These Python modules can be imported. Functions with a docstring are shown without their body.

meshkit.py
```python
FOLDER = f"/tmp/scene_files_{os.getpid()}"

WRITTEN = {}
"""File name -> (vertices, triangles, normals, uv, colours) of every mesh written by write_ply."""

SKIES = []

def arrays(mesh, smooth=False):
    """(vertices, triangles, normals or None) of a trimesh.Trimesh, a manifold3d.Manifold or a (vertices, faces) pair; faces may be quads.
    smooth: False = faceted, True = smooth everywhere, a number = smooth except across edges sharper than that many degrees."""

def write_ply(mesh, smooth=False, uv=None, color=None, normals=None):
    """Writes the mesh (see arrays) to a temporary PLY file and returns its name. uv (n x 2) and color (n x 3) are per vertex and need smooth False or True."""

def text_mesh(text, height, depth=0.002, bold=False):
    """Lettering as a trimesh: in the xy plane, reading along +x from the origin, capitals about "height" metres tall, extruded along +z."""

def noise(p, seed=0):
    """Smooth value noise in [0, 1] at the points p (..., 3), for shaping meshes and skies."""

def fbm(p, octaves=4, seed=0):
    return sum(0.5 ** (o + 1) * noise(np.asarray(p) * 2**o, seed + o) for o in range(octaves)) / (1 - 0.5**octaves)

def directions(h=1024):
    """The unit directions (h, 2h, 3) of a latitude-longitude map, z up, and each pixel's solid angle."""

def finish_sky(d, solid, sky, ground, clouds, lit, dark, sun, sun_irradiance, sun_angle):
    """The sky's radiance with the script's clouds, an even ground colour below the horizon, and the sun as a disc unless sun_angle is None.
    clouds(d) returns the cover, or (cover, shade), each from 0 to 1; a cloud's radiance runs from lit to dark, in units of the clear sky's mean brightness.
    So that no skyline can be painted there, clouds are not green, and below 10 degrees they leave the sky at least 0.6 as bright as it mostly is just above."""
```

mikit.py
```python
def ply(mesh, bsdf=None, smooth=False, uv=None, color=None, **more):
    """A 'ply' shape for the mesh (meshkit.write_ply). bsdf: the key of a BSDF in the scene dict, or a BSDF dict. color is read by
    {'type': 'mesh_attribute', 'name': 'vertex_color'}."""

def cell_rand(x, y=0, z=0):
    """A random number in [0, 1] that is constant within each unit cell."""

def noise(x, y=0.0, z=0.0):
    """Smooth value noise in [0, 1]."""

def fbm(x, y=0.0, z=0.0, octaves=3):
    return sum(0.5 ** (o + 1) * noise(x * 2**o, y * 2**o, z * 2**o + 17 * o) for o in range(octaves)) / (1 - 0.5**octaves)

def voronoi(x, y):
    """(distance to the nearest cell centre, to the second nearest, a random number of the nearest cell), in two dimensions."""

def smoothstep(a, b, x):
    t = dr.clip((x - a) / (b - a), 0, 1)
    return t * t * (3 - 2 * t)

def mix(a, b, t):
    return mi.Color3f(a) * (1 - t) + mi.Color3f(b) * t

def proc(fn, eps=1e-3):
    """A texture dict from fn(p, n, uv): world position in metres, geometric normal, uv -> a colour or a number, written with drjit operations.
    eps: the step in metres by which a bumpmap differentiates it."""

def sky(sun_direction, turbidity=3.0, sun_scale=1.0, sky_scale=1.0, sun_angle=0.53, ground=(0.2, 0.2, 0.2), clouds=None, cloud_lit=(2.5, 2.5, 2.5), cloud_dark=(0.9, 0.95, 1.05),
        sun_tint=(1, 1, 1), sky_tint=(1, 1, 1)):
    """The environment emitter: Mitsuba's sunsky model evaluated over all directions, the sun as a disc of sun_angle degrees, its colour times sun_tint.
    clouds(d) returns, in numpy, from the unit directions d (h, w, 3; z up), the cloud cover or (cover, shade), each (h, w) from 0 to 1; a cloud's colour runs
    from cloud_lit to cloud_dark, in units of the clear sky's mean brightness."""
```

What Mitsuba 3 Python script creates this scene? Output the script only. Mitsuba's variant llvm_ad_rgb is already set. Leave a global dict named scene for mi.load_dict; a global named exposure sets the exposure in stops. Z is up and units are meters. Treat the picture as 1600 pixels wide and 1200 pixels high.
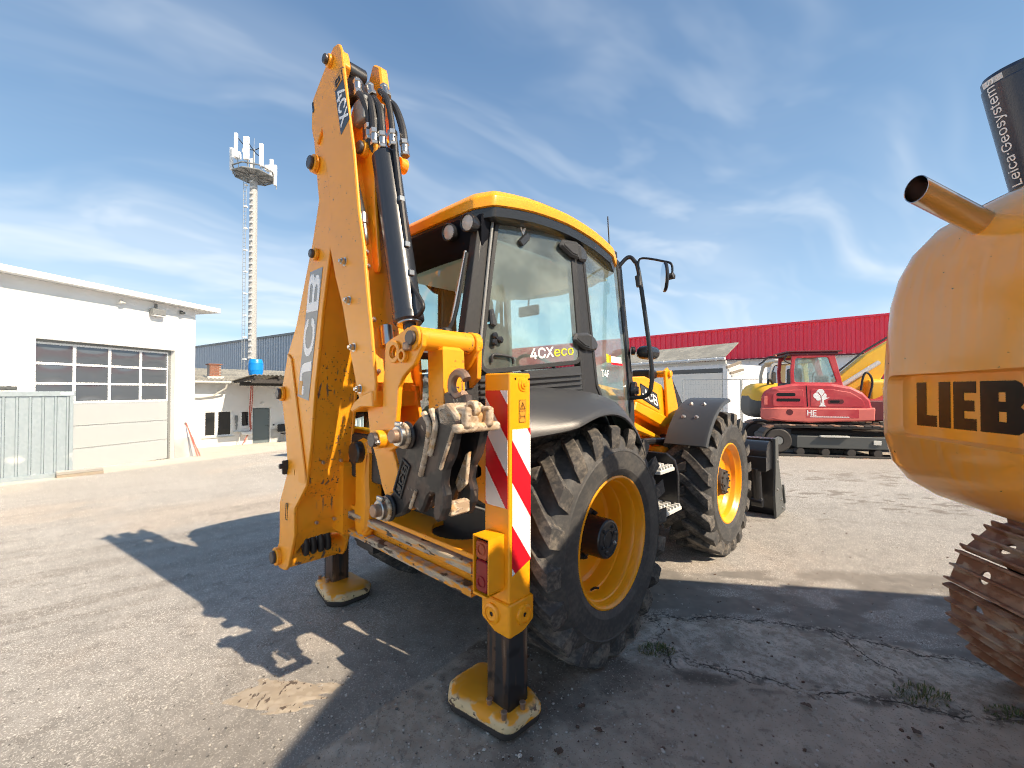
import math
import numpy as np
import trimesh
import mapbox_earcut as earcut
import drjit as dr
import mitsuba as mi
from shapely.geometry import Polygon, box as sbox, Point, LineString
from shapely.geometry.polygon import orient
from shapely.ops import unary_union
import mikit
import meshkit
from mikit import proc, noise, fbm, voronoi, cell_rand, smoothstep, mix

T = mi.ScalarTransform4f
scene, labels = {}, {}
rng = np.random.default_rng(7)

# ---------------------------------------------------------------- camera, sky, exposure
PITCH = math.radians(0.873)
scene['camera'] = {'type': 'perspective', 'fov': 101.31, 'fov_axis': 'x', 'near_clip': 0.05, 'far_clip': 3000.0,
                   'to_world': T().look_at(origin=[0, 0, 1.6], target=[0, math.cos(PITCH), 1.6 + math.sin(PITCH)], up=[0, 0, 1])}
exposure = 1.85
SUN = (0.94, -0.60, 1.0)


def clouds(d):
    """thin cirrus: long wisps drawn out along one direction, thickening towards the horizon"""
    z = np.maximum(d[..., 2], 0.02)
    p = np.stack([d[..., 0] / (z + 0.25), d[..., 1] / (z + 0.25), 0 * z], -1)
    a = 0.5
    x, y = p[..., 0] * math.cos(a) + p[..., 1] * math.sin(a), -p[..., 0] * math.sin(a) + p[..., 1] * math.cos(a)
    warp = meshkit.fbm(np.stack([x * 1.3, y * 1.3, 0 * x], -1), 3, 5) - 0.5
    s1 = meshkit.fbm(np.stack([x * 0.9 + warp * 0.8, y * 3.2 + warp * 2.2, 0 * x], -1), 5, 11)
    s2 = meshkit.fbm(np.stack([x * 3.0 + warp * 3, y * 9.0 + warp * 4, 0 * x + 3], -1), 5, 21)
    s3 = meshkit.fbm(np.stack([x * 0.6, y * 0.9, 0 * x + 7], -1), 3, 31)
    s4 = meshkit.fbm(np.stack([x * 7.0 + warp * 6, y * 16.0 + warp * 9, 0 * x + 5], -1), 4, 41)
    veil = np.clip((s1 - 0.40) * 2.1, 0, 1) * np.clip((s3 - 0.22) * 2.4, 0, 1)
    wisps = np.clip((0.7 * s2 + 0.3 * s4 - 0.46) * 3.4, 0, 1) * np.clip((s1 - 0.32) * 3.0, 0, 1)
    low = np.exp(-z / 0.27)
    cover = np.clip(0.04 + 0.52 * veil + 0.26 * wisps + 0.70 * low * (0.55 + 0.6 * s1), 0, 0.92)
    return cover, np.clip(0.15 - 0.3 * (s1 - 0.5), 0, 1)


scene['sky_light'] = mikit.sky(SUN, turbidity=3.0, clouds=clouds, cloud_lit=(2.75, 2.9, 3.0), cloud_dark=(1.7, 1.85, 2.0), ground=(0.28, 0.26, 0.23), sky_tint=(0.78, 1.11, 1.20), sun_scale=1.5, sky_scale=1.1, sun_tint=(0.99, 1.0, 1.03))

# ---------------------------------------------------------------- mesh helpers


def cat(*ms):
    ms = [m for m in ms if m is not None]
    return trimesh.util.concatenate(ms) if len(ms) > 1 else ms[0]


def tm(v, f):
    return trimesh.Trimesh(np.asarray(v, float), np.asarray(f, int), process=False)


def rnd(poly, r, q=4):
    """round the corners of a polygon"""
    return poly.buffer(-r, quad_segs=q).buffer(2 * r, quad_segs=q).buffer(-r, quad_segs=q)


def plate(poly, t, b=0.004):
    """a polygon extruded from z=0 to z=t with its edges chamfered by b"""
    if poly.geom_type == 'MultiPolygon':
        return cat(*[plate(g, t, b) for g in poly.geoms])
    poly = orient(poly.simplify(0.0004))
    rings = [np.array(r.coords)[:-1] for r in [poly.exterior, *poly.interiors]]
    base, inset, ends, sides = [], [], [], []
    n0 = 0
    for r in rings:
        e = np.roll(r, -1, 0) - r
        e /= np.linalg.norm(e, axis=1, keepdims=True) + 1e-12
        nrm = np.stack([-e[:, 1], e[:, 0]], 1)
        pn = np.roll(nrm, 1, 0)
        m = (nrm + pn) / np.maximum(1 + (nrm * pn).sum(1, keepdims=True), 0.5)
        base.append(r)
        inset.append(r + b * m)
        k = np.arange(len(r))
        sides.append(np.stack([k + n0, (k + 1) % len(r) + n0], 1))
        n0 += len(r)
        ends.append(n0)
    base, inset, sides = np.vstack(base), np.vstack(inset), np.vstack(sides)
    tri = earcut.triangulate_float64(inset if b > 0 else base, np.array(ends, np.uint32)).reshape(-1, 3)
    if b > 0:
        lay = [(inset, 0), (base, b), (base, t - b), (inset, t)]
    else:
        lay = [(base, 0), (base, t)]
    v = np.vstack([np.column_stack([p, np.full(len(p), z)]) for p, z in lay])
    f = [tri[:, ::-1], tri + (len(lay) - 1) * n0]
    i, j = sides[:, 0], sides[:, 1]
    for a in range(len(lay) - 1):
        o, u = a * n0, (a + 1) * n0
        f += [np.stack([i + o, j + o, j + u], 1), np.stack([i + o, j + u, i + u], 1)]
    f = np.vstack(f)
    # signed area of the caps decides the winding
    a = v[tri[0]]
    if np.cross(a[1, :2] - a[0, :2], a[2, :2] - a[0, :2]) < 0:
        f[:len(tri)] = f[:len(tri), ::-1]
        f[len(tri):2 * len(tri)] = f[len(tri):2 * len(tri), ::-1]
    return tm(v, f)


def mapv(m, fn):
    m = m.copy()
    x, y, z = m.vertices.T
    m.vertices = np.column_stack(fn(x, y, z))
    return m


def plate_u(pts, u0, u1, b=0.004, r=0):
    """outline in (v, z), thickness along u"""
    p = pts if hasattr(pts, 'geom_type') else Polygon(pts)
    if not p.is_valid:
        p = p.buffer(0)
    if r:
        p = rnd(p, r)
    return mapv(plate(p, u1 - u0, b), lambda x, y, z: (z + u0, x, y))


def plate_v(pts, v0, v1, b=0.004, r=0):
    """outline in (u, z), thickness along v"""
    p = pts if hasattr(pts, 'geom_type') else Polygon(pts)
    if not p.is_valid:
        p = p.buffer(0)
    if r:
        p = rnd(p, r)
    return mapv(plate(p, v1 - v0, b), lambda x, y, z: (x, v1 - z, y))


def plate_z(pts, z0, z1, b=0.004, r=0):
    p = pts if hasattr(pts, 'geom_type') else Polygon(pts)
    if not p.is_valid:
        p = p.buffer(0)
    if r:
        p = rnd(p, r)
    return mapv(plate(p, z1 - z0, b), lambda x, y, z: (x, y, z + z0))


def bx(x0, x1, y0, y1, z0, z1, b=0.004):
    b = min(b, 0.45 * min(x1 - x0, y1 - y0, z1 - z0))
    return mapv(plate(sbox(x0, y0, x1, y1), z1 - z0, b), lambda x, y, z: (x, y, z + z0))


def basis(a):
    a = np.asarray(a, float) / np.linalg.norm(a)
    h = np.array([0, 0, 1.0]) if abs(a[2]) < 0.9 else np.array([1.0, 0, 0])
    x = np.cross(h, a)
    x /= np.linalg.norm(x)
    return x, np.cross(a, x), a


def lathe(prof, p0, axis, n=32, a0=0.0, a1=2 * math.pi):
    """profile [(radius, height along the axis)] turned about the axis through p0"""
    x, y, a = basis(axis)
    prof = np.asarray(prof, float)
    full = abs(a1 - a0 - 2 * math.pi) < 1e-6
    ang = np.linspace(a0, a1, n, endpoint=not full)
    c, s = np.cos(ang), np.sin(ang)
    v = np.asarray(p0, float) + prof[:, None, :1] * (c[None, :, None] * x + s[None, :, None] * y) + prof[:, None, 1:] * a
    k, m = len(prof), len(ang)
    i, j = np.meshgrid(np.arange(k - 1), np.arange(m if full else m - 1), indexing='ij')
    i, j = i.ravel(), j.ravel()
    j2 = (j + 1) % m
    f = np.vstack([np.stack([i * m + j, i * m + j2, (i + 1) * m + j2], 1), np.stack([i * m + j, (i + 1) * m + j2, (i + 1) * m + j], 1)])
    mesh = tm(v.reshape(-1, 3), f)
    return mesh


def cyl(p0, p1, r, n=20, b=0.003, r1=None):
    p0, p1 = np.asarray(p0, float), np.asarray(p1, float)
    L = np.linalg.norm(p1 - p0)
    r1 = r if r1 is None else r1
    b = min(b, 0.4 * r, 0.4 * r1, 0.4 * L)
    return lathe([(0, 0), (r - b, 0), (r, b), (r1, L - b), (r1 - b, L), (0, L)], p0, p1 - p0, n)


def ring(p0, p1, ro, ri, n=24, b=0.003):
    p0, p1 = np.asarray(p0, float), np.asarray(p1, float)
    L = np.linalg.norm(p1 - p0)
    return lathe([(ri, 0), (ro - b, 0), (ro, b), (ro, L - b), (ro - b, L), (ri, L), (ri, 0)], p0, p1 - p0, n)


def curve(pts, n=8):
    """Catmull-Rom through the points"""
    p = np.asarray(pts, float)
    p = np.vstack([2 * p[0] - p[1], p, 2 * p[-1] - p[-2]])
    t = np.linspace(0, 1, n, endpoint=False)[:, None]
    out = []
    for a, b, c, d in zip(p, p[1:], p[2:], p[3:]):
        out.append(0.5 * (2 * b + (c - a) * t + (2 * a - 5 * b + 4 * c - d) * t**2 + (3 * b - a - 3 * c + d) * t**3))
    return np.vstack(out + [p[-2][None]])


def tube(pts, r, sides=10, smooth=True, n=6):
    p = curve(pts, n) if smooth else np.asarray(pts, float)
    t = np.gradient(p, axis=0)
    t /= np.linalg.norm(t, axis=1, keepdims=True) + 1e-12
    x = basis(t[0])[0]
    fr = []
    for k in t:
        x = x - k * (x @ k)
        x /= np.linalg.norm(x) + 1e-12
        fr.append((x, np.cross(k, x)))
    ang = np.arange(sides) * 2 * math.pi / sides
    r = np.broadcast_to(r, (len(p),))
    v = [p[i] + r[i] * (np.cos(ang)[:, None] * fr[i][0] + np.sin(ang)[:, None] * fr[i][1]) for i in range(len(p))]
    v = np.vstack(v + [p[:1], p[-1:]])
    i, j = np.meshgrid(np.arange(len(p) - 1), np.arange(sides), indexing='ij')
    i, j = i.ravel(), j.ravel()
    j2 = (j + 1) % sides
    f = [np.stack([i * sides + j, i * sides + j2, (i + 1) * sides + j2], 1), np.stack([i * sides + j, (i + 1) * sides + j2, (i + 1) * sides + j], 1)]
    k = np.arange(sides)
    k2 = (k + 1) % sides
    A, B, e = len(p) * sides, len(p) * sides + 1, (len(p) - 1) * sides
    f += [np.stack([0 * k + A, k2, k], 1), np.stack([0 * k + B, k + e, k2 + e], 1)]
    return tm(v, np.vstack(f))


def loft(rings, cap0=False, cap1=False, closed=True):
    """rings: list of (n,3) loops with equal counts"""
    R = np.array(rings, float)
    k, m = R.shape[:2]
    v = R.reshape(-1, 3)
    i, j = np.meshgrid(np.arange(k - 1), np.arange(m if closed else m - 1), indexing='ij')
    i, j = i.ravel(), j.ravel()
    j2 = (j + 1) % m
    f = [np.stack([i * m + j, i * m + j2, (i + 1) * m + j2], 1), np.stack([i * m + j, (i + 1) * m + j2, (i + 1) * m + j], 1)]
    extra = []
    for on, row, flip in ((cap0, 0, True), (cap1, k - 1, False)):
        if on:
            c = len(v) + len(extra)
            extra.append(R[row].mean(0))
            a = np.arange(m) + row * m
            b = (np.arange(m) + 1) % m + row * m
            tri = np.stack([np.full(m, c), a, b], 1)
            f.append(tri[:, ::-1] if flip else tri)
    v = np.vstack([v] + [np.array(extra)] if extra else [v])
    m_ = tm(v, np.vstack(f))
    return m_


def rbox(x0, x1, y0, y1, z0, z1, r, q=3):
    """box with round edges (hull of eight spheres)"""
    r = min(r, 0.49 * min(x1 - x0, y1 - y0, z1 - z0))
    s = trimesh.creation.icosphere(1 if q < 4 else 2, r)
    pts = [s.vertices + [x, y, z] for x in (x0 + r, x1 - r) for y in (y0 + r, y1 - r) for z in (z0 + r, z1 - r)]
    return trimesh.convex.convex_hull(np.vstack(pts))


def bolt(p, axis, r=0.014, h=0.012):
    """a hexagon head on a washer"""
    a = np.asarray(axis, float) / np.linalg.norm(axis)
    p = np.asarray(p, float)
    return cat(cyl(p, p + a * 0.003, r * 1.35, 16, 0.001), cyl(p + a * 0.003, p + a * (h + 0.003), r, 6, 0.002), cyl(p + a * (h + 0.003), p + a * (h * 1.7), r * 0.55, 10, 0.001))


def xf(m, mat):
    m = m.copy()
    m.apply_transform(mat)
    return m


def frame(o, x, y, z=None):
    x, y = np.asarray(x, float), np.asarray(y, float)
    z = np.cross(x, y) if z is None else np.asarray(z, float)
    M = np.eye(4)
    M[:3, 0], M[:3, 1], M[:3, 2], M[:3, 3] = x, y, z, o
    return M


def text_on(txt, o, x, y, h, depth=0.002, bold=True, width=None):
    """lettering with its baseline start at o, running along x, capitals h tall along y; width stretches it"""
    m = meshkit.text_mesh(txt, h, depth, bold)
    w = m.vertices[:, 0].max() - m.vertices[:, 0].min()
    m.vertices[:, 0] -= m.vertices[:, 0].min()
    if width:
        m.vertices[:, 0] *= width / w
    x = np.asarray(x, float) / np.linalg.norm(x)
    y = np.asarray(y, float) - x * (np.asarray(y, float) @ x)
    return xf(m, frame(o, x, y / np.linalg.norm(y)))


IDENT = np.eye(4)
used = {}


def key_for(name):
    n = used.get(name, 0)
    used[name] = n + 1
    return name if n == 0 else f'{name}_{n:03d}'


def put(name, mesh, mat, fr=None, smooth=35, label=None, cat_=None, group=None, kind=None, flip_fix=False):
    """one entry of the scene; repeats are numbered"""
    k = key_for(name)
    if fr is not None:
        mesh = xf(mesh, fr)
    scene[k] = mikit.ply(mesh, mat, smooth=smooth)
    tag(k, label, cat_, group, kind)
    return k


def tag(k, label=None, cat_=None, group=None, kind=None):
    e = {a: b for a, b in (('label', label), ('category', cat_), ('group', group), ('kind', kind)) if b}
    if e:
        labels[k] = e


def thing(name, label, cat_, group=None):
    k = key_for(name)
    tag(k, label, cat_, group)
    return k


def part(parent, name, mesh, mat, fr=None, smooth=35, label=None, kind=None):
    return put(parent + '__' + name, mesh, mat, fr, smooth, label, None, None, kind)


# ---------------------------------------------------------------- materials
def P(key, base, rough=0.5, metallic=0.0, clear=0.0, bump=None, two=True, **more):
    d = {'type': 'principled', 'base_color': base if isinstance(base, dict) else {'type': 'rgb', 'value': list(base)}, 'roughness': rough, 'metallic': metallic, 'clearcoat': clear, **more}
    if bump:
        d = {'type': 'bumpmap', 'arbitrary': bump[0], 'scale': bump[1], 'nested': d}
    scene[key] = {'type': 'twosided', 'bsdf': d} if two else d


def dust(p, f=3.0):
    return fbm(p.x * f, p.y * f, p.z * f, 4)


def paint_yellow(p, n, uv):
    """loader yellow with small chips and dust speckle"""
    c = mix((0.85, 0.325, 0.005), (0.76, 0.29, 0.010), dust(p, 5.0))
    chip = 0.75 * noise(p.x * 90, p.y * 90, p.z * 60) + 0.25 * noise(p.x * 210, p.y * 210, p.z * 170)
    big = fbm(p.x * 7 + 3, p.y * 7, p.z * 7, 3)
    m = smoothstep(0.785, 0.82, chip) * smoothstep(0.54, 0.62, big)
    return mix(c, (0.09, 0.06, 0.045), m)


def paint_scratched(p, n, uv):
    """the same yellow, scraped: long upright scratches, bare patches, brown grime in them"""
    c = mix((0.83, 0.335, 0.006), (0.72, 0.28, 0.012), dust(p, 6.0))
    a = noise(p.x * 70, p.y * 70, p.z * 5)
    b = fbm(p.x * 6 + 9, p.y * 6, p.z * 3, 4)
    c2 = noise(p.x * 120, p.y * 120, p.z * 70)
    m = smoothstep(0.74, 0.82, a) * smoothstep(0.46, 0.56, b)
    m2 = smoothstep(0.76, 0.82, c2) * smoothstep(0.45, 0.56, b)
    return mix(mix(c, (0.16, 0.10, 0.07), m), (0.10, 0.055, 0.035), m2)


def worn_bar(p, n, uv):
    """yellow rubbed down to dirty primer and steel in long patches"""
    a = fbm(p.x * 5, p.y * 5, p.z * 22, 5)
    b = fbm(p.x * 22 + 5, p.y * 22, p.z * 40, 4)
    c = mix((0.66, 0.26, 0.02), (0.46, 0.37, 0.25), smoothstep(0.43, 0.52, a))
    c = mix(c, (0.33, 0.29, 0.24), smoothstep(0.50, 0.62, b))
    return mix(c, (0.06, 0.045, 0.035), smoothstep(0.60, 0.67, fbm(p.x * 11, p.y * 11, p.z * 30 + 4, 4)))


def foot_paint(p, n, uv):
    a = fbm(p.x * 14, p.y * 14, p.z * 22, 5)
    b = fbm(p.x * 45, p.y * 45, p.z * 45, 3)
    edge = smoothstep(0.098, 0.084, p.z + 0.03 * (a - 0.5))
    c = mix((0.74, 0.30, 0.015), (0.62, 0.46, 0.25), edge * smoothstep(0.36, 0.46, a))
    c = mix(c, (0.12, 0.075, 0.05), edge * smoothstep(0.56, 0.62, b) * smoothstep(0.45, 0.55, a))
    return mix(c, (0.045, 0.04, 0.038), smoothstep(0.052, 0.046, p.z + 0.008 * (a - 0.5)))


def leg_steel(p, n, uv):
    a = fbm(p.x * 30, p.y * 30, p.z * 1.6, 4)
    b = fbm(p.x * 9, p.y * 9, p.z * 7, 4)
    c = mix((0.022, 0.024, 0.028), (0.085, 0.05, 0.032), smoothstep(0.46, 0.60, a))
    c = mix(c, (0.20, 0.145, 0.10), smoothstep(0.62, 0.72, a) * smoothstep(0.42, 0.6, b))
    return mix(c, (0.012, 0.012, 0.014), smoothstep(0.58, 0.66, b))


def cast_black(p, n, uv):
    """black cast steel, rubbed brown, light scuffs on the corners"""
    a = fbm(p.x * 16, p.y * 16, p.z * 9, 5)
    b = noise(p.x * 60 + p.z * 30, p.y * 60, p.z * 25)
    c = mix((0.012, 0.012, 0.014), (0.055, 0.034, 0.027), smoothstep(0.44, 0.64, a))
    return mix(c, (0.28, 0.23, 0.18), smoothstep(0.80, 0.90, b) * smoothstep(0.48, 0.62, a))


def cast_bare(p, n, uv):
    a = fbm(p.x * 24, p.y * 24, p.z * 24, 5)
    b = fbm(p.x * 60, p.y * 60, p.z * 60, 3)
    c = mix((0.36, 0.26, 0.17), (0.56, 0.47, 0.36), smoothstep(0.38, 0.6, a))
    c = mix(c, (0.42, 0.22, 0.06), smoothstep(0.54, 0.66, a) * 0.8)
    return mix(c, (0.13, 0.10, 0.085), smoothstep(0.60, 0.74, b) * 0.8)


def rubber(p, n, uv):
    """tyre rubber with dried grey-brown dust rubbed into the treads"""
    a = fbm(p.x * 9, p.y * 9, p.z * 9, 4)
    b = fbm(p.x * 55, p.y * 55, p.z * 55, 3)
    return mix((0.040, 0.041, 0.043), (0.080, 0.076, 0.070), smoothstep(0.36, 0.76, 0.55 * a + 0.45 * b))


def tread(p, n, uv):
    a = fbm(p.x * 11, p.y * 11, p.z * 11, 4)
    b = fbm(p.x * 60, p.y * 60, p.z * 60, 3)
    return mix((0.042, 0.042, 0.043), (0.17, 0.15, 0.125), smoothstep(0.38, 0.74, 0.6 * a + 0.4 * b))


def track_steel(p, n, uv):
    a = fbm(p.x * 18, p.y * 18, p.z * 18, 5)
    b = fbm(p.x * 5, p.y * 5, p.z * 5, 3)
    c = mix((0.22, 0.108, 0.064), (0.31, 0.19, 0.13), smoothstep(0.38, 0.62, a))
    return mix(c, (0.36, 0.29, 0.225), smoothstep(0.5, 0.7, b) * smoothstep(0.4, 0.6, a))


def liebherr_paint(p, n, uv):
    """dusty ochre enamel"""
    a = fbm(p.x * 5, p.y * 5, p.z * 2.5, 4)
    st = noise(p.x * 40, p.y * 40, p.z * 1.5)
    c = mix((0.93, 0.375, 0.038), (0.88, 0.40, 0.10), smoothstep(0.35, 0.7, 0.6 * a + 0.4 * st))
    sc = noise(p.x * 4 + p.z * 2, p.y * 4, p.z * 150 + p.y * 30)
    c = mix(c, (0.62, 0.50, 0.36), smoothstep(0.93, 0.97, sc) * smoothstep(0.52, 0.62, fbm(p.x * 3, p.y * 3, p.z * 3 + 5, 3)) * 0.6)
    return mix(c, (0.10, 0.06, 0.04), smoothstep(0.945, 0.97, noise(p.x * 30, p.y * 30, p.z * 55)))


def red_faded(p, n, uv):
    a = fbm(p.x * 2, p.y * 2, p.z * 3, 4)
    return mix((0.42, 0.028, 0.042), (0.50, 0.075, 0.08), smoothstep(0.4, 0.7, a))


def plaster(p, n, uv):
    a = fbm(p.x * 0.8, p.y * 0.8, p.z * 0.5, 4)
    b = noise(p.x * 40, p.y * 40, p.z * 40)
    return mix(mix((0.80, 0.80, 0.79), (0.74, 0.735, 0.72), smoothstep(0.45, 0.75, a)), (0.70, 0.69, 0.67), 0.25 * b)


def plaster_grey(p, n, uv):
    a = fbm(p.x * 1.4, p.y * 1.4, p.z * 1.1, 4)
    return mix((0.56, 0.56, 0.55), (0.44, 0.43, 0.41), smoothstep(0.4, 0.7, a))


def galvanised(p, n, uv):
    v1, v2, r = voronoi(p.x * 16 + p.y * 16, p.z * 16)
    a = fbm(p.x * 1.5, p.y * 1.5, p.z * 2.0, 4)
    return mix(mix((0.33, 0.395, 0.43), (0.37, 0.43, 0.465), r), (0.58, 0.60, 0.59), smoothstep(0.62, 0.72, a))


def roof_cement(p, n, uv):
    a = fbm(p.x * 1.3, p.y * 1.3, p.z * 1.3, 5)
    b = fbm(p.x * 9, p.y * 9, p.z * 9, 3)
    return mix((0.21, 0.205, 0.18), (0.30, 0.29, 0.25), smoothstep(0.4, 0.6, 0.6 * a + 0.4 * b))


def scratchy_bump(p, n, uv):
    return fbm(p.x * 30, p.y * 30, p.z * 30, 3)


P('m_yellow', proc(paint_yellow), 0.34, clear=0.8, clearcoat_gloss=0.92)
P('m_yellow_worn', proc(paint_scratched), 0.40, clear=0.5)
P('m_yellow_clean', (0.84, 0.335, 0.004), 0.30, clear=0.6)
P('m_worn_bar', proc(worn_bar), 0.6)
P('m_foot', proc(foot_paint), 0.55)
P('m_leg', proc(leg_steel), 0.33, specular=0.6)
P('m_cast', proc(cast_black), 0.45, bump=(proc(scratchy_bump), 0.002))
P('m_cast_bare', proc(cast_bare), 0.6, bump=(proc(scratchy_bump), 0.002))
P('m_rubber', proc(rubber), 0.62)
P('m_tread', proc(tread), 0.75)
P('m_black', (0.012, 0.013, 0.016), 0.28, clear=0.5)
P('m_visor', (0.005, 0.006, 0.010), 0.6, specular=0.12)
P('m_pane_black', (0.018, 0.02, 0.022), 0.06, specular=0.5)
P('m_black_matt', (0.022, 0.023, 0.025), 0.55)
P('m_plastic', (0.040, 0.042, 0.046), 0.42)
P('m_hose', (0.018, 0.018, 0.02), 0.5)
P('m_cyl', (0.020, 0.024, 0.033), 0.26, clear=0.5)
P('m_steel', (0.52, 0.51, 0.49), 0.32, metallic=1.0)
P('m_chrome', (0.78, 0.77, 0.75), 0.12, metallic=1.0)
P('m_pin', (0.085, 0.075, 0.075), 0.38, metallic=0.5)
P('m_pin_bare', (0.33, 0.215, 0.15), 0.45, metallic=0.6)
P('m_white', (0.80, 0.80, 0.79), 0.5)
P('m_offwhite', (0.55, 0.55, 0.52), 0.6)
P('m_decal_white', (0.80, 0.80, 0.80), 0.35)
P('m_decal_grey', (0.27, 0.28, 0.28), 0.4)
P('m_decal_dark', (0.045, 0.05, 0.06), 0.35)
P('m_decal_amber', (0.62, 0.27, 0.03), 0.4)
P('m_decal_black', (0.008, 0.008, 0.010), 0.22, specular=0.35)
P('m_decal_lime', (0.62, 0.68, 0.02), 0.4)
P('m_refl_red', (0.62, 0.006, 0.018), 0.30, clear=0.4)
P('m_refl_white', (0.74, 0.74, 0.74), 0.30, clear=0.4)
P('m_lens_red', (0.22, 0.003, 0.008), 0.3)
P('m_lens_amber', (0.34, 0.05, 0.012), 0.3)
P('m_lamp_glass', (0.55, 0.48, 0.42), 0.15, clear=1.0)
scene['m_ochre'] = {'type': 'twosided', 'bsdf': {'type': 'roughplastic', 'diffuse_reflectance': proc(liebherr_paint), 'int_ior': 1.55, 'alpha': 0.03, 'nonlinear': False, 'distribution': 'ggx'}}
P('m_track', proc(track_steel), 0.7)
P('m_track_dark', (0.045, 0.04, 0.037), 0.7)
P('m_exhaust', (0.62, 0.56, 0.53), 0.18, metallic=1.0)
P('m_navy', (0.018, 0.028, 0.055), 0.30, clear=0.4)
P('m_red', proc(red_faded), 0.45, clear=0.2)
P('m_red_pale', (0.60, 0.14, 0.12), 0.5)
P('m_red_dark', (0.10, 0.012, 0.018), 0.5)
P('m_dark_grey', (0.075, 0.08, 0.08), 0.55)
P('m_grey', (0.20, 0.21, 0.21), 0.55)
P('m_plaster', proc(plaster), 0.85)
P('m_plaster_grey', proc(plaster_grey), 0.85)
P('m_door_panel', (0.42, 0.445, 0.45), 0.45)
P('m_frame_alu', (0.62, 0.63, 0.63), 0.4)
P('m_pane_dark', (0.075, 0.088, 0.105), 0.05, specular=1.0, clear=1.0, clearcoat_gloss=0.99)
P('m_galv', proc(galvanised), 0.42, metallic=0.25)
P('m_hall_blue', (0.46, 0.49, 0.53), 0.5)
P('m_hall_red', (0.88, 0.05, 0.09), 0.4)
P('m_panel_white', (0.80, 0.81, 0.82), 0.5)
P('m_cement', proc(roof_cement), 0.85)
P('m_sheet', (0.78, 0.76, 0.70), 0.6)
P('m_wire', (0.45, 0.47, 0.47), 0.4, metallic=0.6)
P('m_brick', (0.28, 0.12, 0.075), 0.85)
P('m_mortar', (0.36, 0.33, 0.30), 0.9)
P('m_barrel', (0.004, 0.25, 0.72), 0.35, clear=0.3)
P('m_door_grey', (0.145, 0.18, 0.19), 0.5)
P('m_hose_red', (0.50, 0.13, 0.10), 0.5)
P('m_green', (0.05, 0.22, 0.10), 0.6)
P('m_wood', (0.33, 0.275, 0.21), 0.75)
P('m_concrete', (0.34, 0.32, 0.29), 0.85)
P('m_grass', (0.065, 0.095, 0.028), 0.7)
P('m_grass_dry', (0.20, 0.17, 0.075), 0.75)
P('m_leaf', (0.085, 0.052, 0.036), 0.7)
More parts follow.
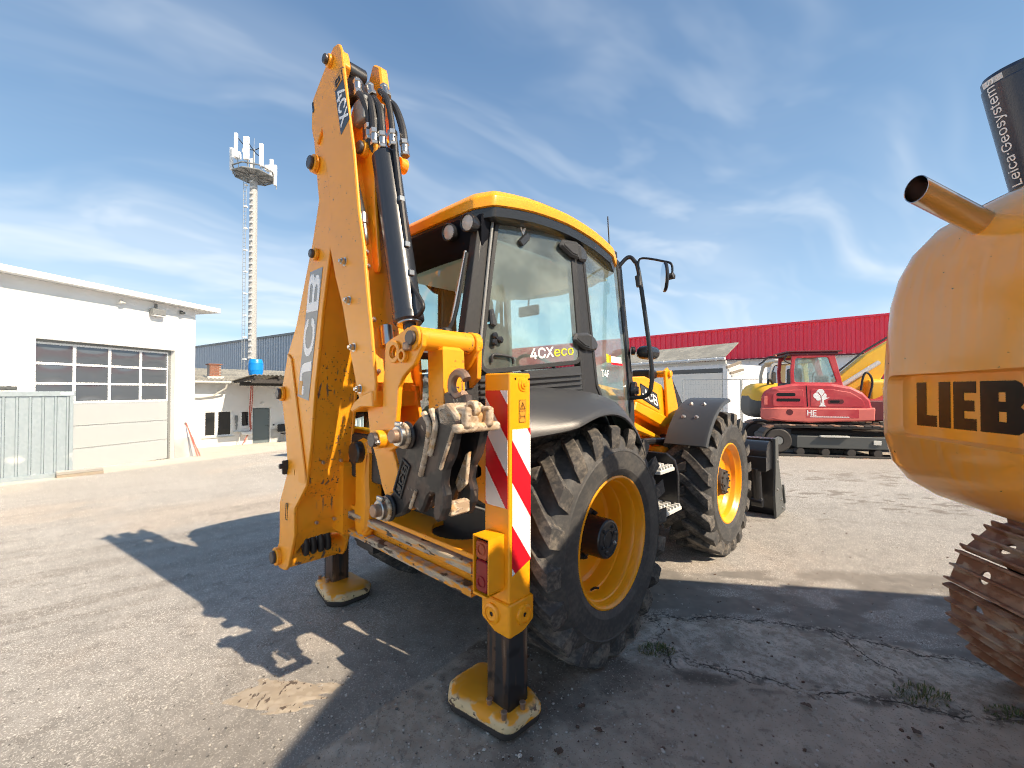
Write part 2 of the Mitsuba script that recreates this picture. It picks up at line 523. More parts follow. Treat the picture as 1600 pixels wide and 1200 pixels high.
P('m_pebble', (0.42, 0.40, 0.37), 0.8)
P('m_pebble_dark', (0.10, 0.095, 0.09), 0.8)
P('m_seat', (0.03, 0.03, 0.032), 0.8)
P('m_mirror', (0.75, 0.78, 0.80), 0.03, metallic=1.0)
scene['m_glass_pane'] = {'type': 'thindielectric', 'int_ior': 1.52, 'specular_transmittance': {'type': 'rgb', 'value': [0.72, 0.89, 0.86]}, 'specular_reflectance': {'type': 'rgb', 'value': [1.0, 1.0, 1.0]}}


def dust_sky_haze(p, n, uv):  # dust on the glass, thickened to paint in the pale sky reflection
    a = fbm(p.x * 4, p.y * 4, p.z * 4, 4)
    return 0.09 + 0.13 * smoothstep(0.35, 0.75, a)


scene['m_glass_cab'] = {'type': 'blendbsdf', 'weight': proc(dust_sky_haze), 'a': {'type': 'thindielectric', 'int_ior': 1.52, 'specular_transmittance': {'type': 'rgb', 'value': [0.72, 0.89, 0.86]}}, 'b': {'type': 'twosided', 'bsdf': {'type': 'diffuse', 'reflectance': {'type': 'rgb', 'value': [0.62, 0.72, 0.68]}}}}
scene['m_glass_clear'] = {'type': 'thindielectric', 'int_ior': 1.5, 'specular_transmittance': {'type': 'rgb', 'value': [0.78, 0.88, 0.86]}}

P('m_yellow_far', (0.74, 0.43, 0.03), 0.45, clear=0.3)
P('m_mast', (0.40, 0.40, 0.39), 0.6)

# ---------------------------------------------------------------- ground


def gz(x, y):
    """height of the yard: level round the machines, falling away gently to the workshop side"""
    q = -0.6 * np.asarray(x) + 0.8 * np.asarray(y)
    return -0.06 * (np.logaddexp(0, q - 6.5) - np.logaddexp(0, q - 42))


def wob(p, f, a):
    return a * (fbm(p.x * f, p.y * f, 0, 4) - 0.5)


def seg(p, ax, ay, bx_, by_, w, wf, wa):
    """1 on a wandering line from a to b, w wide"""
    L = math.hypot(bx_ - ax, by_ - ay)
    ux, uy = (bx_ - ax) / L, (by_ - ay) / L
    s = (p.x - ax) * ux + (p.y - ay) * uy
    d = -(p.x - ax) * uy + (p.y - ay) * ux + wa * (fbm(s * wf, ax * 3, 0, 4) - 0.5)
    on = dr.select((s > 0) & (s < L), 1.0, 0.0)
    return on * smoothstep(w * 1.2, w * 0.5, dr.abs(d))


CRACKS = [(0.93, 2.99, 1.77, 2.93), (1.77, 2.93, 2.7, 2.50), (0.99, 2.98, 0.89, 2.45), (0.88, 2.62, 1.51, 2.27), (1.51, 2.27, 2.6, 2.03), (2.06, 2.83, 2.17, 2.2), (2.7, 2.5, 3.6, 2.2)]


def slab_mask(p):
    """the old concrete slab on the near right: right of one joint and near of another"""
    d1 = (p.x + 0.409) * 0.794 - (p.y - 2.466) * 0.608 + wob(p, 5.0, 0.05)
    d2 = 3.0 - 0.10 * (p.x - 0.9) - dr.maximum(p.x - 1.7, 0) * 0.32 - p.y + wob(p, 4.0, 0.10)
    return smoothstep(-0.015, 0.015, d1) * smoothstep(-0.03, 0.03, d2)


def crack_mask(p):
    m = mi.Float(0)
    for k, (a, b, c, d) in enumerate(CRACKS):
        m = dr.maximum(m, seg(p, a, b, c, d, 0.005, 7.0, 0.16) * smoothstep(0.30, 0.5, fbm(p.x * 9, p.y * 9, k, 2)))
        if k in (0, 2, 3):
            m = dr.maximum(m, seg(p, a + 0.03, b - 0.05, c - 0.02, d - 0.06, 0.004, 11.0, 0.12) * smoothstep(0.40, 0.55, fbm(p.x * 9, p.y * 9, k + 3, 2)))
    return m


def ground_colour(p, n, uv):
    big = fbm(p.x * 0.35 + 2, p.y * 0.6, 0, 4)
    mid = fbm(p.x * 2.2, p.y * 2.8, 3, 4)
    fine = fbm(p.x * 16, p.y * 16, 0, 3)
    grit = noise(p.x * 190, p.y * 190, 0)
    grit2 = noise(p.x * 120 + 5, p.y * 120, 0)
    asphalt = mix((0.235, 0.224, 0.207), (0.275, 0.263, 0.245), smoothstep(0.32, 0.68, 0.55 * big + 0.45 * mid))
    asphalt = mix(asphalt, (0.30, 0.255, 0.21), smoothstep(0.56, 0.70, fbm(p.x * 0.7 + 8, p.y * 0.5, 1, 4)) * 0.6)
    # wheel tracks: dirt dragged in long streaks across the yard
    t = p.x * 0.75 + p.y * 0.66
    c = -p.x * 0.66 + p.y * 0.75
    streak = fbm(t * 0.8, c * 7.0, 5, 5)
    asphalt = mix(asphalt, (0.135, 0.115, 0.098), smoothstep(0.55, 0.70, streak) * smoothstep(3.4, 4.6, c) * 0.40)
    asphalt = mix(asphalt, (0.15, 0.135, 0.12), smoothstep(0.64, 0.74, fbm(p.x * 9, p.y * 15, 9, 4)) * smoothstep(0.50, 0.62, big) * 0.35)
    asphalt = mix(asphalt, (0.54, 0.52, 0.48), smoothstep(0.62, 0.86, grit) * 0.75)
    asphalt = mix(asphalt, (0.10, 0.092, 0.082), smoothstep(0.72, 0.88, grit2) * 0.34)
    # tarred, blacker repair strip between slab and yard
    tar = smoothstep(0.06, -0.06, p.y - 3.85 + 0.10 * (p.x - 1.2) + wob(p, 2.0, 0.3)) * smoothstep(-0.05, 0.10, p.x - 0.55 + wob(p, 3.0, 0.2)) * smoothstep(4.6, 4.0, p.x)
    asphalt = mix(asphalt, (0.18, 0.168, 0.152), tar * smoothstep(0.30, 0.55, fbm(p.x * 3, p.y * 6, 2, 4)))
    tar2 = smoothstep(0.45, -0.25, dr.abs((p.x + 0.62) * 0.794 - (p.y - 2.466) * 0.608) - 0.35 + wob(p, 2.0, 0.5))
    asphalt = mix(asphalt, (0.165, 0.155, 0.142), tar2 * 0.6)
    slab = mix((0.28, 0.24, 0.198), (0.38, 0.33, 0.275), smoothstep(0.3, 0.7, 0.5 * mid + 0.5 * fbm(p.x * 0.9, p.y * 0.9, 4, 3)))
    slab = mix(slab, (0.42, 0.385, 0.335), smoothstep(0.57, 0.67, fbm(p.x * 2.6 + 4, p.y * 3.4, 6, 5)) * 0.55)
    slab = mix(slab, (0.10, 0.085, 0.072), smoothstep(0.58, 0.70, fbm(p.x * 3.2 + 1, p.y * 2.4, 11, 5)) * 0.6)
    d3 = 2.52 - 0.22 * (p.x - 0.6) - p.y + wob(p, 3.0, 0.14)          # the older, rougher strip beyond the second joint
    rough = smoothstep(0.05, -0.05, d3)
    pit = fbm(p.x * 34, p.y * 34, 2, 4)
    slab = mix(slab, mix((0.25, 0.222, 0.188), (0.47, 0.43, 0.375), smoothstep(0.36, 0.66, 0.5 * pit + 0.5 * fbm(p.x * 5, p.y * 7, 8, 4))), rough * 0.85)
    slab = mix(slab, (0.085, 0.072, 0.058), smoothstep(0.10, 0.02, dr.abs(d3 - 0.03)) * smoothstep(0.40, 0.62, fbm(p.x * 7, p.y * 12, 5, 4)) * 0.85)
    slab = mix(slab, (0.12, 0.105, 0.09), smoothstep(0.50, 0.66, fbm(p.x * 1.7 + 6, p.y * 3.6, 3, 5)) * (1 - rough) * 0.6)
    slab = mix(slab, (0.055, 0.046, 0.038), smoothstep(0.66, 0.74, pit) * 0.30)
    slab = mix(slab, (0.34, 0.32, 0.29), smoothstep(0.80, 0.90, grit2) * 0.5)
    slab = mix(slab, (0.06, 0.052, 0.046), smoothstep(0.78, 0.88, grit) * 0.4)
    s = slab_mask(p)
    col = mix(asphalt, slab, s)
    col = col * (0.80 + 0.4 * fine)
    near_c = mi.Float(0)
    for a, b, c_, d in CRACKS:
        near_c = dr.maximum(near_c, seg(p, a, b, c_, d, 0.045, 7.0, 0.16))
    crumb = fbm(p.x * 60, p.y * 60, 7, 3)
    col = mix(col, (0.36, 0.33, 0.29), near_c * smoothstep(0.54, 0.64, crumb) * 0.7)
    col = mix(col, (0.07, 0.06, 0.05), near_c * smoothstep(0.46, 0.36, crumb) * 0.7)
    col = mix(col, (0.030, 0.026, 0.022), crack_mask(p) * 0.8)
    # far yard: paler drier ground; concrete apron along the workshop
    q = -p.x * 0.971 + p.y * 0.237
    apron = smoothstep(-0.03, 0.03, q - 12.55 + wob(p, 1.0, 0.1))
    col = mix(col, mix((0.33, 0.31, 0.265), (0.40, 0.375, 0.33), mid) * (0.88 + 0.24 * fine), apron * smoothstep(30, 28, p.y))
    # churned wheel and track prints in the yard behind the machines
    yard = smoothstep(4.6, 5.6, p.y) * smoothstep(12.0, 9.0, p.y) * smoothstep(1.4, 2.4, p.x)
    band = smoothstep(0.42, 0.60, fbm(p.x * 0.35 + 1, p.y * 2.2 + p.x * 0.5, 2, 3))
    clod = smoothstep(0.56, 0.66, fbm(p.x * 5.5, p.y * 13, 6, 4))
    col = mix(col, (0.13, 0.112, 0.095), yard * band * clod * 0.75)
    far = smoothstep(6.0, 10.0, p.y) * smoothstep(0.0, 2.0, p.x)
    return mix(col, mix((0.27, 0.24, 0.205), (0.315, 0.285, 0.245), mid), far * 0.6)


def ground_bump(p, n, uv):
    a = noise(p.x * 130, p.y * 130, 0)
    b = noise(p.x * 55, p.y * 55, 2)
    c = fbm(p.x * 4, p.y * 4, 1, 4)
    s = slab_mask(p)
    rgh = fbm(p.x * 26, p.y * 26, 4, 4)
    return (0.45 * a + 0.55 * b) * (1 - 0.5 * s) + 1.6 * c + 2.4 * rgh * s - 3.5 * crack_mask(p)


P('m_ground', proc(ground_colour), 0.9, bump=(proc(ground_bump, eps=2e-3), 0.0034), two=True)


def grid_axis(n, near, far):
    t = np.linspace(-1, 1, n)
    k = 7.2
    return np.sinh(t * k) / np.sinh(k) * far


gx = grid_axis(281, 0.03, 1500) + 0.0
gy = grid_axis(281, 0.03, 1500) + 2.5
GX, GY = np.meshgrid(gx, gy, indexing='xy')
lump = meshkit.fbm(np.stack([GX * 0.8, GY * 0.8, 0 * GX], -1), 4, 3) - 0.5
near_ = np.exp(-np.hypot(GX, GY - 3) / 40)
# ruts in the lit yard on the right, where wheels have churned it
rut = meshkit.fbm(np.stack([GX * 0.5 + GY * 0.3, GY * 5.0, 0 * GX + 2], -1), 3, 9) - 0.5
rutm = np.clip((GY - 5.2) / 1.0, 0, 1) * np.clip((11 - GY) / 2, 0, 1) * np.clip((GX - 1.5) / 1.0, 0, 1)
GZ = gz(GX, GY) + 0.012 * lump * near_ + 0.06 * rut * rutm
ny, nx = GX.shape
ii, jj = np.meshgrid(np.arange(ny - 1), np.arange(nx - 1), indexing='ij')
a_ = (ii * nx + jj).ravel()
gf = np.vstack([np.stack([a_, a_ + 1, a_ + nx + 1], 1), np.stack([a_, a_ + nx + 1, a_ + nx], 1)])
put('ground', tm(np.stack([GX.ravel(), GY.ravel(), GZ.ravel()], 1), gf), 'm_ground', smooth=True, kind='structure', label='worn asphalt yard with gravel, cracks and a darker slab')


def wallframe(o, w, z=0.0):
    """frame whose x runs along w (a plan direction), y is up, z is the outward normal (to the right of w turned)"""
    w = np.array([w[0], w[1], 0.0]) / np.hypot(*w[:2])
    return frame([o[0], o[1], z], w, [0, 0, 1.0])


def ibox(x0, x1, y0, y1, z0, z1, b=0.004):
    return bx(x0, x1, y0, y1, z0, z1, b)


# ---------------------------------------------------------------- white workshop on the left
# local frame: x along the front from the right-hand corner towards the camera side (left), y up, z out of the wall
WN = np.array([0.971, -0.237, 0])
WX = np.array([-0.237, -0.971, 0.0])
WO = np.array([-11.24, 14.87, 0.0])
W = frame(WO, WX, [0, 0, 1], WN)
# z axis of W points to the yard
WB = -1.0
dx0, dx1, dz0, dz1 = 0.694, 4.22, -0.72, 2.95
ws = thing('workshop_building', 'white plastered workshop with flat roof and a big glazed sectional door', 'building')
wall = Polygon([(0, WB), (22, WB), (22, 4.45), (0, 4.45)], [[(dx0, WB + 0.01), (dx1, WB + 0.01), (dx1, dz1), (dx0, dz1)]])
front = plate(wall, 0.30, 0.0)
front.apply_translation([0, 0, -0.30])
side = ibox(-0.0, 0.28, WB, 4.45, -16, -0.302, 0)
back = ibox(0.282, 22, WB, 4.45, -16.3, -16.0, 0)
part(ws, 'wall', cat(front, side, back), 'm_plaster', W, False)
soc = Polygon([(-0.012, WB), (dx0 - 0.0, WB), (dx0, 0.42 - 0.45), (-0.012, 0.42 - 0.45)])
sock = plate(soc, 0.012, 0.003)
part(ws, 'plinth', sock, 'm_plaster_grey', W, False)
roof = cat(ibox(-0.62, 22.6, 4.455, 4.50, -16.6, 0.34, 0.004))
part(ws, 'roof', roof, 'm_frame_alu', W, False)
part(ws, 'roof_fascia', cat(ibox(-0.66, 22.6, 4.44, 4.60, 0.342, 0.37, 0.006), ibox(-0.66, -0.622, 4.44, 4.60, -16.6, 0.340, 0.006)), 'm_white', W, False)
# the sectional door: frame, glazed rows and closed panels, set back in the opening
D = -0.20
rev = cat(ibox(dx0 + 0.002, dx0 + 0.07, dz0, dz1 - 0.07, D - 0.05, D + 0.02), ibox(dx1 - 0.07, dx1 - 0.002, dz0, dz1 - 0.07, D - 0.05, D + 0.02), ibox(dx0 + 0.002, dx1 - 0.002, dz1 - 0.068, dz1 - 0.002, D - 0.05, D + 0.02))
part(ws, 'door_frame', rev, 'm_grey', W, False)
gd = ws + '__garage_door'
mx0, mx1 = dx0 + 0.075, dx1 - 0.075
rows = [2.875, 2.33, 1.80, 1.28]
cols = np.linspace(mx0, mx1, 5)
bars = []
for zz in rows:
    bars.append(ibox(mx0, mx1, zz - 0.045, zz + 0.02, D - 0.03, D + 0.006))
for a, b in zip(rows[1:], rows):
    for c in cols:
        w_ = 0.035
        x0, x1 = max(c - w_, mx0 + 0.001), min(c + w_, mx1 - 0.001)
        bars.append(ibox(x0, x1, a + 0.021, b - 0.046, D - 0.03, D + 0.004))
put(gd, cat(*bars), 'm_white', W, False)
for a, b in zip(rows[1:], rows):
    for c, e in zip(cols, cols[1:]):
        g = 10
        X, Y = np.meshgrid(np.linspace(c + 0.03, e - 0.03, g), np.linspace(a + 0.015, b - 0.04, g))
        bend = 0.012 * np.sin(np.pi * (X - c) / (e - c)) * np.sin(np.pi * (Y - a) / (b - a)) * rng.uniform(0.3, 1.2)
        k = (np.arange(g - 1)[:, None] * g + np.arange(g - 1)[None]).ravel()
        pm = tm(np.stack([X.ravel(), Y.ravel(), D - 0.018 + bend.ravel()], 1), np.vstack([np.stack([k, k + 1, k + g + 1], 1), np.stack([k, k + g + 1, k + g], 1)]))
        part(gd, 'pane', pm, 'm_pane_dark', W, True)
pz = [1.235, 0.60, -0.04, dz0 + 0.03]
for a, b in zip(pz[1:], pz):
    part(gd, 'door_panel', ibox(mx0, mx1, a + 0.006, b - 0.004, D - 0.04, D, 0.006), 'm_door_panel', W, False)
part(gd, 'seal', ibox(mx0, mx1, dz0 - 0.05, dz0 + 0.03, D - 0.04, D - 0.004), 'm_dark_grey', W, False)
part(ws, 'floor_slab', ibox(dx0 + 0.01, dx1 - 0.01, WB, dz0 - 0.05, -1.5, -0.02), 'm_concrete', W, False)
fl = part(ws, 'floodlight', cat(ibox(1.15, 1.55, 4.02, 4.22, 0.03, 0.20, 0.02), ibox(1.32, 1.38, 4.22, 4.40, 0.002, 0.06)), 'm_grey', W)
part(fl, 'lens', ibox(1.18, 1.52, 4.00, 4.018, 0.05, 0.19), 'm_decal_white', W)
for x_ in (0.55, 2.35):
    cam_ = part(ws, 'security_camera', cat(cyl([x_, 4.30, 0.0], [x_, 4.30, 0.10], 0.03), cyl([x_ - 0.06, 4.25, 0.12], [x_ + 0.10, 4.22, 0.15], 0.04)), 'm_dark_grey' if x_ < 1 else 'm_offwhite', W)
part(ws, 'door_bell', ibox(0.30, 0.36, 0.42, 0.50, 0.001, 0.03), 'm_grey', W)

# broom handles leaning beside the workshop door
for k_, (a, b) in enumerate(((0.33, 0.20), (0.30, 0.14))):
    x_, y_ = 0.42 + 0.02 * k_, 0.02
    foot = WO + WX * (0.12 + 0.09 * k_) + WN * 0.42
    top = WO + WX * (0.33) + WN * (0.03 + 0.02 * k_)
    foot[2], top[2] = gz(foot[0], foot[1]) + 0.02, gz(foot[0], foot[1]) + 1.18
    put('broom_handle', tube([foot, top], 0.017, 8, False), 'm_hose_red', label=('red wooden handle leaning by the workshop corner, nearer to the door' if k_ else 'red wooden handle leaning on the workshop corner, farther from the door'), cat_='handle', group='handles by the workshop door')

# ---------------------------------------------------------------- grey steel storage container at the left edge
KO = np.array([-10.75, 10.3, 0.0])
KX = np.array([-0.62, -0.785, 0.0]) / np.hypot(0.62, 0.785)
K = frame(KO, KX, [0, 0, 1], -np.cross(KX, [0, 0, 1]))
ct = thing('storage_container', 'galvanised grey steel storage container with ribbed wall at the left edge', 'container')
kz0, kz1 = -0.42, 1.46
LN, DP = 4.5, 2.2
for i, z_ in enumerate((0.0, -DP + 0.06)):
    part(ct, 'top_rail', ibox(-0.03, LN, kz1, kz1 + 0.12, z_ - 0.07, z_ + 0.015), 'm_galv', K, False)
    part(ct, 'bottom_rail', ibox(0, LN, kz0 - 0.08, kz0 + 0.05, z_ - 0.06, z_ + 0.01), 'm_galv', K, False)
    part(ct, 'corner_post', ibox(0, 0.07, kz0 + 0.051, kz1 - 0.001, z_ - 0.06, z_ + 0.012), 'm_galv', K, False)
part(ct, 'roof', ibox(0, LN, kz1 + 0.04, kz1 + 0.08, -DP + 0.01, -0.072), 'm_galv', K, False)
x_ = 0.072
while x_ < 2.9:
    part(ct, 'wall_panel', ibox(x_ + 0.052, x_ + 0.198, kz0 + 0.051, kz1 - 0.001, -0.045, -0.02, 0.002), 'm_galv', K, False)
    part(ct, 'rib', mapv(plate(Polygon([(x_, -0.03), (x_ + 0.012, -0.005), (x_ + 0.040, -0.005), (x_ + 0.052, -0.03)]), kz1 - kz0 - 0.054, 0), lambda a, b, c: (a, c + kz0 + 0.052, b)), 'm_galv', K, False)
    x_ += 0.2
part(ct, 'end_wall', ibox(0.0, 0.03, kz0 + 0.052, kz1 - 0.002, -DP + 0.02, -0.065), 'm_galv', K, False)
part(ct, 'far_wall', ibox(0.0721, LN, kz0 + 0.052, kz1 - 0.002, -DP + 0.0, -DP + 0.03), 'm_galv', K, False)
part(ct, 'long_wall', ibox(x_ - 0.2 + 0.2, LN, kz0 + 0.052, kz1 - 0.002, -0.05, -0.02), 'm_galv', K, False)
for x_ in (0.02, 0.75):
    part(ct, 'foot', ibox(x_, x_ + 0.10, kz0 - 0.19, kz0 - 0.081, -0.14, -0.03), 'm_galv', K, False)
part(ct, 'corner_plate', ibox(0.0, 0.22, kz1 + 0.03, kz1 + 0.10, 0.016, 0.02), 'm_white', K, False)
kf = KO + np.array([0.28, 0.12, 0])
for k_, (dx_, dz_) in enumerate(((0.0, 0.0), (0.05, 0.075))):
    put('timber_board', bx(-0.55, 0.25, -0.12 + dx_, 0.12 + dx_, dz_, dz_ + 0.07, 0.006), 'm_wood' if k_ == 0 else 'm_concrete', frame([kf[0], kf[1], gz(kf[0], kf[1])], [0.62, 0.785, 0], [-0.785, 0.62, 0]), False,
        label=('weathered board lying on the ground under the container corner' if k_ == 0 else 'upper pale board stacked under the container corner'), cat_='board', group='boards under the container')
cb = frame(KO + KX * 1.05 + np.cross(KX, [0, 0, 1]) * 1.0, KX, [0, 0, 1])
put('dark_steel_arm', cat(ibox(-0.18, 1.2, 1.60, 1.70, -0.06, 0.06, 0.02), cyl([-0.05, 1.665, -0.09], [-0.05, 1.665, 0.09], 0.05), ibox(0.25, 1.2, 1.702, 1.76, -0.05, 0.05, 0.01)), 'm_dark_grey', cb, label='dark steel arm lying on the roof of the container', cat_='steel arm')

# ---------------------------------------------------------------- low outbuilding with the corrugated roof
OA = np.array([-14.9, 19.4, 0.0])
OX = np.array([0.65, 0.76, 0.0])
O = frame(OA, OX, [0, 0, 1], np.cross(OX, [0, 0, 1]))


def oxy(px, py, off=0.0):
    pass


ob = thing('outbuilding', 'low white outbuilding with corrugated roof, grey door and wide window', 'building')
oz = -1.5
wx0, wx1, wz0, wz1 = 0.55, 1.72, -0.62, 0.62
ddx0, ddx1, ddz0, ddz1 = 2.62, 3.42, -1.17, 0.70
hx0, hx1, hz0, hz1 = 2.13, 2.44, -0.18, 0.52
ow = Polygon([(-3.5, oz), (9, oz), (9, 1.55), (2.0, 2.05), (-3.5, 2.05)], [[(wx0, wz0), (wx1, wz0), (wx1, wz1), (wx0, wz1)], [(ddx0, ddz0), (ddx1, ddz0), (ddx1, ddz1), (ddx0, ddz1)], [(hx0, hz0), (hx1, hz0), (hx1, hz1), (hx0, hz1)]])
om = plate(ow, 0.25, 0)
om.apply_translation([0, 0, -0.25])
part(ob, 'wall', cat(om, ibox(-3.5, -3.25, oz, 2.0, -6, -0.252, 0), ibox(8.75, 9, oz, 1.5, -6, -0.252, 0), ibox(-3.5, 9, oz, 1.5, -6.3, -6.002, 0)), 'm_plaster', O, False)
part(ob, 'plinth', ibox(ddx1 + 0.05, 8.9, oz, -0.42, 0.001, 0.012, 0), 'm_plaster_grey', O, False)
wn = part(ob, 'window', cat(ibox(wx0, wx1, wz0, wz0 + 0.07, -0.12, -0.03), ibox(wx0, wx1, wz1 - 0.07, wz1, -0.12, -0.03), ibox(wx0, wx0 + 0.07, wz0 + 0.071, wz1 - 0.071, -0.12, -0.03), ibox(wx1 - 0.07, wx1, wz0 + 0.071, wz1 - 0.071, -0.12, -0.03), ibox(1.00, 1.14, wz0 + 0.071, wz1 - 0.071, -0.12, -0.03)), 'm_white', O, False)
part(wn, 'pane', ibox(wx0 + 0.071, 0.999, wz0 + 0.071, wz1 - 0.071, -0.09, -0.08, 0), 'm_pane_black', O, False)
part(wn, 'pane', ibox(1.141, wx1 - 0.071, wz0 + 0.071, wz1 - 0.071, -0.09, -0.08, 0), 'm_pane_black', O, False)
part(ob, 'sill', ibox(wx0 - 0.08, wx1 + 0.08, wz0 - 0.05, wz0 - 0.002, 0.001, 0.07), 'm_offwhite', O, False)
part(ob, 'window', ibox(hx0 + 0.01, hx1 - 0.01, hz0 + 0.01, hz1 - 0.01, -0.14, -0.10), 'm_pane_black', O, False)
dk = part(ob, 'door', ibox(ddx0 + 0.03, ddx1 - 0.03, ddz0, ddz1 - 0.03, -0.10, -0.05), 'm_door_grey', O, False)
part(dk, 'handle', cat(cyl([ddx1 - 0.10, -0.22, -0.05], [ddx1 - 0.10, -0.22, 0.0], 0.018), ibox(ddx1 - 0.20, ddx1 - 0.085, -0.235, -0.205, 0.0, 0.02)), 'm_dark_grey', O)
part(ob, 'wall_lamp', lathe([(0, 0), (0.085, 0), (0.085, 0.04), (0.06, 0.085), (0, 0.10)], [3.05, 0.92, 0.002], [0, 0, 1], 16), 'm_white', O)
part(ob, 'light_switch', ibox(3.56, 3.64, -0.25, -0.17, 0.001, 0.03), 'm_dark_grey', O)
# corrugated roof sheet, falling to the front
n_ = 150
xs = np.linspace(-3.8, 9.3, n_ * 4)
wave = 0.024 * np.sin(xs * 2 * np.pi / 0.177)


def roofz(x):
    return np.where(x < 2.0, 2.16, 2.16 - 0.0 * (x - 2.0))


prow = []
for zf, zl in ((0.55, -0.10), (-6.4, 0.75)):
    prow.append(np.stack([xs, roofz(xs) + zl + wave, np.full_like(xs, zf)], 1))
top = np.vstack(prow)
m_ = len(xs)
k = np.arange(m_ - 1)
ff = np.vstack([np.stack([k, k + 1, k + m_ + 1], 1), np.stack([k, k + m_ + 1, k + m_], 1)])
low = top - [0, 0.012, 0]
rs = tm(np.vstack([top, low]), np.vstack([ff, ff[:, ::-1] + 2 * m_, np.stack([k, k + 2 * m_, k + 1 + 2 * m_], 1), np.stack([k, k + 1 + 2 * m_, k + 1], 1)]))
rf = part(ob, 'roof', rs, 'm_cement', O, False)
part(rf, 'gutter', tube([[-3.6, 2.02, 0.55], [2.3, 1.98, 0.55]], 0.055, 8, False), 'm_offwhite', O)
part(rf, 'downpipe', tube([[1.35, 1.98, 0.52], [1.33, 1.70, 0.40], [0.9, 1.35, 0.12], [0.4, 1.27, 0.08], [-0.6, 1.25, 0.08]], 0.045, 8, False), 'm_offwhite', O)
cxs = xs[(xs > 1.50) & (xs < 8.8)]
cwv = 0.024 * np.sin(cxs * 2 * np.pi / 0.177)
crow = [np.stack([cxs, zf * 0.0 + zl + cwv, np.full_like(cxs, zf)], 1) for zf, zl in ((3.3, 2.30), (0.56, 2.08))]
mm_ = len(cxs)
k = np.arange(mm_ - 1)
cf_ = np.vstack([np.stack([k, k + 1, k + mm_ + 1], 1), np.stack([k, k + mm_ + 1, k + mm_], 1)])
ctop = np.vstack(crow)
part(ob, 'canopy_sheet', tm(np.vstack([ctop, ctop - [0, 0.012, 0]]), np.vstack([cf_, cf_[:, ::-1] + 2 * mm_, np.stack([k, k + 2 * mm_, k + 1 + 2 * mm_], 1), np.stack([k, k + 1 + 2 * mm_, k + 1], 1)])), 'm_cement', O, False)
for x_ in np.arange(1.62, 8.7, 1.0):
    part(ob, 'rafter', loft([[(x_, 1.92, 0.02), (x_ + 0.09, 1.92, 0.02), (x_ + 0.09, 2.04, 0.02), (x_, 2.04, 0.02)], [(x_, 2.13, 3.25), (x_ + 0.09, 2.13, 3.25), (x_ + 0.09, 2.26, 3.25), (x_, 2.26, 3.25)]], True, True), 'm_track_dark', O, False)
for z_, y_ in ((3.1, 2.00), (1.6, 1.90)):
    part(ob, 'canopy_beam', ibox(1.55, 8.7, y_ - 0.08, y_ + 0.10, z_ - 0.05, z_ + 0.05, 0.005), 'm_track_dark', O, False)
for x_ in (5.2, 8.5):
    part(ob, 'canopy_post', ibox(x_, x_ + 0.12, -1.6, 1.915, 3.04, 3.16, 0.005), 'm_track_dark', O, False)
# chimney of single bricks
ch = part(ob, 'chimney', ibox(0.92, 1.38, 2.06, 2.86, -1.08, -0.62, 0), 'm_mortar', O, False)
for r_ in range(8):
    for s_ in range(3):
        x0 = 0.912 + s_ * 0.162 - (0.08 if r_ % 2 else 0)
        x0, x1 = max(x0, 0.912), min(x0 + 0.15, 1.388)
        part(ch, 'brick', ibox(x0, x1, 2.30 + r_ * 0.07, 2.30 + r_ * 0.07 + 0.058, -0.618, -0.606, 0.003), 'm_brick', O, False)
part(ch, 'cap', ibox(0.86, 1.44, 2.862, 2.91, -1.14, -0.56), 'm_brick', O, False)
part(ch, 'flashing', ibox(0.80, 1.50, 2.06, 2.29, -1.2, -0.50, 0.03), 'm_offwhite', O, False)
# blue barrel on the roof
bp = OA + OX * 1.84 + np.cross(OX, [0, 0, 1]) * 2.75
put('plastic_barrel', lathe([(0, 0), (0.24, 0), (0.27, 0.03), (0.285, 0.12), (0.30, 0.2), (0.285, 0.205), (0.30, 0.215), (0.305, 0.36), (0.30, 0.50), (0.285, 0.51), (0.30, 0.52), (0.28, 0.62), (0.25, 0.70), (0.235, 0.72), (0.19, 0.72), (0.18, 0.70), (0, 0.70)], [bp[0], bp[1], 2.285], [0, 0, 1], 28), 'm_barrel', label='blue plastic barrel standing on the corrugated roof edge', cat_='barrel')
hs = thing('water_hose', 'red hose hanging from the roof down the outbuilding wall', 'hose')
part(hs, 'hose_run', tube([[2.35, 2.05, 0.6], [2.36, 1.4, 0.5], [2.40, 0.6, 0.25], [2.46, -0.15, 0.12], [2.52, -0.35, 0.16]], 0.03, 7), 'm_hose_red', O)
part(hs, 'hose_run', tube([[2.42, 2.05, 0.6], [2.43, 1.0, 0.5], [2.45, 0.2, 0.2], [2.50, -0.30, 0.14], [2.3, -0.7, 0.2], [2.05, -1.1, 0.3], [1.7, -1.22, 0.4]], 0.022, 7), 'm_hose_red', O)
wh = thing('white_hose', 'pale hose coiled below the wall tap of the outbuilding', 'hose')
part(wh, 'hose_run', tube([[2.2, -0.45, 0.12], [1.95, -0.8, 0.2], [2.05, -1.15, 0.3], [2.3, -0.9, 0.2], [2.25, -0.5, 0.14], [2.0, -0.6, 0.2], [1.9, -1.2, 0.35]], 0.022, 7), 'm_offwhite', O)
sk = thing('wash_basin', 'white wash basin hung on the outbuilding wall beside the door', 'basin')
part(sk, 'bowl', rbox(2.05, 2.5, -0.62, -0.46, 0.001, 0.36, 0.04), 'm_white', O)
part(sk, 'shelf', ibox(1.75, 2.56, -0.455, -0.43, 0.001, 0.18), 'm_offwhite', O)
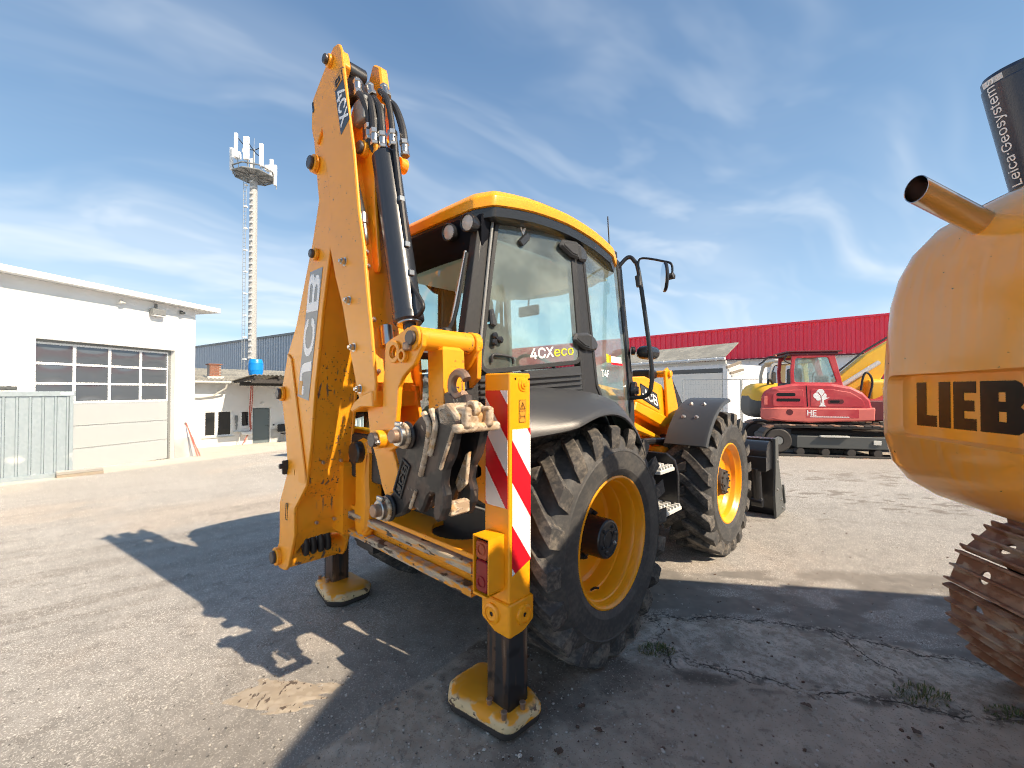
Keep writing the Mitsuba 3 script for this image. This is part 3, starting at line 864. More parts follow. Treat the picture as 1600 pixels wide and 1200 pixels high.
put('hanging_cloth', loft([[(1.80 + 0.01 * i, 0.38 - 0.02 * i, 0.05 + 0.02 * (i % 2)), (1.96 - 0.015 * i, 0.38 - 0.02 * i, 0.05), (1.96 - 0.015 * i, 0.38 - 0.18 * i, 0.08 + 0.03 * (i % 2)), (1.80 + 0.01 * i, 0.38 - 0.18 * i, 0.10)] for i in range(1, 5)], True, True), 'm_grey', O, label='grey work cloth hanging on the outbuilding wall left of the hoses', cat_='cloth')
for k_, (x0, x1) in enumerate(((1.2, 2.05), (2.14, 2.60))):
    g_ = OA + OX * x0
    put('trough', cat(plate_z(Polygon([(x0, 0.15), (x1, 0.15), (x1, 0.55), (x0, 0.55)], [[(x0 + 0.04, 0.19), (x1 - 0.04, 0.19), (x1 - 0.04, 0.51), (x0 + 0.04, 0.51)]]), 0, 0.26, 0.005), bx(x0 + 0.03, x1 - 0.03, 0.18, 0.52, 0.0, 0.2)), 'm_dark_grey', frame(OA + [0, 0, gz(g_[0], g_[1]) + 0.0], OX / np.linalg.norm(OX), np.cross(OX, [0, 0, 1])), label=('long dark planter trough below the outbuilding window' if k_ == 0 else 'short dark trough left of the grey outbuilding door'), cat_='trough')
cg = OA + OX * 4.0
chz = float(gz(cg[0], cg[1]))
chr_ = thing('chair', 'black chair standing under the outbuilding canopy', 'chair')
part(chr_, 'seat', ibox(3.85, 4.45, chz + 0.44, chz + 0.50, 0.25, 0.75, 0.02), 'm_black_matt', O)
part(chr_, 'backrest', rbox(3.72, 4.15, chz + 0.55, chz + 0.95, 0.18, 0.24, 0.03), 'm_black_matt', O)
for x_, z_ in ((3.9, 0.3), (4.4, 0.3), (3.9, 0.7), (4.4, 0.7)):
    part(chr_, 'leg', cyl([x_, chz, z_], [x_, chz + 0.44, z_], 0.014, 8), 'm_steel', O)
put('green_mat', rbox(2.8, 3.8, chz - 0.0, chz + 0.03, 0.4, 0.9, 0.012), 'm_green', O, label='green mat on the ground before the grey outbuilding door', cat_='mat')

# ---------------------------------------------------------------- corrugated blue-grey hall behind, and the mast
hl = thing('grey_hall', 'long blue-grey corrugated hall behind the outbuilding', 'building')
HO = np.array([-33.9, 45.0, 0.0])
HX = np.array([16.0, -10.7, 0.0]) / math.hypot(16, 10.7)
Hf = frame(HO, HX, [0, 0, 1], np.cross(HX, [0, 0, 1]))


def ribbed(x0, x1, y0, y1, pitch, depth, z=0.0):
    """a sheet of trapezoid ribs, upright"""
    n = int((x1 - x0) / pitch)
    pts = []
    for i in range(n):
        a = x0 + i * pitch
        pts += [(a, 0), (a + pitch * 0.45, 0), (a + pitch * 0.55, depth), (a + pitch * 0.9, depth)]
    pts.append((x0 + n * pitch, 0))
    p = np.array(pts)
    v = np.vstack([np.column_stack([p[:, 0], np.full(len(p), y), p[:, 1] + z]) for y in (y0, y1)])
    m = len(p)
    k = np.arange(m - 1)
    return tm(v, np.vstack([np.stack([k, k + 1, k + m + 1], 1), np.stack([k, k + m + 1, k + m], 1)]))


part(hl, 'wall', ribbed(-12, 24, -3, 6.15, 0.42, 0.10), 'm_hall_blue', Hf, False)
part(hl, 'roof', cat(ibox(-12, 24, 6.16, 6.34, -20, 0.16, 0.01)), 'm_grey', Hf, False)
part(hl, 'end_wall', cat(ibox(23.9, 24.0, -3, 6.15, -20, -0.02, 0)), 'm_hall_blue', Hf, False)

ms = thing('antenna_mast', 'tall pale steel antenna mast with a platform of white panel antennas', 'mast')
MO = np.array([-18.6, 30.0, 0.0])
mz0, mz1 = -3.0, 17.3
part(ms, 'shaft', lathe([(0, mz0), (0.29, mz0), (0.265, 6), (0.24, mz1), (0, mz1)], MO, [0, 0, 1], 12), 'm_mast', None, 20)
rungs = [bx(-0.09, 0.12, -0.33, -0.24, z_, z_ + 0.12, 0.01) for z_ in np.arange(0.5, 17, 0.42)]
part(ms, 'step_bracket', cat(*rungs), 'm_frame_alu', frame(MO, [1, 0, 0], [0, 1, 0]), kind='stuff')
lad = [cyl([x_, -0.42, 0], [x_, -0.42, mz1], 0.02, 6) for x_ in (-0.46, -0.27)] + [cyl([-0.46, -0.42, z_], [-0.27, -0.42, z_], 0.014, 6) for z_ in np.arange(0.3, 17.2, 0.28)]
part(ms, 'ladder', cat(*lad), 'm_wire', frame(MO, [1, 0, 0], [0, 1, 0]))
for z_ in np.arange(2.2, 17, 1.55):
    part(ms, 'ladder_clip', bx(-0.40, -0.20, -0.46, -0.30, z_, z_ + 0.10, 0.01), 'm_white', frame(MO, [1, 0, 0], [0, 1, 0]))
pf = part(ms, 'platform', cat(*[tube([[1.32 * math.cos(t), 1.32 * math.sin(t), z_] for t in np.linspace(0, 2 * math.pi, 9)], 0.05, 6, False) for z_ in (17.0, 17.35)], *[tube([[0.2 * math.cos(t), 0.2 * math.sin(t), 16.6], [1.32 * math.cos(t), 1.32 * math.sin(t), 17.0]], 0.045, 6, False) for t in np.linspace(0, 2 * math.pi, 9)[:-1]], *[tube([[0, 0, 17.02], [1.32 * math.cos(t), 1.32 * math.sin(t), 17.02]], 0.04, 6, False) for t in np.linspace(0, 2 * math.pi, 9)[:-1]]), 'm_grey', frame(MO, [1, 0, 0], [0, 1, 0]))
part(pf, 'grating', lathe([(0.3, 17.05), (1.28, 17.05), (1.28, 17.08), (0.3, 17.08)], MO, [0, 0, 1], 8), 'm_mast', None, False)
part(ms, 'mast_head', cat(cyl([0, 0, 17], [0, 0, 19.0], 0.07, 10), cyl([-0.35, -0.1, 17], [-0.35, -0.1, 19.1], 0.04, 8), cyl([0.0, 0.0, 19.0], [0.0, 0.0, 19.8], 0.012, 6)), 'm_wire', frame(MO, [1, 0, 0], [0, 1, 0]))
for px_, py_, z0_, z1_, w_ in ((-1.40, -0.3, 17.3, 18.9, 0.20), (-0.60, -1.05, 17.8, 19.5, 0.20), (0.28, -1.3, 17.5, 19.1, 0.36), (1.02, -0.8, 17.3, 18.9, 0.26), (1.36, 0.35, 16.5, 18.0, 0.18), (-0.8, 1.1, 17.3, 18.9, 0.24), (0.6, 1.2, 17.4, 18.9, 0.24)):
    an = part(ms, 'panel_antenna', rbox(px_ - w_ / 2, px_ + w_ / 2, py_ - 0.10, py_ + 0.08, z0_, z1_, 0.03), 'm_white', frame(MO, [1, 0, 0], [0, 1, 0]))
    part(an, 'bracket', cat(cyl([px_, py_ + 0.14, z0_ - 0.2], [px_, py_ + 0.14, z1_ + 0.1], 0.035, 8), tube([[px_, py_ + 0.14, z0_ + 0.3], [px_ * 0.85, py_ * 0.85, 17.2]], 0.03, 6, False)), 'm_wire', frame(MO, [1, 0, 0], [0, 1, 0]))
for q_ in ((-1.05, -0.65, -0.6, -0.4, 18.0, 18.5), (0.95, 1.4, -0.3, 0.0, 17.3, 17.7), (-0.55, -0.3, -0.5, -0.3, 18.5, 18.8)):
    part(ms, 'radio_box', bx(*q_, 0.02), 'm_white', frame(MO, [1, 0, 0], [0, 1, 0]))
part(ms, 'cable', cat(tube([[-0.6, -1.0, 19.3], [-0.2, -0.5, 18.8], [0.3, -0.4, 18.7], [1.0, -0.7, 18.8]], 0.03, 6), tube([[0.4, -1.4, 18.7], [0.7, -0.6, 18.2], [1.1, -0.7, 18.9]], 0.03, 6)), 'm_hose', frame(MO, [1, 0, 0], [0, 1, 0]))

# white corrugated container seen through the backhoe, far behind it
wc = thing('white_container', 'pale ribbed steel container behind the loader, seen through the backhoe gap', 'container')
Cw = frame([-6.6, 13.2, -0.75], [0.97, -0.24, 0], [0, 0, 1])
part(wc, 'wall', ribbed(0, 4.6, 0.1, 1.55, 0.14, 0.03), 'm_panel_white', Cw, False)
part(wc, 'frame', cat(ibox(-0.06, 4.66, 1.551, 1.65, -2.0, 0.05), ibox(-0.06, 4.66, 0, 0.099, -2.0, 0.05), ibox(-0.06, -0.001, 0.1, 1.55, -0.05, 0.05), ibox(4.601, 4.66, 0.1, 1.55, -0.05, 0.05)), 'm_panel_white', Cw, False)

# ---------------------------------------------------------------- hall with the red fascia on the right
rh = thing('red_fascia_hall', 'long hall with a red ribbed metal fascia over pale wall panels', 'building')
RO = np.array([3.9, 42.3, 0.0])
RX = np.array([10.63, -10.2, 0.0]) / math.hypot(10.63, 10.2)
R = frame(RO, RX, [0, 0, 1], np.cross(RX, [0, 0, 1]))
part(rh, 'fascia', ribbed(-6, 46, 3.86, 5.98, 0.44, 0.09, 0.25), 'm_hall_red', R, False)
part(rh, 'fascia_cap', ibox(-6, 46, 5.985, 6.12, -0.3, 0.42, 0.01), 'm_hall_red', R, False)
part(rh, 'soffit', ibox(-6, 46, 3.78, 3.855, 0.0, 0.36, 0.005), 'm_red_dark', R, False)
for i in range(26):
    x_ = -6 + 2 * i
    part(rh, 'wall_panel', ibox(x_ + 0.006, x_ + 1.994, -1.5, 3.775, -0.12, 0.0, 0.006), 'm_panel_white', R, False)
part(rh, 'roof', ibox(-6, 46, 5.6, 5.9, -14, -0.31, 0.01), 'm_grey', R, False)
wr = part(rh, 'window', cat(ibox(24.0, 25.2, 3.35, 3.45, 0.002, 0.06), ibox(24.0, 24.1, 2.1, 3.348, 0.002, 0.06), ibox(25.1, 25.2, 2.1, 3.348, 0.002, 0.06), ibox(24.0, 25.2, 2.0, 2.098, 0.002, 0.06)), 'm_hall_red', R, False)
part(wr, 'pane', ibox(24.1, 25.1, 2.1, 3.35, 0.004, 0.02, 0), 'm_pane_dark', R, False)

# grey-roofed shed standing before the hall
sh = thing('shed', 'small shed with a grey fibre cement roof before the red hall', 'building')
SO = np.array([5.9, 27.1, 0.0])
SX = np.array([0.60, -0.80, 0.0])
SX = (np.array([10.45, 20.2, 0]) - SO)
SLEN = np.linalg.norm(SX)
SX = SX / SLEN
Sf = frame(SO, SX, [0, 0, 1], np.cross(SX, [0, 0, 1]))
half = SLEN * 0.5
for x0, x1 in ((0.0, SLEN * 0.36), (SLEN * 0.36 + 0.012, SLEN * 0.70), (SLEN * 0.70 + 0.015, SLEN)):
    pr = np.array([[x0, 3.18, 0.35], [x1, 3.18, 0.35], [x1 - (0.55 if x1 > SLEN - 0.1 else 0), 4.05, -1.9], [x0, 4.05, -1.9]])
    part(sh, 'roof_sheet', loft([pr, pr + [0, 0.04, 0]], True, True), 'm_cement', Sf, False)
part(sh, 'gutter', tube([[-0.1, 3.12, 0.42], [SLEN + 0.05, 3.12, 0.42]], 0.07, 8, False), 'm_frame_alu', Sf)
for x_ in np.linspace(0.4, SLEN - 0.4, 6):
    part(sh, 'gutter_bracket', ibox(x_, x_ + 0.04, 3.02, 3.21, 0.40, 0.505), 'm_frame_alu', Sf, False)
part(sh, 'lintel', ibox(0, SLEN - 0.1, 2.88, 3.05, 0.0, 0.12), 'm_offwhite', Sf, False)
part(sh, 'wall', ibox(0, SLEN * 0.45, -0.8, 2.875, -0.10, 0.0), 'm_panel_white', Sf, False)
part(sh, 'wall', ibox(SLEN - 0.30, SLEN - 0.06, -0.8, 2.878, -3.8, 0.02), 'm_panel_white', Sf, False)
part(sh, 'sliding_door', ibox(SLEN * 0.30, SLEN - 0.32, -0.8, 2.46, 0.004, 0.06), 'm_sheet', Sf, False)
part(sh, 'back_wall', ibox(0, SLEN - 0.31, -0.8, 2.9, -3.9, -3.81), 'm_grey', Sf, False)
bxp = SO + SX * (SLEN + 0.18)
nb = thing('bundled_boards', 'bundle of tan boards fixed at the shed corner under the eave', 'boards')
for i in range(4):
    part(nb, 'board', bx(-0.32, 0.32, -0.08, 0.08, 0.15 * i, 0.15 * i + 0.12, 0.01), 'm_wood' if i % 2 else 'm_sheet', frame([bxp[0] - 0.02, bxp[1] - 0.5, 2.28], [math.cos(-0.5 + 0.16 * i), 0, math.sin(0.25 + 0.05 * i)], [0, 1, 0]), False)

# mesh site fence in front of the hall
fe = thing('mesh_fence', 'galvanised wire mesh site fence before the pale hall wall', 'fence')
FO = np.array([7.6, 17.6, 0.0])
FX = np.array([0.80, -0.36, 0.0])
FX /= np.linalg.norm(FX)
Ff = frame(FO, FX, [0, 0, 1], np.cross(FX, [0, 0, 1]))
for i in range(2):
    a = i * 2.2 - 0.4
    part(fe, 'fence_frame', cat(*[cyl([x_, -0.5, 0], [x_, 2.05, 0], 0.022, 8) for x_ in (a, a + 2.15)], cyl([a, 2.05, 0], [a + 2.15, 2.05, 0], 0.02, 8), cyl([a, 0.1, 0], [a + 2.15, 0.1, 0], 0.02, 8)), 'm_wire', Ff)
    wires = [bx(x_ - 0.003, x_ + 0.003, 0.1, 2.05, -0.003, 0.003, 0) for x_ in np.arange(a + 0.1, a + 2.1, 0.10)] + [bx(a, a + 2.15, z_ - 0.003, z_ + 0.003, -0.003, 0.003, 0) for z_ in np.arange(0.25, 2.0, 0.2)]
    part(fe, 'mesh', cat(*wires), 'm_wire', Ff, False, kind='stuff')

# ---------------------------------------------------------------- the backhoe loader
# machine frame: u forward, v to its left, z up; origin on the ground under the rear axle
MW, MD, ML = np.array([-0.1626, 3.3215, 0]), np.array([0.6894, 0.7244, 0]), np.array([-0.7244, 0.6894, 0])
F = frame(MW, MD, ML)
bl = thing('backhoe_loader', 'large yellow backhoe loader with folded boom, black cab and lowered stabiliser legs', 'backhoe loader')
UN = -1.22                                  # the near side plate of boom and dipper (they stand swung across the rear)


def near(p, o=0.0):
    return (UN + o, p[0], p[1])


def quad_text(ch, q, u, depth=0.0015, bold=True):
    """one letter stretched into the quad q = bottom left, bottom right, top right, top left (its own reading frame), in the v-z plane at u, standing out towards -u"""
    m = meshkit.text_mesh(ch, 1.0, 1.0, bold)
    lo, hi = m.bounds
    s = (m.vertices - lo) / (hi - lo)
    q = np.asarray(q, float)
    a, b = s[:, :1], s[:, 1:2]
    w = q[0] * (1 - a) * (1 - b) + q[1] * a * (1 - b) + q[2] * a * b + q[3] * (1 - a) * b
    m.vertices = np.column_stack([u - depth * s[:, 2], w])
    return m


BOOM = [(0.412, 3.254), (0.27, 3.276), (0.18, 2.9), (0.099, 2.526), (0.144, 2.474), (0.215, 2.241), (0.26, 2.088), (0.315, 1.819), (0.362, 1.641), (0.428, 1.226), (0.478, 1.053), (0.465, 0.973), (0.551, 0.822), (0.547, 0.64), (0.569, 0.592), (0.658, 0.409), (0.70, 0.372), (0.742, 0.362), (0.82, 0.352), (0.869, 0.366), (0.905, 0.416), (0.88, 0.48), (0.833, 0.53), (0.823, 0.62), (0.832, 1.005), (0.891, 1.298), (0.978, 1.55), (0.978, 1.60), (0.864, 1.85), (0.693, 2.054), (0.504, 2.41), (0.421, 2.561), (0.371, 2.682), (0.320, 2.811), (0.345, 2.92), (0.367, 3.039)]


def flare(m, size=0.09):
    """the boom foot widens towards the slew post"""
    v, f = trimesh.remesh.subdivide_to_size(m.vertices, m.faces, size, max_iter=12)
    k = 0.055 * np.clip((1.03 - v[:, 2]) / 0.22, 0, 1)
    c = UN + 0.15
    v[:, 0] += np.where(v[:, 0] < c, -k, k * 1.1)
    return tm(v, f)


boom = flare(cat(plate_u(BOOM, UN + 0.004, UN + 0.024, 0.004), plate_u(BOOM, UN + 0.276, UN + 0.296, 0.004)))
bm = part(bl, 'boom', boom, 'm_yellow', F, 30, label='yellow boom box with grey letter sticker and open foot')
# webs between the two side plates; the right-hand one is scraped bare in streaks
webr = [(0.155, 2.474), (0.225, 2.241), (0.27, 2.088), (0.325, 1.819), (0.372, 1.641), (0.438, 1.226), (0.488, 1.053), (0.478, 0.97), (0.56, 0.83), (0.562, 0.62), (0.60, 0.49)]
webl = [(0.395, 2.682), (0.44, 2.561), (0.523, 2.41), (0.71, 2.045), (0.88, 1.83), (0.96, 1.60), (0.96, 1.555), (0.874, 1.298), (0.815, 1.005), (0.806, 0.62)]


def web(line, th, arch=0.0):
    n = 40
    P2 = np.array(line, float)
    s = np.concatenate([[0], np.cumsum(np.linalg.norm(np.diff(P2, axis=0), axis=1))])
    t = np.linspace(0, s[-1], n)
    c = np.column_stack([np.interp(t, s, P2[:, 0]), np.interp(t, s, P2[:, 1])])
    us = np.linspace(UN + 0.0235, UN + 0.2765, 15)
    V = []
    for o in (0.0, th):
        for i in range(n):
            for u in us:
                w = (u - UN - 0.15) / 0.127
                dz = arch * (1 - w * w) * np.clip((i - 26) / 13, 0, 1)
                V.append((u, c[i, 0] + o, c[i, 1] + dz))
    V = np.array(V)
    m = len(us)
    i, j = np.meshgrid(np.arange(n - 1), np.arange(m - 1), indexing='ij')
    a = (i * m + j).ravel()
    f = np.vstack([np.stack([a, a + 1, a + m + 1], 1), np.stack([a, a + m + 1, a + m], 1)])
    N = n * m
    e = np.arange(m - 1) + (n - 1) * m
    return tm(V, np.vstack([f, f[:, ::-1] + N, np.stack([e, e + 1, e + 1 + N], 1), np.stack([e, e + 1 + N, e + N], 1)]))


part(bm, 'web', flare(web(webr, 0.012, 0.10)), 'm_yellow_worn', F, 40, label='scraped yellow inner face of the boom')
part(bm, 'web', flare(web(webl, -0.012)), 'm_yellow', F, 40)
part(bm, 'foot_tube', cyl([UN - 0.05, 0.76, 0.44], [UN + 0.36, 0.76, 0.44], 0.075, 24), 'm_yellow_worn', F)
for k_ in range(4):
    part(bm, 'hose', tube([[UN + 0.04 + 0.05 * k_, 0.63, 0.62], [UN + 0.05 + 0.05 * k_, 0.605 + 0.01 * (k_ % 2), 0.54], [UN + 0.06 + 0.05 * k_, 0.64, 0.475], [UN + 0.08 + 0.05 * k_, 0.74, 0.52]], 0.021, 10), 'm_hose', F)
RIB = [(0.83, 1.865), (0.757, 1.825), (0.53, 1.175), (0.486, 1.05), (0.478, 0.96), (0.568, 0.83), (0.646, 1.219), (0.846, 1.80)]
rb = plate_u(RIB, UN - 0.008, UN + 0.0035, 0.006)
part(bm, 'rib', rb, 'm_yellow', F, 20)


def boss(parent, p, r, out, u=UN, mat='m_yellow', pinmat='m_pin', rp=None, name='pivot_pin', rim=0.35):
    """a round boss with a dark pin end standing out of the plate towards -u"""
    rp = rp or r * 0.62
    k = part(parent, name, cyl([u - out, p[0], p[1]], [u + 0.002, p[0], p[1]], r, 24, 0.004), mat, F)
    part(parent, 'pin_end', cyl([u - out - 0.022, p[0], p[1]], [u - out - 0.0005, p[0], p[1]], rp, 20, 0.005), pinmat, F)
    return k


boss(bm, (0.356, 3.055), 0.056, 0.028, rp=0.042)
boss(bm, (0.345, 2.470), 0.040, 0.02, rp=0.028)
boss(bm, (0.940, 1.576), 0.054, 0.02, rp=0.040)
boss(bm, (0.832, 0.436), 0.062, 0.03, u=UN - 0.05, rp=0.044)
part(bm, 'latch', cat(bx(UN - 0.03, UN + 0.02, 0.83, 0.855, 1.0, 1.10, 0.006), cyl([UN - 0.05, 0.845, 1.06], [UN, 0.845, 1.06], 0.018, 10)), 'm_black_matt', F)
STICK = [(0.653, 1.56), (0.46, 1.533), (0.25, 2.371), (0.444, 2.376)]
stk = part(bm, 'sticker', plate_u(STICK, UN + 0.001, UN + 0.0036, 0), 'm_decal_grey', F, False)
for ch, q in zip('JCB', ([(0.615, 1.572), (0.595, 1.775), (0.41, 1.79), (0.432, 1.571)], [(0.560, 1.826), (0.527, 2.07), (0.345, 2.07), (0.392, 1.826)], [(0.502, 2.116), (0.456, 2.358), (0.268, 2.345), (0.314, 2.108)])):
    part(stk, 'letter', quad_text(ch, q, UN + 0.0008), 'm_decal_white', F, False)
part(stk, 'letter_field', plate_u([(0.632, 1.575), (0.575, 1.567), (0.556, 1.66), (0.612, 1.668)], UN - 0.0008, UN + 0.0005, 0), 'm_decal_amber', F, False)
part(bm, 'label_plate', plate_u(Polygon([(0.705, 0.72), (0.675, 0.72), (0.670, 0.83), (0.70, 0.83)]).exterior.buffer(0.0022), UN - 0.0535, UN - 0.0500, 0), 'm_decal_black', F, False)
for p in ((0.43, 1.22), (0.53, 0.80)):
    for du in (0.09, 0.21):
        part(bm, 'plug', cyl([UN + du, p[0] + 0.020, p[1] - 0.10], [UN + du, p[0] - 0.004, p[1] - 0.10], 0.012, 12, 0.002), 'm_steel', F)

# --- dipper
DIP = [(0.027, 3.648), (0.0, 3.63), (-0.025, 3.585), (-0.128, 3.149), (-0.186, 2.927), (-0.25, 2.569), (-0.302, 2.383), (-0.347, 2.119), (-0.397, 1.896), (-0.439, 1.642), (-0.434, 1.545), (-0.269, 1.545), (-0.232, 1.635), (-0.153, 1.827), (-0.063, 2.074), (0.033, 2.26), (0.115, 2.465), (0.071, 2.515), (0.149, 2.883), (0.24, 3.237), (0.318, 3.168), (0.381, 3.235), (0.404, 3.30), (0.404, 3.392), (0.385, 3.488), (0.152, 3.625), (0.08, 3.66)]
dp = part(bl, 'dipper', cat(plate_u(DIP, UN - 0.012, UN + 0.006, 0.005), plate_u(DIP, UN + 0.262, UN + 0.280, 0.005)), 'm_yellow', F, 30, label='yellow dipper plates hanging from the boom top')
DW = [(0.0, 3.20), (-0.10, 2.927), (-0.19, 2.569), (-0.235, 2.383), (-0.285, 2.119), (-0.33, 1.896), (-0.385, 1.60)]
dm = []
for (a, b), (c, e) in zip(DW, DW[1:]):
    dm.append(plate_u([(a, b), (a + 0.02, b), (c + 0.02, e), (c, e)], UN + 0.0065, UN + 0.2615, 0.0))
part(dp, 'web', cat(*dm), 'm_yellow', F, 20)
INN = [(-0.024, 3.214), (-0.05, 3.225), (-0.072, 3.219), (-0.166, 3.087), (-0.255, 3.002), (-0.275, 2.965), (-0.277, 2.921), (-0.257, 2.811), (-0.259, 2.649), (-0.311, 2.281), (-0.291, 2.25), (-0.20, 2.271), (-0.09, 2.642), (0.0, 3.048)]
for u0 in (UN + 0.075, UN + 0.195):
    ip = part(dp, 'lug_plate', plate_u(INN, u0, u0 + 0.02, 0.004, 0.01), 'm_yellow', F, 30)
boss(dp, (-0.165, 2.972), 0.046, 0.03, u=UN + 0.075, rp=0.036)
boss(dp, (0.118, 3.588), 0.038, 0.022, u=UN - 0.012, rp=0.028)
part(dp, 'slot', plate_u(Polygon([(0.40, 3.47), (0.378, 3.47), (0.36, 3.40), (0.385, 3.39)]), UN - 0.0145, UN - 0.0115, 0.001, 0.006), 'm_decal_black', F, False)
part(dp, 'pin_boss', cyl([UN - 0.004, 0.366, 3.055], [UN + 0.30, 0.366, 3.055], 0.055, 20), 'm_yellow', F)
part(dp, 'pin_boss', cyl([UN + 0.28, -0.165, 2.972], [UN + 0.33, -0.165, 2.972], 0.045, 20), 'm_yellow', F)
part(dp, 'pin_boss', cyl([UN + 0.28, -0.10, 2.73], [UN + 0.315, -0.10, 2.73], 0.036, 20), 'm_yellow', F)
for p in ((-0.088, 2.329), (-0.148, 2.1), (-0.205, 1.835), (-0.28, 1.607)):
    kb = part(dp, 'guide_pad', bx(UN - 0.0135, UN - 0.0118, p[0] - 0.03, p[0] + 0.03, p[1] - 0.03, p[1] + 0.03, 0.0005), 'm_yellow', F)
    part(dp, 'bolt', bolt([UN - 0.012, p[0], p[1]], [-1, 0, 0], 0.019, 0.020), 'm_steel', F)
    part(dp, 'bolt', cat(cyl([UN - 0.040, p[0], p[1]], [UN - 0.012, p[0], p[1]], 0.009, 10, 0.001)), 'm_steel', F)
for z_, v_ in ((2.36, -0.243), (1.98, -0.325), (1.70, -0.375), (2.28, -0.26)):
    part(dp, 'small_bolt', bolt([UN + 0.04, v_ - 0.004, z_], [0, -1, 0], 0.010, 0.008), 'm_steel', F)
boss(dp, (-0.262, 2.08), 0.036, 0.02, u=UN + 0.03, rp=0.026)
# sticker with the model lettering near the top
S4 = [(0.072, 3.444), (-0.028, 3.478), (-0.138, 3.125), (-0.032, 3.076)]
s4 = part(dp, 'sticker', plate_u(S4, UN - 0.0135, UN - 0.0115, 0), 'm_decal_dark', F, False)
part(s4, 'letter_field', plate_u([(0.064, 3.437), (-0.025, 3.468), (-0.047, 3.395), (0.045, 3.372)], UN - 0.0155, UN - 0.0138, 0), 'm_decal_amber', F, False)
L0, L1, R0, R1 = np.array([0.036, 3.352]), np.array([-0.036, 3.112]), np.array([-0.060, 3.365]), np.array([-0.126, 3.145])
for i, ch in enumerate('4CX'):
    a, b = i / 3 + 0.02, (i + 1) / 3 - 0.02
    part(s4, 'letter', quad_text(ch, [L0 + (L1 - L0) * a, L0 + (L1 - L0) * b, R0 + (R1 - R0) * b, R0 + (R1 - R0) * a], UN - 0.0140), 'm_decal_white', F, False)
A0, A1, B0, B1 = np.array([0.050, 3.425]), np.array([0.036, 3.383]), np.array([-0.012, 3.448]), np.array([-0.026, 3.402])
part(s4, 'letter', quad_text('JCB', [A0, A1, B1, B0], UN - 0.0158), 'm_decal_black', F, False)
# dipper ram eye and nose between the top plates
part(bl, 'dipper_ram', cat(cyl([UN + 0.145, 0.145, 3.55], [UN + 0.145, -0.04, 3.26], 0.062, 24), cyl([UN + 0.09, 0.13, 3.59], [UN + 0.20, 0.13, 3.59], 0.062, 24)), 'm_black', F)
part(bl, 'dipper_nose', cat(plate_u([(0.06, 3.30), (-0.02, 3.36), (-0.10, 3.31), (-0.13, 3.18), (-0.06, 3.05), (0.10, 3.10)], UN + 0.085, UN + 0.205, 0.02, 0.03), plate_u([(0.03, 3.66), (-0.05, 3.60), (-0.08, 3.47), (0.02, 3.42), (0.12, 3.52)], UN + 0.215, UN + 0.275, 0.01, 0.02), plate_u([(0.10, 3.66), (0.02, 3.62), (-0.01, 3.52), (0.05, 3.46), (0.15, 3.55)], UN + 0.012, UN + 0.06, 0.01, 0.02)), 'm_yellow', F, 30)
# dipper end
part(dp, 'end_flange', plate_u([(-0.42, 1.60), (-0.306, 1.575), (-0.22, 1.535), (-0.18, 1.495), (-0.20, 1.48), (-0.30, 1.512), (-0.43, 1.515)], UN - 0.02, UN + 0.27, 0.006, 0.006), 'm_yellow', F, 30)
ARM = [(-0.25, 1.62), (-0.26, 1.493), (-0.29, 1.352), (-0.355, 1.24), (-0.42, 1.10), (-0.50, 1.00), (-0.59, 0.985), (-0.63, 1.05), (-0.60, 1.15), (-0.52, 1.30), (-0.46, 1.498), (-0.42, 1.63)]
for u0 in (UN + 0.04, UN + 0.235):
    part(bl, 'inner_dipper', plate_u(ARM, u0, u0 + 0.02, 0.004, 0.01), 'm_yellow', F, 30)
part(bl, 'inner_dipper', plate_u([(-0.25, 1.62), (-0.26, 1.493), (-0.29, 1.352), (-0.31, 1.352), (-0.28, 1.493), (-0.27, 1.62)], UN + 0.0605, UN + 0.2345, 0), 'm_yellow', F)
part(bl, 'dipper_end_tube', cyl([UN + 0.0, -0.565, 1.05], [UN + 0.30, -0.565, 1.05], 0.055, 20), 'm_yellow_worn', F)

# --- bucket ram with its pipes and hoses
CU = UN + 0.145
c0, c1 = np.array([CU, -0.252, 2.925]), np.array([CU, -0.505, 1.945])
ax = (c1 - c0) / np.linalg.norm(c1 - c0)
rm = part(bl, 'bucket_ram', lathe([(0, -0.02), (0.060, -0.02), (0.076, 0.01), (0.076, 0.955), (0.081, 0.96), (0.081, 0.995), (0.072, 1.004), (0.034, 1.006), (0.034, 1.10), (0, 1.10)], c0, ax, 32), 'm_cyl', F)
part(rm, 'gland', ring(c0 + ax * 0.985, c0 + ax * 1.015, 0.066, 0.035, 24), 'm_steel', F)
part(rm, 'rod', cyl(c0 + ax * 1.0, c0 + ax * 1.10, 0.0295, 20), 'm_chrome', F)
part(rm, 'ram_eye', cyl([CU - 0.05, -0.165, 2.972], [CU + 0.05, -0.165, 2.972], 0.05, 20), 'm_yellow', F)
so = np.array([0.02, -0.075, 0.02])
part(bl, 'ram_pipe', tube([[CU + 0.0, -0.36, 3.00], [CU + 0.0, -0.385, 2.72], [CU, -0.475, 2.31], [CU, -0.515, 2.17], [CU, -0.60, 2.07], [CU, -0.63, 2.02], [CU, -0.59, 1.985], [CU, -0.55, 1.99]], 0.011, 10), 'm_hose', F)
part(bl, 'ram_pipe', tube([[UN + 0.11, -0.13, 2.66], [UN + 0.11, -0.21, 2.33], [UN + 0.11, -0.31, 1.93]], 0.0085, 8), 'm_steel', F)
part(bl, 'pipe_clamp', cyl([UN + 0.10, -0.345, 1.95], [UN + 0.10, -0.372, 1.84], 0.035, 16), 'm_steel', F)
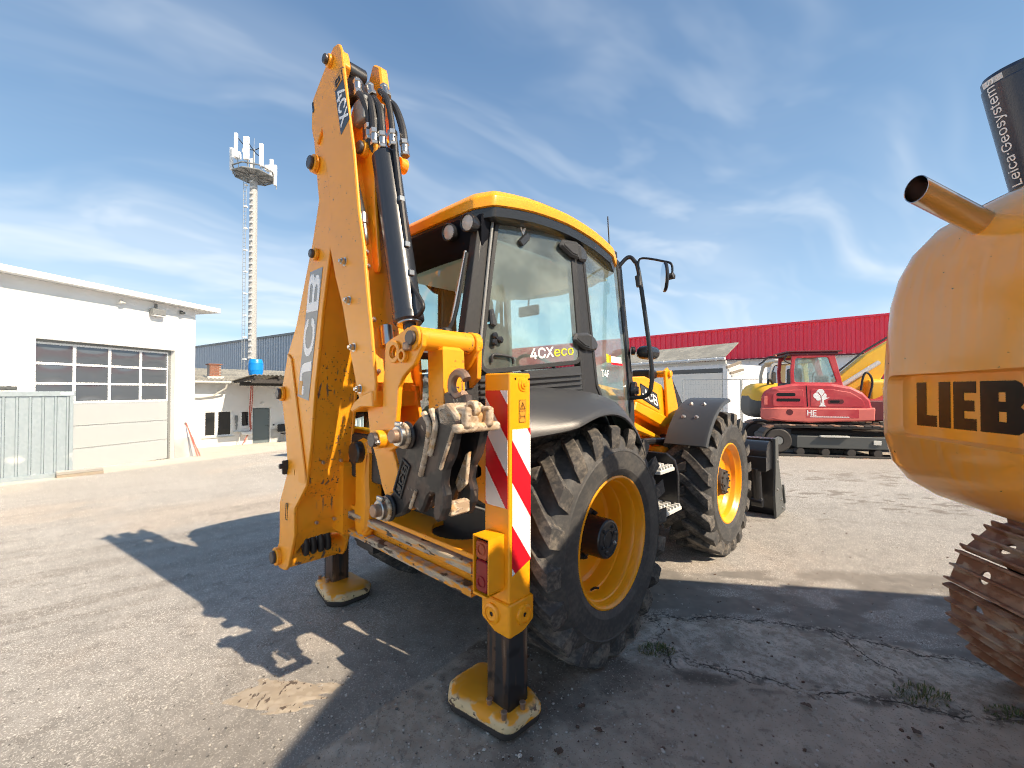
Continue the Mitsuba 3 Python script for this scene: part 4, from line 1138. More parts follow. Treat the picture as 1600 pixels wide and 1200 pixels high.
for z_ in (2.62, 2.36, 2.20):
    part(bl, 'pipe_clip', bx(CU - 0.014, CU + 0.014, np.interp(z_, [2.17, 2.31, 2.72], [-0.525, -0.487, -0.40]) - 0.012, np.interp(z_, [2.17, 2.31, 2.72], [-0.525, -0.487, -0.40]) + 0.02, z_, z_ + 0.03, 0.003), 'm_steel', F)
HZ = UN + 0.05
hoses = [
    [[HZ, 0.045, 3.14], [HZ - 0.01, 0.04, 3.24], [HZ, -0.02, 3.315], [HZ, -0.10, 3.315], [HZ, -0.175, 3.25], [HZ + 0.02, -0.20, 3.15], [HZ + 0.02, -0.215, 3.06]],
    [[HZ + 0.03, -0.14, 3.30], [HZ + 0.03, -0.20, 3.24], [HZ + 0.03, -0.235, 3.14], [HZ + 0.03, -0.245, 3.06]],
    [[HZ + 0.09, -0.20, 3.33], [HZ + 0.09, -0.28, 3.24], [HZ + 0.09, -0.325, 3.10], [HZ + 0.09, -0.345, 2.98]],
    [[HZ + 0.14, -0.17, 3.32], [HZ + 0.14, -0.28, 3.22], [HZ + 0.14, -0.36, 3.06], [HZ + 0.14, -0.385, 2.93]],
    [[HZ + 0.06, -0.18, 3.28], [HZ + 0.06, -0.25, 3.19], [HZ + 0.06, -0.275, 3.09], [HZ + 0.06, -0.285, 3.0]],
    [[HZ + 0.02, -0.215, 3.02], [HZ + 0.03, -0.23, 2.96], [HZ + 0.05, -0.25, 2.915], [HZ + 0.06, -0.275, 2.90]],
    [[HZ + 0.10, -0.345, 2.98], [HZ + 0.10, -0.36, 2.9], [HZ + 0.10, -0.40, 2.70], [HZ + 0.10, -0.47, 2.38]],
]
for h_ in hoses:
    part(bl, 'hydraulic_hose', tube(h_, 0.021 if len(h_) != 4 or h_[0][1] > -0.2 else 0.017, 10), 'm_hose', F)
for p_, d_ in (([HZ + 0.02, -0.205, 3.10], [0, -0.10, -1]), ([HZ + 0.03, -0.245, 3.06], [0, -0.1, -1]), ([HZ + 0.09, -0.335, 3.04], [0, -0.15, -1]), ([HZ + 0.14, -0.375, 2.99], [0, -0.15, -1]), ([HZ + 0.06, -0.17, 3.30], [0, 0.5, 1]), ([HZ + 0.13, -0.21, 3.31], [0, 0.5, 1]), ([HZ + 0.06, -0.28, 3.04], [0, -0.1, -1]), ([HZ + 0.0, -0.12, 3.30], [0, 0.2, 1])):
    d_ = np.array(d_, float) / np.linalg.norm(d_)
    p_ = np.array(p_)
    part(bl, 'hose_fitting', cat(cyl(p_, p_ + d_ * 0.03, 0.027, 6, 0.003), cyl(p_ + d_ * 0.03, p_ + d_ * 0.075, 0.022, 12, 0.003), cyl(p_ + d_ * 0.075, p_ + d_ * 0.095, 0.026, 6, 0.003)), 'm_steel', F)
part(bl, 'valve_block', cat(rbox(HZ - 0.01, HZ + 0.13, -0.20, -0.07, 3.13, 3.27, 0.012), rbox(HZ + 0.02, HZ + 0.09, -0.26, -0.16, 3.02, 3.13, 0.012)), 'm_grey', F)
part(bl, 'valve_block', cat(rbox(HZ + 0.0, HZ + 0.07, -0.215, -0.16, 2.99, 3.11, 0.01)), 'm_cyl', F)
part(bl, 'hydraulic_hose', tube([[UN + 0.03, -0.09, 2.96], [UN + 0.03, -0.12, 2.80], [UN + 0.03, -0.20, 2.60], [UN + 0.03, -0.225, 2.53]], 0.022, 10), 'm_hose', F)
part(bl, 'bent_pipe', tube([[UN + 0.03, -0.225, 2.54], [UN + 0.03, -0.245, 2.46], [UN + 0.04, -0.238, 2.425], [UN + 0.05, -0.21, 2.415], [UN + 0.06, -0.185, 2.44], [UN + 0.06, -0.165, 2.56]], 0.015, 10), 'm_steel', F)
part(bl, 'hose_fitting', cyl([UN + 0.03, -0.213, 2.58], [UN + 0.03, -0.228, 2.515], 0.025, 12), 'm_steel', F)

# --- tipping lever and link
LEV = [(-0.59, 1.869), (-0.675, 1.897), (-0.755, 1.898), (-0.792, 1.88), (-0.807, 1.855), (-0.807, 1.803), (-0.767, 1.756), (-0.736, 1.719), (-0.677, 1.688), (-0.638, 1.661), (-0.607, 1.616), (-0.599, 1.538), (-0.579, 1.394), (-0.594, 1.351), (-0.577, 1.319), (-0.52, 1.294), (-0.468, 1.308), (-0.445, 1.385), (-0.456, 1.535), (-0.464, 1.659), (-0.476, 1.739), (-0.476, 1.795), (-0.485, 1.839), (-0.531, 1.855)]
LU = -1.20
levp = rnd(Polygon(LEV), 0.012).difference(Point(-0.577, 1.788).buffer(0.030)).difference(Point(-0.663, 1.765).buffer(0.020))
for u0 in (LU, LU + 0.33):
    lv = part(bl, 'tipping_lever', plate_u(levp, u0, u0 + 0.025, 0.004), 'm_yellow', F, 30)
    if u0 == LU:
        part(lv, 'ring', ring([u0 - 0.014, -0.577, 1.788], [u0 + 0.001, -0.577, 1.788], 0.055, 0.034, 24), 'm_yellow', F)
        part(lv, 'ring', ring([u0 - 0.022, -0.663, 1.765], [u0 + 0.001, -0.663, 1.765], 0.034, 0.020, 20), 'm_yellow', F)
        part(lv, 'boss', cyl([u0 - 0.05, -0.478, 1.356], [u0 + 0.002, -0.478, 1.356], 0.046, 20), 'm_yellow', F)
        part(lv, 'pin_end', cyl([u0 - 0.075, -0.478, 1.356], [u0 - 0.051, -0.478, 1.356], 0.036, 20), 'm_pin', F)
        part(lv, 'bolt', bolt([u0 - 0.05, -0.515, 1.345], [-1, 0, 0], 0.011, 0.012), 'm_steel', F)
        part(lv, 'lug', rbox(u0 - 0.035, u0 + 0.0, -0.74, -0.69, 1.785, 1.825, 0.01), 'm_pin_bare', F)
part(bl, 'lever_bush', cyl([LU + 0.03, -0.577, 1.788], [LU + 0.32, -0.577, 1.788], 0.028, 20), 'm_pin', F)
lk = part(bl, 'tipping_link', cat(cyl([LU + 0.028, -0.74, 1.842], [LU + 0.328, -0.74, 1.842], 0.055, 28), mapv(bx(LU + 0.115, LU + 0.245, -0.805, -0.685, 1.40, 1.81, 0.016), lambda a, b, c: (a, b - 0.10 * np.clip(1.55 - c, 0, 1), c))), 'm_yellow_worn', F, 30, label='scraped yellow tipping link tube')
part(lk, 'pin_end', cyl([LU - 0.03, -0.74, 1.842], [LU + 0.0, -0.74, 1.842], 0.034, 20), 'm_pin', F)
part(lk, 'collar', cyl([LU - 0.012, -0.74, 1.842], [LU + 0.026, -0.74, 1.842], 0.058, 24), 'm_yellow', F)
part(lk, 'collar', cyl([LU + 0.33, -0.74, 1.842], [LU + 0.38, -0.74, 1.842], 0.06, 24), 'm_yellow', F)
part(lk, 'far_bracket', plate_u([(-0.79, 1.87), (-0.70, 1.87), (-0.64, 1.70), (-0.70, 1.60), (-0.78, 1.66)], LU + 0.356, LU + 0.385, 0.004, 0.015), 'm_yellow', F)

# --- black cast quick hitch
HI = [(-0.799, 1.444), (-0.84, 1.478), (-0.882, 1.499), (-0.951, 1.522), (-1.047, 1.538), (-1.09, 1.515), (-1.12, 1.475), (-1.095, 1.397), (-1.073, 1.33), (-1.035, 1.276), (-1.022, 1.22), (-1.04, 1.174), (-1.038, 1.12), (-1.007, 1.065), (-0.98, 1.055), (-0.963, 1.063), (-0.954, 1.093), (-0.985, 1.126), (-0.989, 1.15), (-0.969, 1.168), (-0.94, 1.166), (-0.915, 1.145), (-0.90, 1.11), (-0.87, 1.07), (-0.83, 1.075), (-0.786, 1.098), (-0.734, 1.041), (-0.663, 1.008), (-0.60, 1.006), (-0.555, 1.035), (-0.56, 1.075), (-0.634, 1.119), (-0.70, 1.233), (-0.748, 1.33), (-0.735, 1.369), (-0.74, 1.41)]
HU = -1.25
hp = rnd(Polygon(HI).buffer(0), 0.006)
hi = part(bl, 'quick_hitch', cat(plate_u(hp, HU, HU + 0.045, 0.010), plate_u(hp, HU + 0.145, HU + 0.19, 0.010)), 'm_cast', F, 40, label='black cast quick hitch with two pins and hooks')
part(hi, 'spine', plate_u([(-0.80, 1.43), (-0.88, 1.47), (-0.95, 1.49), (-1.02, 1.50), (-1.02, 1.46), (-0.93, 1.38), (-0.86, 1.26), (-0.80, 1.14), (-0.74, 1.14), (-0.72, 1.25), (-0.77, 1.34)], HU + 0.0455, HU + 0.1445, 0.01, 0.01), 'm_cast', F, 40)
# raised flange edges that have rubbed pale
for pts_, o in (([(-0.90, 1.505), (-0.94, 1.455), (-0.93, 1.38), (-0.905, 1.30), (-0.88, 1.235)], 0.013), ([(-0.955, 1.522), (-0.985, 1.46), (-0.965, 1.38), (-0.945, 1.33)], 0.013), ([(-0.845, 1.165), (-0.80, 1.08)], 0.008), ([(-1.10, 1.44), (-1.06, 1.36), (-1.02, 1.28)], 0.008)):
    p_ = np.array(pts_)
    part(hi, 'flange_edge', tube(np.column_stack([np.full(len(p_), HU - 0.006), p_]), o, 8), 'm_cast_bare', F)
for p, nm in (((-0.778, 1.400), 'a'), ((-0.622, 1.048), 'b')):
    part(hi, 'pin_collar', cyl([HU - 0.020, *p], [HU + 0.001, *p], 0.062, 24, 0.008), 'm_cast', F)
    part(hi, 'pin_clamp', ring([HU - 0.040, *p], [HU - 0.0205, *p], 0.058, 0.030, 24, 0.006), 'm_cast_bare', F)
    part(hi, 'pin_clamp', cat(ring([HU - 0.064, *p], [HU - 0.0405, *p], 0.046, 0.029, 24, 0.004), rbox(HU - 0.062, HU - 0.042, p[0] - 0.025, p[0] + 0.025, p[1] + 0.040, p[1] + 0.064, 0.008)), 'm_steel', F)
    part(hi, 'pin', cyl([HU - 0.092, *p], [HU + 0.21, *p], 0.030, 24, 0.005), 'm_pin_bare', F)
# recessed panel with raised letters
ax_ = np.array([0.03, -0.12, 0.245]) / np.linalg.norm([0.03, -0.12, 0.245])
ey = np.array([0, 0.245, 0.12]) / np.hypot(0.245, 0.12)
ex = np.array([0, -0.12, 0.245]) / np.hypot(0.245, 0.12)
o_ = np.array([HU - 0.0002, -0.705, 1.115])
lp = frame(o_, ex, ey, [-1, 0, 0])
part(hi, 'letter_panel', xf(plate(Polygon([(0, -0.012), (0.17, -0.012), (0.17, 0.05), (0, 0.05)]).exterior.buffer(0.005), 0.008, 0.002), lp), 'm_black_matt', F)
part(hi, 'letter', text_on('JCB', o_ + ex * 0.012 + ey * (-0.002) - np.array([0.0, 0, 0]), ex, ey, 0.036, 0.006, True, 0.145), 'm_black_matt', F, False)
# bucket-side block with the lifting hook on top
part(hi, 'latch_block', cat(plate_u([(-0.985, 1.535), (-1.05, 1.55), (-1.12, 1.50), (-1.10, 1.44), (-1.00, 1.46)], HU + 0.0, HU + 0.19, 0.008, 0.01), rbox(HU - 0.01, HU + 0.23, -1.135, -1.085, 1.43, 1.468, 0.015)), 'm_cast_bare', F, 30, label='pale worn latch block of the hitch')
part(hi, 'latch_jaw', cat(rbox(HU + 0.02, HU + 0.055, -1.15, -1.07, 1.45, 1.535, 0.014), rbox(HU + 0.14, HU + 0.175, -1.15, -1.07, 1.45, 1.535, 0.014), ring([HU + 0.08, -1.10, 1.525], [HU + 0.115, -1.10, 1.525], 0.034, 0.018, 20)), 'm_cast_bare', F)
hk = [(HU + 0.165, -0.93 + 0.055 * math.cos(t), 1.625 + 0.055 * math.sin(t)) for t in np.linspace(-2.3, 2.7, 14)]
part(hi, 'lifting_hook', tube(hk, 0.021, 10), 'm_pin_bare', F)
part(hi, 'hook_plate', plate_u([(-0.86, 1.50), (-0.84, 1.585), (-0.885, 1.60), (-0.92, 1.565), (-0.99, 1.585), (-1.01, 1.53)], HU + 0.14, HU + 0.19, 0.008, 0.008), 'm_cast', F, 30)
part(hi, 'cross_bar', bx(HU + 0.046, HU + 0.144, -1.025, -0.99, 1.075, 1.135, 0.008), 'm_cast_bare', F)
part(hi, 'inner_rib', plate_u([(-1.03, 1.33), (-1.05, 1.34), (-1.03, 1.20), (-0.98, 1.16), (-0.96, 1.20)], HU + 0.115, HU + 0.135, 0.004), 'm_cast_bare', F)

# --- slew post, carriage and rear frame
KP = [(0.337, 1.257), (0.256, 1.285), (0.19, 1.275), (0.150, 1.235), (0.135, 1.19), (0.141, 1.035), (0.123, 0.852), (0.146, 0.701), (0.20, 0.62), (0.275, 0.595), (0.34, 0.66), (0.36, 0.8), (0.30, 0.95), (0.304, 1.03), (0.364, 1.136)]
kpm = plate_u(KP, -0.96, -0.90, 0.022, 0.012)
part(bl, 'slew_post', cat(kpm, plate_u([(0.15, 1.20), (0.135, 1.19), (0.141, 1.035), (0.123, 0.852), (0.146, 0.701), (0.19, 0.66), (0.24, 0.72), (0.21, 0.85), (0.22, 1.03)], -0.98, -0.86, 0.02, 0.01)), 'm_yellow', F, 40)
part(bl, 'slew_bush', cyl([-1.01, 0.262, 1.19], [-0.90, 0.262, 1.19], 0.072, 24, 0.01), 'm_black', F)
part(bl, 'carriage', cat(bx(-0.895, -0.84, 0.20, 0.95, 0.62, 1.28, 0.01), bx(-1.0, -0.896, 0.42, 0.92, 0.60, 1.10, 0.02)), 'm_yellow', F)
part(bl, 'carriage_foot', bx(-0.96, -0.86, 0.08, 0.30, 0.555, 0.62, 0.01), 'm_black_matt', F)
UC = Polygon([(-0.945, -0.87), (-0.945, 0.87), (-0.70, 0.87), (-0.70, -0.87)])
ucut = Polygon([(-0.60, -0.32), (-0.80, -0.34), (-0.885, -0.44), (-0.905, -0.52), (-0.885, -0.62), (-0.82, -0.69), (-0.60, -0.69)])
part(bl, 'rear_frame', plate_z(UC.difference(rnd(ucut, 0.05)).difference(sbox(-0.78, -0.86, -0.60, -0.75)), 0.780, 0.805, 0.003), 'm_yellow', F, 30)
part(bl, 'frame_rail', bx(-0.965, -0.905, -0.872, 0.872, 0.718, 0.765, 0.005), 'm_worn_bar', F, label='upper frame rail rubbed to bare metal')
part(bl, 'frame_rail', bx(-0.965, -0.905, -0.872, 0.872, 0.606, 0.648, 0.005), 'm_worn_bar', F, label='lower frame rail rubbed to bare metal')
part(bl, 'frame_web', bx(-0.900, -0.88, -0.872, 0.872, 0.61, 0.779, 0.002), 'm_yellow_worn', F)
part(bl, 'cross_beam', bx(-0.835, -0.77, -0.872, 0.872, 1.235, 1.325, 0.008), 'm_yellow', F)
part(bl, 'cross_beam', bx(-0.835, -0.81, -0.45, 0.2, 1.12, 1.20, 0.004), 'm_yellow_worn', F)
part(bl, 'frame_bracket', plate_u(rnd(Polygon([(-0.868, 1.38), (-0.80, 1.34), (-0.79, 1.23), (-0.83, 1.21), (-0.83, 1.17), (-0.79, 1.15), (-0.79, 1.05), (-0.868, 1.03)]), 0.012), -0.865, -0.84, 0.003), 'm_yellow', F)
for z_, v0, v1 in ((1.115, -0.868, -0.60), (0.985, -0.868, -0.62), (1.15, -0.25, 0.05), (1.06, -0.3, 0.05)):
    part(bl, 'slide_rod', cyl([-0.80, v0, z_], [-0.80, v1, z_], 0.013, 12), 'm_steel', F)
part(bl, 'chassis', cat(bx(-0.70, 0.5, -0.42, 0.36, 0.55, 1.12, 0.02), bx(0.5, 3.0, -0.36, 0.36, 0.60, 1.10, 0.03), bx(-0.72, -0.70, -0.87, 0.30, 0.62, 1.00, 0.004)), 'm_black_matt', F)
part(bl, 'rear_axle', cat(cyl([0, -0.75, 0.68], [0, 0.75, 0.68], 0.13, 20), bx(-0.2, 0.2, -0.3, 0.3, 0.45, 0.80, 0.05)), 'm_black_matt', F)
part(bl, 'front_axle', cat(cyl([2.22, -0.75, 0.68], [2.22, 0.75, 0.68], 0.12, 20)), 'm_yellow', F)
part(bl, 'mud_flap', bx(-0.66, -0.64, -0.86, -0.45, 0.60, 1.25, 0.004), 'm_black_matt', F)
for pts_, r_ in (([[-0.92, -0.60, 1.78], [-0.90, -0.63, 1.66], [-0.90, -0.60, 1.52], [-0.88, -0.63, 1.38], [-0.86, -0.66, 1.30]], 0.020), ([[-0.90, -0.55, 1.75], [-0.92, -0.60, 1.60], [-0.93, -0.64, 1.46], [-0.88, -0.66, 1.36], [-0.85, -0.62, 1.28]], 0.018), ([[-0.92, -0.50, 1.52], [-0.90, -0.50, 1.40], [-0.90, -0.52, 1.34], [-0.86, -0.58, 1.26]], 0.022), ([[-0.90, -0.45, 1.68], [-0.9, -0.52, 1.60], [-0.89, -0.66, 1.70], [-0.88, -0.72, 1.60]], 0.018), ([[-0.85, -0.1, 1.02], [-0.9, -0.25, 0.95], [-0.88, -0.42, 1.0], [-0.84, -0.55, 1.1]], 0.03)):
    part(bl, 'hydraulic_hose', tube(pts_, r_, 10), 'm_hose', F)
part(bl, 'hose_fitting', cyl([-0.91, -0.50, 1.46], [-0.90, -0.50, 1.40], 0.028, 12), 'm_steel', F)
part(bl, 'hose_bracket', bx(-0.90, -0.86, -0.70, -0.42, 1.545, 1.56, 0.002), 'm_black', F)
part(bl, 'coupling', cat(cyl([-0.93, -0.36, 1.02], [-0.86, -0.30, 1.06], 0.05, 14), cyl([-0.95, -0.40, 1.0], [-0.93, -0.36, 1.02], 0.035, 6)), 'm_pin', F)

# --- stabiliser legs
for sgn in (-1, 1):
    def S(m):
        if sgn < 0:
            return m
        m = m.copy()
        m.vertices[:, 1] *= -1
        m.faces = m.faces[:, ::-1]
        return m
    lg = part(bl, 'stabiliser_leg', S(plate_z(rnd(sbox(-0.880, -1.045, -0.728, -0.872), 0.012), 0.60, 1.683, 0.006)), 'm_yellow_clean', F, 30, label='right stabiliser leg housing with warning stripes' if sgn < 0 else 'left stabiliser leg housing')
    col = Polygon([(-0.893, -1.058), (-0.893, -0.862), (-0.716, -0.862), (-0.716, -1.058)])
    c_ = plate_z(rnd(col, 0.015), 0.452, 0.605, 0.006)
    vv, f_ = trimesh.remesh.subdivide_to_size(c_.vertices, c_.faces, 0.05)
    low_ = vv[:, 2] < 0.50
    dist = np.hypot(vv[:, 0] + 0.893, vv[:, 1] + 1.058)
    vv[low_, 2] += np.clip(dist[low_] - 0.10, 0, 1) * 0.50
    part(lg, 'collar', S(tm(vv, f_)), 'm_yellow_clean', F, 30)
    part(lg, 'inner_tube', S(plate_z(rnd(sbox(-0.872, -1.034, -0.737, -0.884), 0.008), 0.075, 0.70, 0.002)), 'm_leg', F, 30, label='worn dark steel inner leg')
    ft = rnd(Polygon([(-0.985, -0.72), (-0.93, -1.085), (-0.70, -1.10), (-0.655, -1.00), (-0.63, -0.72), (-0.70, -0.63), (-0.90, -0.63)]), 0.06, 6)
    f1 = np.array(ft.exterior.segmentize(0.02).coords)[:-1]
    cen = f1.mean(0)

    def fr_(o, z_):
        d_ = f1 - cen
        return np.column_stack([cen + d_ * (1 + o / np.linalg.norm(d_, axis=1, keepdims=True)), np.full(len(f1), z_)])
    foot = loft([fr_(-0.02, 0.002), fr_(-0.008, 0.012), fr_(-0.004, 0.035), fr_(0.002, 0.042), fr_(0.0, 0.070), fr_(-0.018, 0.088), fr_(-0.045, 0.096), fr_(-0.10, 0.099)], True, True)
    part(lg, 'foot', S(foot), 'm_foot', F, 40, label='yellow stabiliser foot with chipped dirty rim')
    for b_ in ((-0.893, -0.925), (-0.80, -1.055), (-0.905, -1.035)):
        part(lg, 'foot_bolt', S(cat(cyl([b_[0], b_[1], 0.085], [b_[0], b_[1], 0.118], 0.013, 8), cyl([b_[0], b_[1], 0.118], [b_[0], b_[1], 0.124], 0.017, 8))), 'm_pin_bare', F)
    for (n_, c0_) in (((-1, 0, 0), (-0.893, -0.945, 0.535)), ((0, -1, 0), (-0.795, -1.058, 0.535))):
        n_ = np.array(n_, float)
        c0_ = np.array(c0_)
        part(lg, 'wear_pad_plug', S(lathe([(0.0, 0.002), (0.012, 0.002), (0.012, 0.009), (0.032, 0.011), (0.036, 0.009), (0.036, 0.014), (0.047, 0.010), (0.050, -0.001)], c0_, n_, 24)), 'm_yellow_clean', F, 25)
        part(lg, 'socket', S(xf(bx(-0.009, 0.009, -0.009, 0.009, 0, 0.004, 0.001), frame(c0_ + n_ * 0.0025, basis(n_)[0] * 0.7071 + basis(n_)[1] * 0.7071, -basis(n_)[0] * 0.7071 + basis(n_)[1] * 0.7071, n_))), 'm_decal_black', F)
    part(lg, 'top_plug', S(cat(lathe([(0.0, 0.018), (0.010, 0.018), (0.012, 0.012), (0.022, 0.012), (0.024, 0.006), (0.034, 0.005), (0.036, -0.001)], [-0.785, -1.045, 1.63], [0, -1, 0], 20))), 'm_yellow_clean', F, 25)
    for a in (-0.84, -0.742):
        part(lg, 'screw_hole', S(cyl([a, -1.0465, 1.655], [a, -1.044, 1.655], 0.006, 10, 0.0005)), 'm_decal_black', F)
    # chevron boards: red and white bands as separate strips
    for face, (lo, hi_), (z0, z1), slope in (('rear', (-1.032, -0.885), (1.045, 1.60), 1), ('side', (-0.862, -0.732), (0.73, 1.415), 1)):
        w_ = hi_ - lo
        bandz = 0.168 if face == 'rear' else 0.20
        rise = 0.20 if face == 'rear' else 0.185
        reg = sbox(lo, z0, hi_, z1)
        k_ = -3
        i_ = 0
        if face == 'side':
            reg = Polygon([(lo, z0), (hi_, z0 + 0.045), (hi_, z1), (lo, z1)])
        while True:
            zb = z0 - 0.35 + bandz * i_ * 1.0
            if zb > z1 + 0.3:
                break
            if face == 'rear':       # falls towards the outside
                q = Polygon([(hi_, zb + rise), (hi_, zb + rise + bandz), (lo, zb + bandz), (lo, zb)])
            else:                    # falls towards the front
                q = Polygon([(lo, zb + rise), (lo, zb + rise + bandz), (hi_, zb + bandz), (hi_, zb)])
            g = q.intersection(reg)
            if not g.is_empty and g.area > 1e-5 and g.geom_type == 'Polygon':
                red = (i_ % 2 == (0 if face == 'rear' else 1))
                if face == 'rear':
                    m_ = plate_u(g, -0.8822, -0.8803, 0)
                else:
                    m_ = plate_v(g, -1.0472, -1.0453, 0)
                part(lg, 'red_stripe' if red else 'white_stripe', S(m_), 'm_refl_red' if red else 'm_refl_white', F, False)
            i_ += 1
    if sgn < 0:
        wl = part(lg, 'warning_label', plate_v(rnd(sbox(-0.815, 1.445, -0.765, 1.555), 0.004), -1.0465, -1.0453, 0), 'm_decal_black', F, False)
        part(wl, 'label_field', plate_v(sbox(-0.8125, 1.5015, -0.7675, 1.5525), -1.0475, -1.0467, 0), 'm_decal_amber', F, False)
        part(wl, 'label_field', plate_v(sbox(-0.8125, 1.4475, -0.7675, 1.4985), -1.0475, -1.0467, 0), 'm_decal_amber', F, False)
        tri_ = Polygon([(-0.809, 1.508), (-0.771, 1.508), (-0.79, 1.545)])
        part(wl, 'warning_triangle', plate_v(tri_.difference(tri_.buffer(-0.0035)), -1.0485, -1.0477, 0), 'm_decal_black', F, False)
        part(wl, 'warning_mark', plate_v(unary_union([sbox(-0.7915, 1.518, -0.7885, 1.530), sbox(-0.7915, 1.5125, -0.7885, 1.515)]), -1.0485, -1.0477, 0), 'm_decal_black', F, False)
        part(wl, 'warning_mark', plate_v(unary_union([sbox(-0.806, 1.462, -0.803, 1.484), sbox(-0.777, 1.462, -0.774, 1.484), sbox(-0.803, 1.471, -0.777, 1.4745)]), -1.0485, -1.0477, 0), 'm_decal_black', F, False)
    # lamp housing on the inner edge of the leg
    hz0, hz1 = 0.648, 0.925
    lampbox = Polygon([(-1.015, hz0 + 0.03), (-1.0, hz0 + 0.005), (-0.98, hz0), (-0.905, hz0), (-0.905, hz1), (-1.015, hz1)])
    hs_ = plate_u(lampbox.difference(sbox(-1.008, hz0 + 0.012, -0.912, hz1 - 0.008).buffer(0.0001)), -0.985, -0.882, 0.003)
    lh = part(lg, 'lamp_housing', S(cat(hs_, plate_u(lampbox, -0.90, -0.8815, 0.001))), 'm_yellow_clean', F, 30)
    part(lh, 'lamp_gasket', S(plate_u(rnd(sbox(-1.006, 0.662, -0.914, 0.912), 0.02), -0.968, -0.905, 0.004)), 'm_decal_black', F)
    part(lh, 'red_lens', S(plate_u(rnd(sbox(-1.000, 0.668, -0.920, 0.815), 0.018), -0.979, -0.9685, 0.006)), 'm_lens_red', F)
    part(lh, 'amber_lens', S(plate_u(rnd(sbox(-1.000, 0.818, -0.920, 0.906), 0.018), -0.979, -0.9685, 0.006)), 'm_lens_amber', F)
    for z_, r_ in ((0.865, 0.027), (0.715, 0.026)):
        part(lh, 'reflector_ring', S(ring([-0.983, -0.96, z_], [-0.9795, -0.96, z_], r_, r_ - 0.005, 20, 0.001)), 'm_lens_amber' if z_ > 0.8 else 'm_lens_red', F)

# --- wheels
TYH = 0.222                      # half width of a tyre


def tyre_mesh(u0, v0, side, rim_r=0.385, ph=0.0):
    """side -1: outward is -v. Body of revolution with two rows of angled lugs."""
    prof = [(rim_r, TYH - 0.035), (rim_r + 0.012, TYH - 0.018), (0.43, TYH - 0.004), (0.436, TYH - 0.001), (0.442, TYH - 0.003), (0.49, TYH + 0.004), (0.545, TYH + 0.003), (0.549, TYH + 0.006), (0.556, TYH + 0.001), (0.60, TYH - 0.012), (0.632, TYH - 0.035), (0.648, TYH - 0.07), (0.655, TYH - 0.13), (0.657, 0.0)]
    prof = prof + [(r, -h) for r, h in prof[::-1][1:]]
    body = lathe(prof, [u0, v0, 0.683], [0, side, 0], 96)
    N = 20
    parts = [body]
    axis = np.array([0, side, 0.0])

    def P3(r, h, a):
        return np.stack([u0 + r * np.cos(a), v0 + side * h, 0.683 + r * np.sin(a)], -1)
    for row in (1, -1):
        for k in range(N):
            a0 = 2 * math.pi * (k + (0.5 if row < 0 else 0.0)) / N + ph
            ts = np.linspace(0, 1, 11)
            h = row * (-0.022 + (TYH + 0.030) * np.minimum(ts / 0.80, 1.0)) 
            sh = np.clip((ts - 0.80) / 0.20, 0, 1)
            hh = row * np.abs(h)
            ctr = -0.022 + (TYH + 0.012) * np.minimum(ts / 0.80, 1.0)
            h = row * ctr
            rb = np.interp(ctr, [-0.03, 0.10, TYH - 0.07, TYH - 0.035, TYH - 0.01], [0.652, 0.652, 0.640, 0.622, 0.60]) - sh * 0.085
            rt = np.interp(ctr, [-0.03, 0.16, TYH - 0.01], [0.704, 0.703, 0.690]) - sh * 0.088
            hb = h - row * 0.03 * sh * 0.4
            ht = h + row * (0.012 + 0.004 * sh)
            ang = a0 + 0.30 * (np.minimum(ts / 0.80, 1.0) ** 1.15) + 0.015 * sh
            wb = 0.098 + 0.020 * ts
            wt = 0.076 + 0.026 * ts
            rings_ = []
            for i in range(len(ts)):
                if i == 0:
                    ht_i = h[i]
                else:
                    ht_i = ht[i]
                da_b, da_t = wb[i] / 0.68, wt[i] / 0.68
                q = [P3(rb[i] - 0.01, hb[i], ang[i] - da_b / 2), P3(rt[i] - 0.006, ht_i, ang[i] - da_t / 2 - 0.004), P3(rt[i], ht_i, ang[i] - da_t / 2 + 0.008), P3(rt[i], ht_i, ang[i] + da_t / 2 - 0.008), P3(rt[i] - 0.006, ht_i, ang[i] + da_t / 2 + 0.004), P3(rb[i] - 0.01, hb[i], ang[i] + da_b / 2)]
                rings_.append(np.array(q))
            lg_ = loft(rings_, True, True)
            if (row * side) > 0:
                lg_.faces = lg_.faces[:, ::-1]
            parts.append(lg_)
    lugs = cat(*parts[1:])
    for m_ in (body, lugs):
        zz = m_.vertices[:, 2]
        m_.vertices[:, 2] = np.where(zz < 0.03, 0.002 + np.maximum(zz + 0.03, 0) * 0.4667, zz)
    return body, lugs


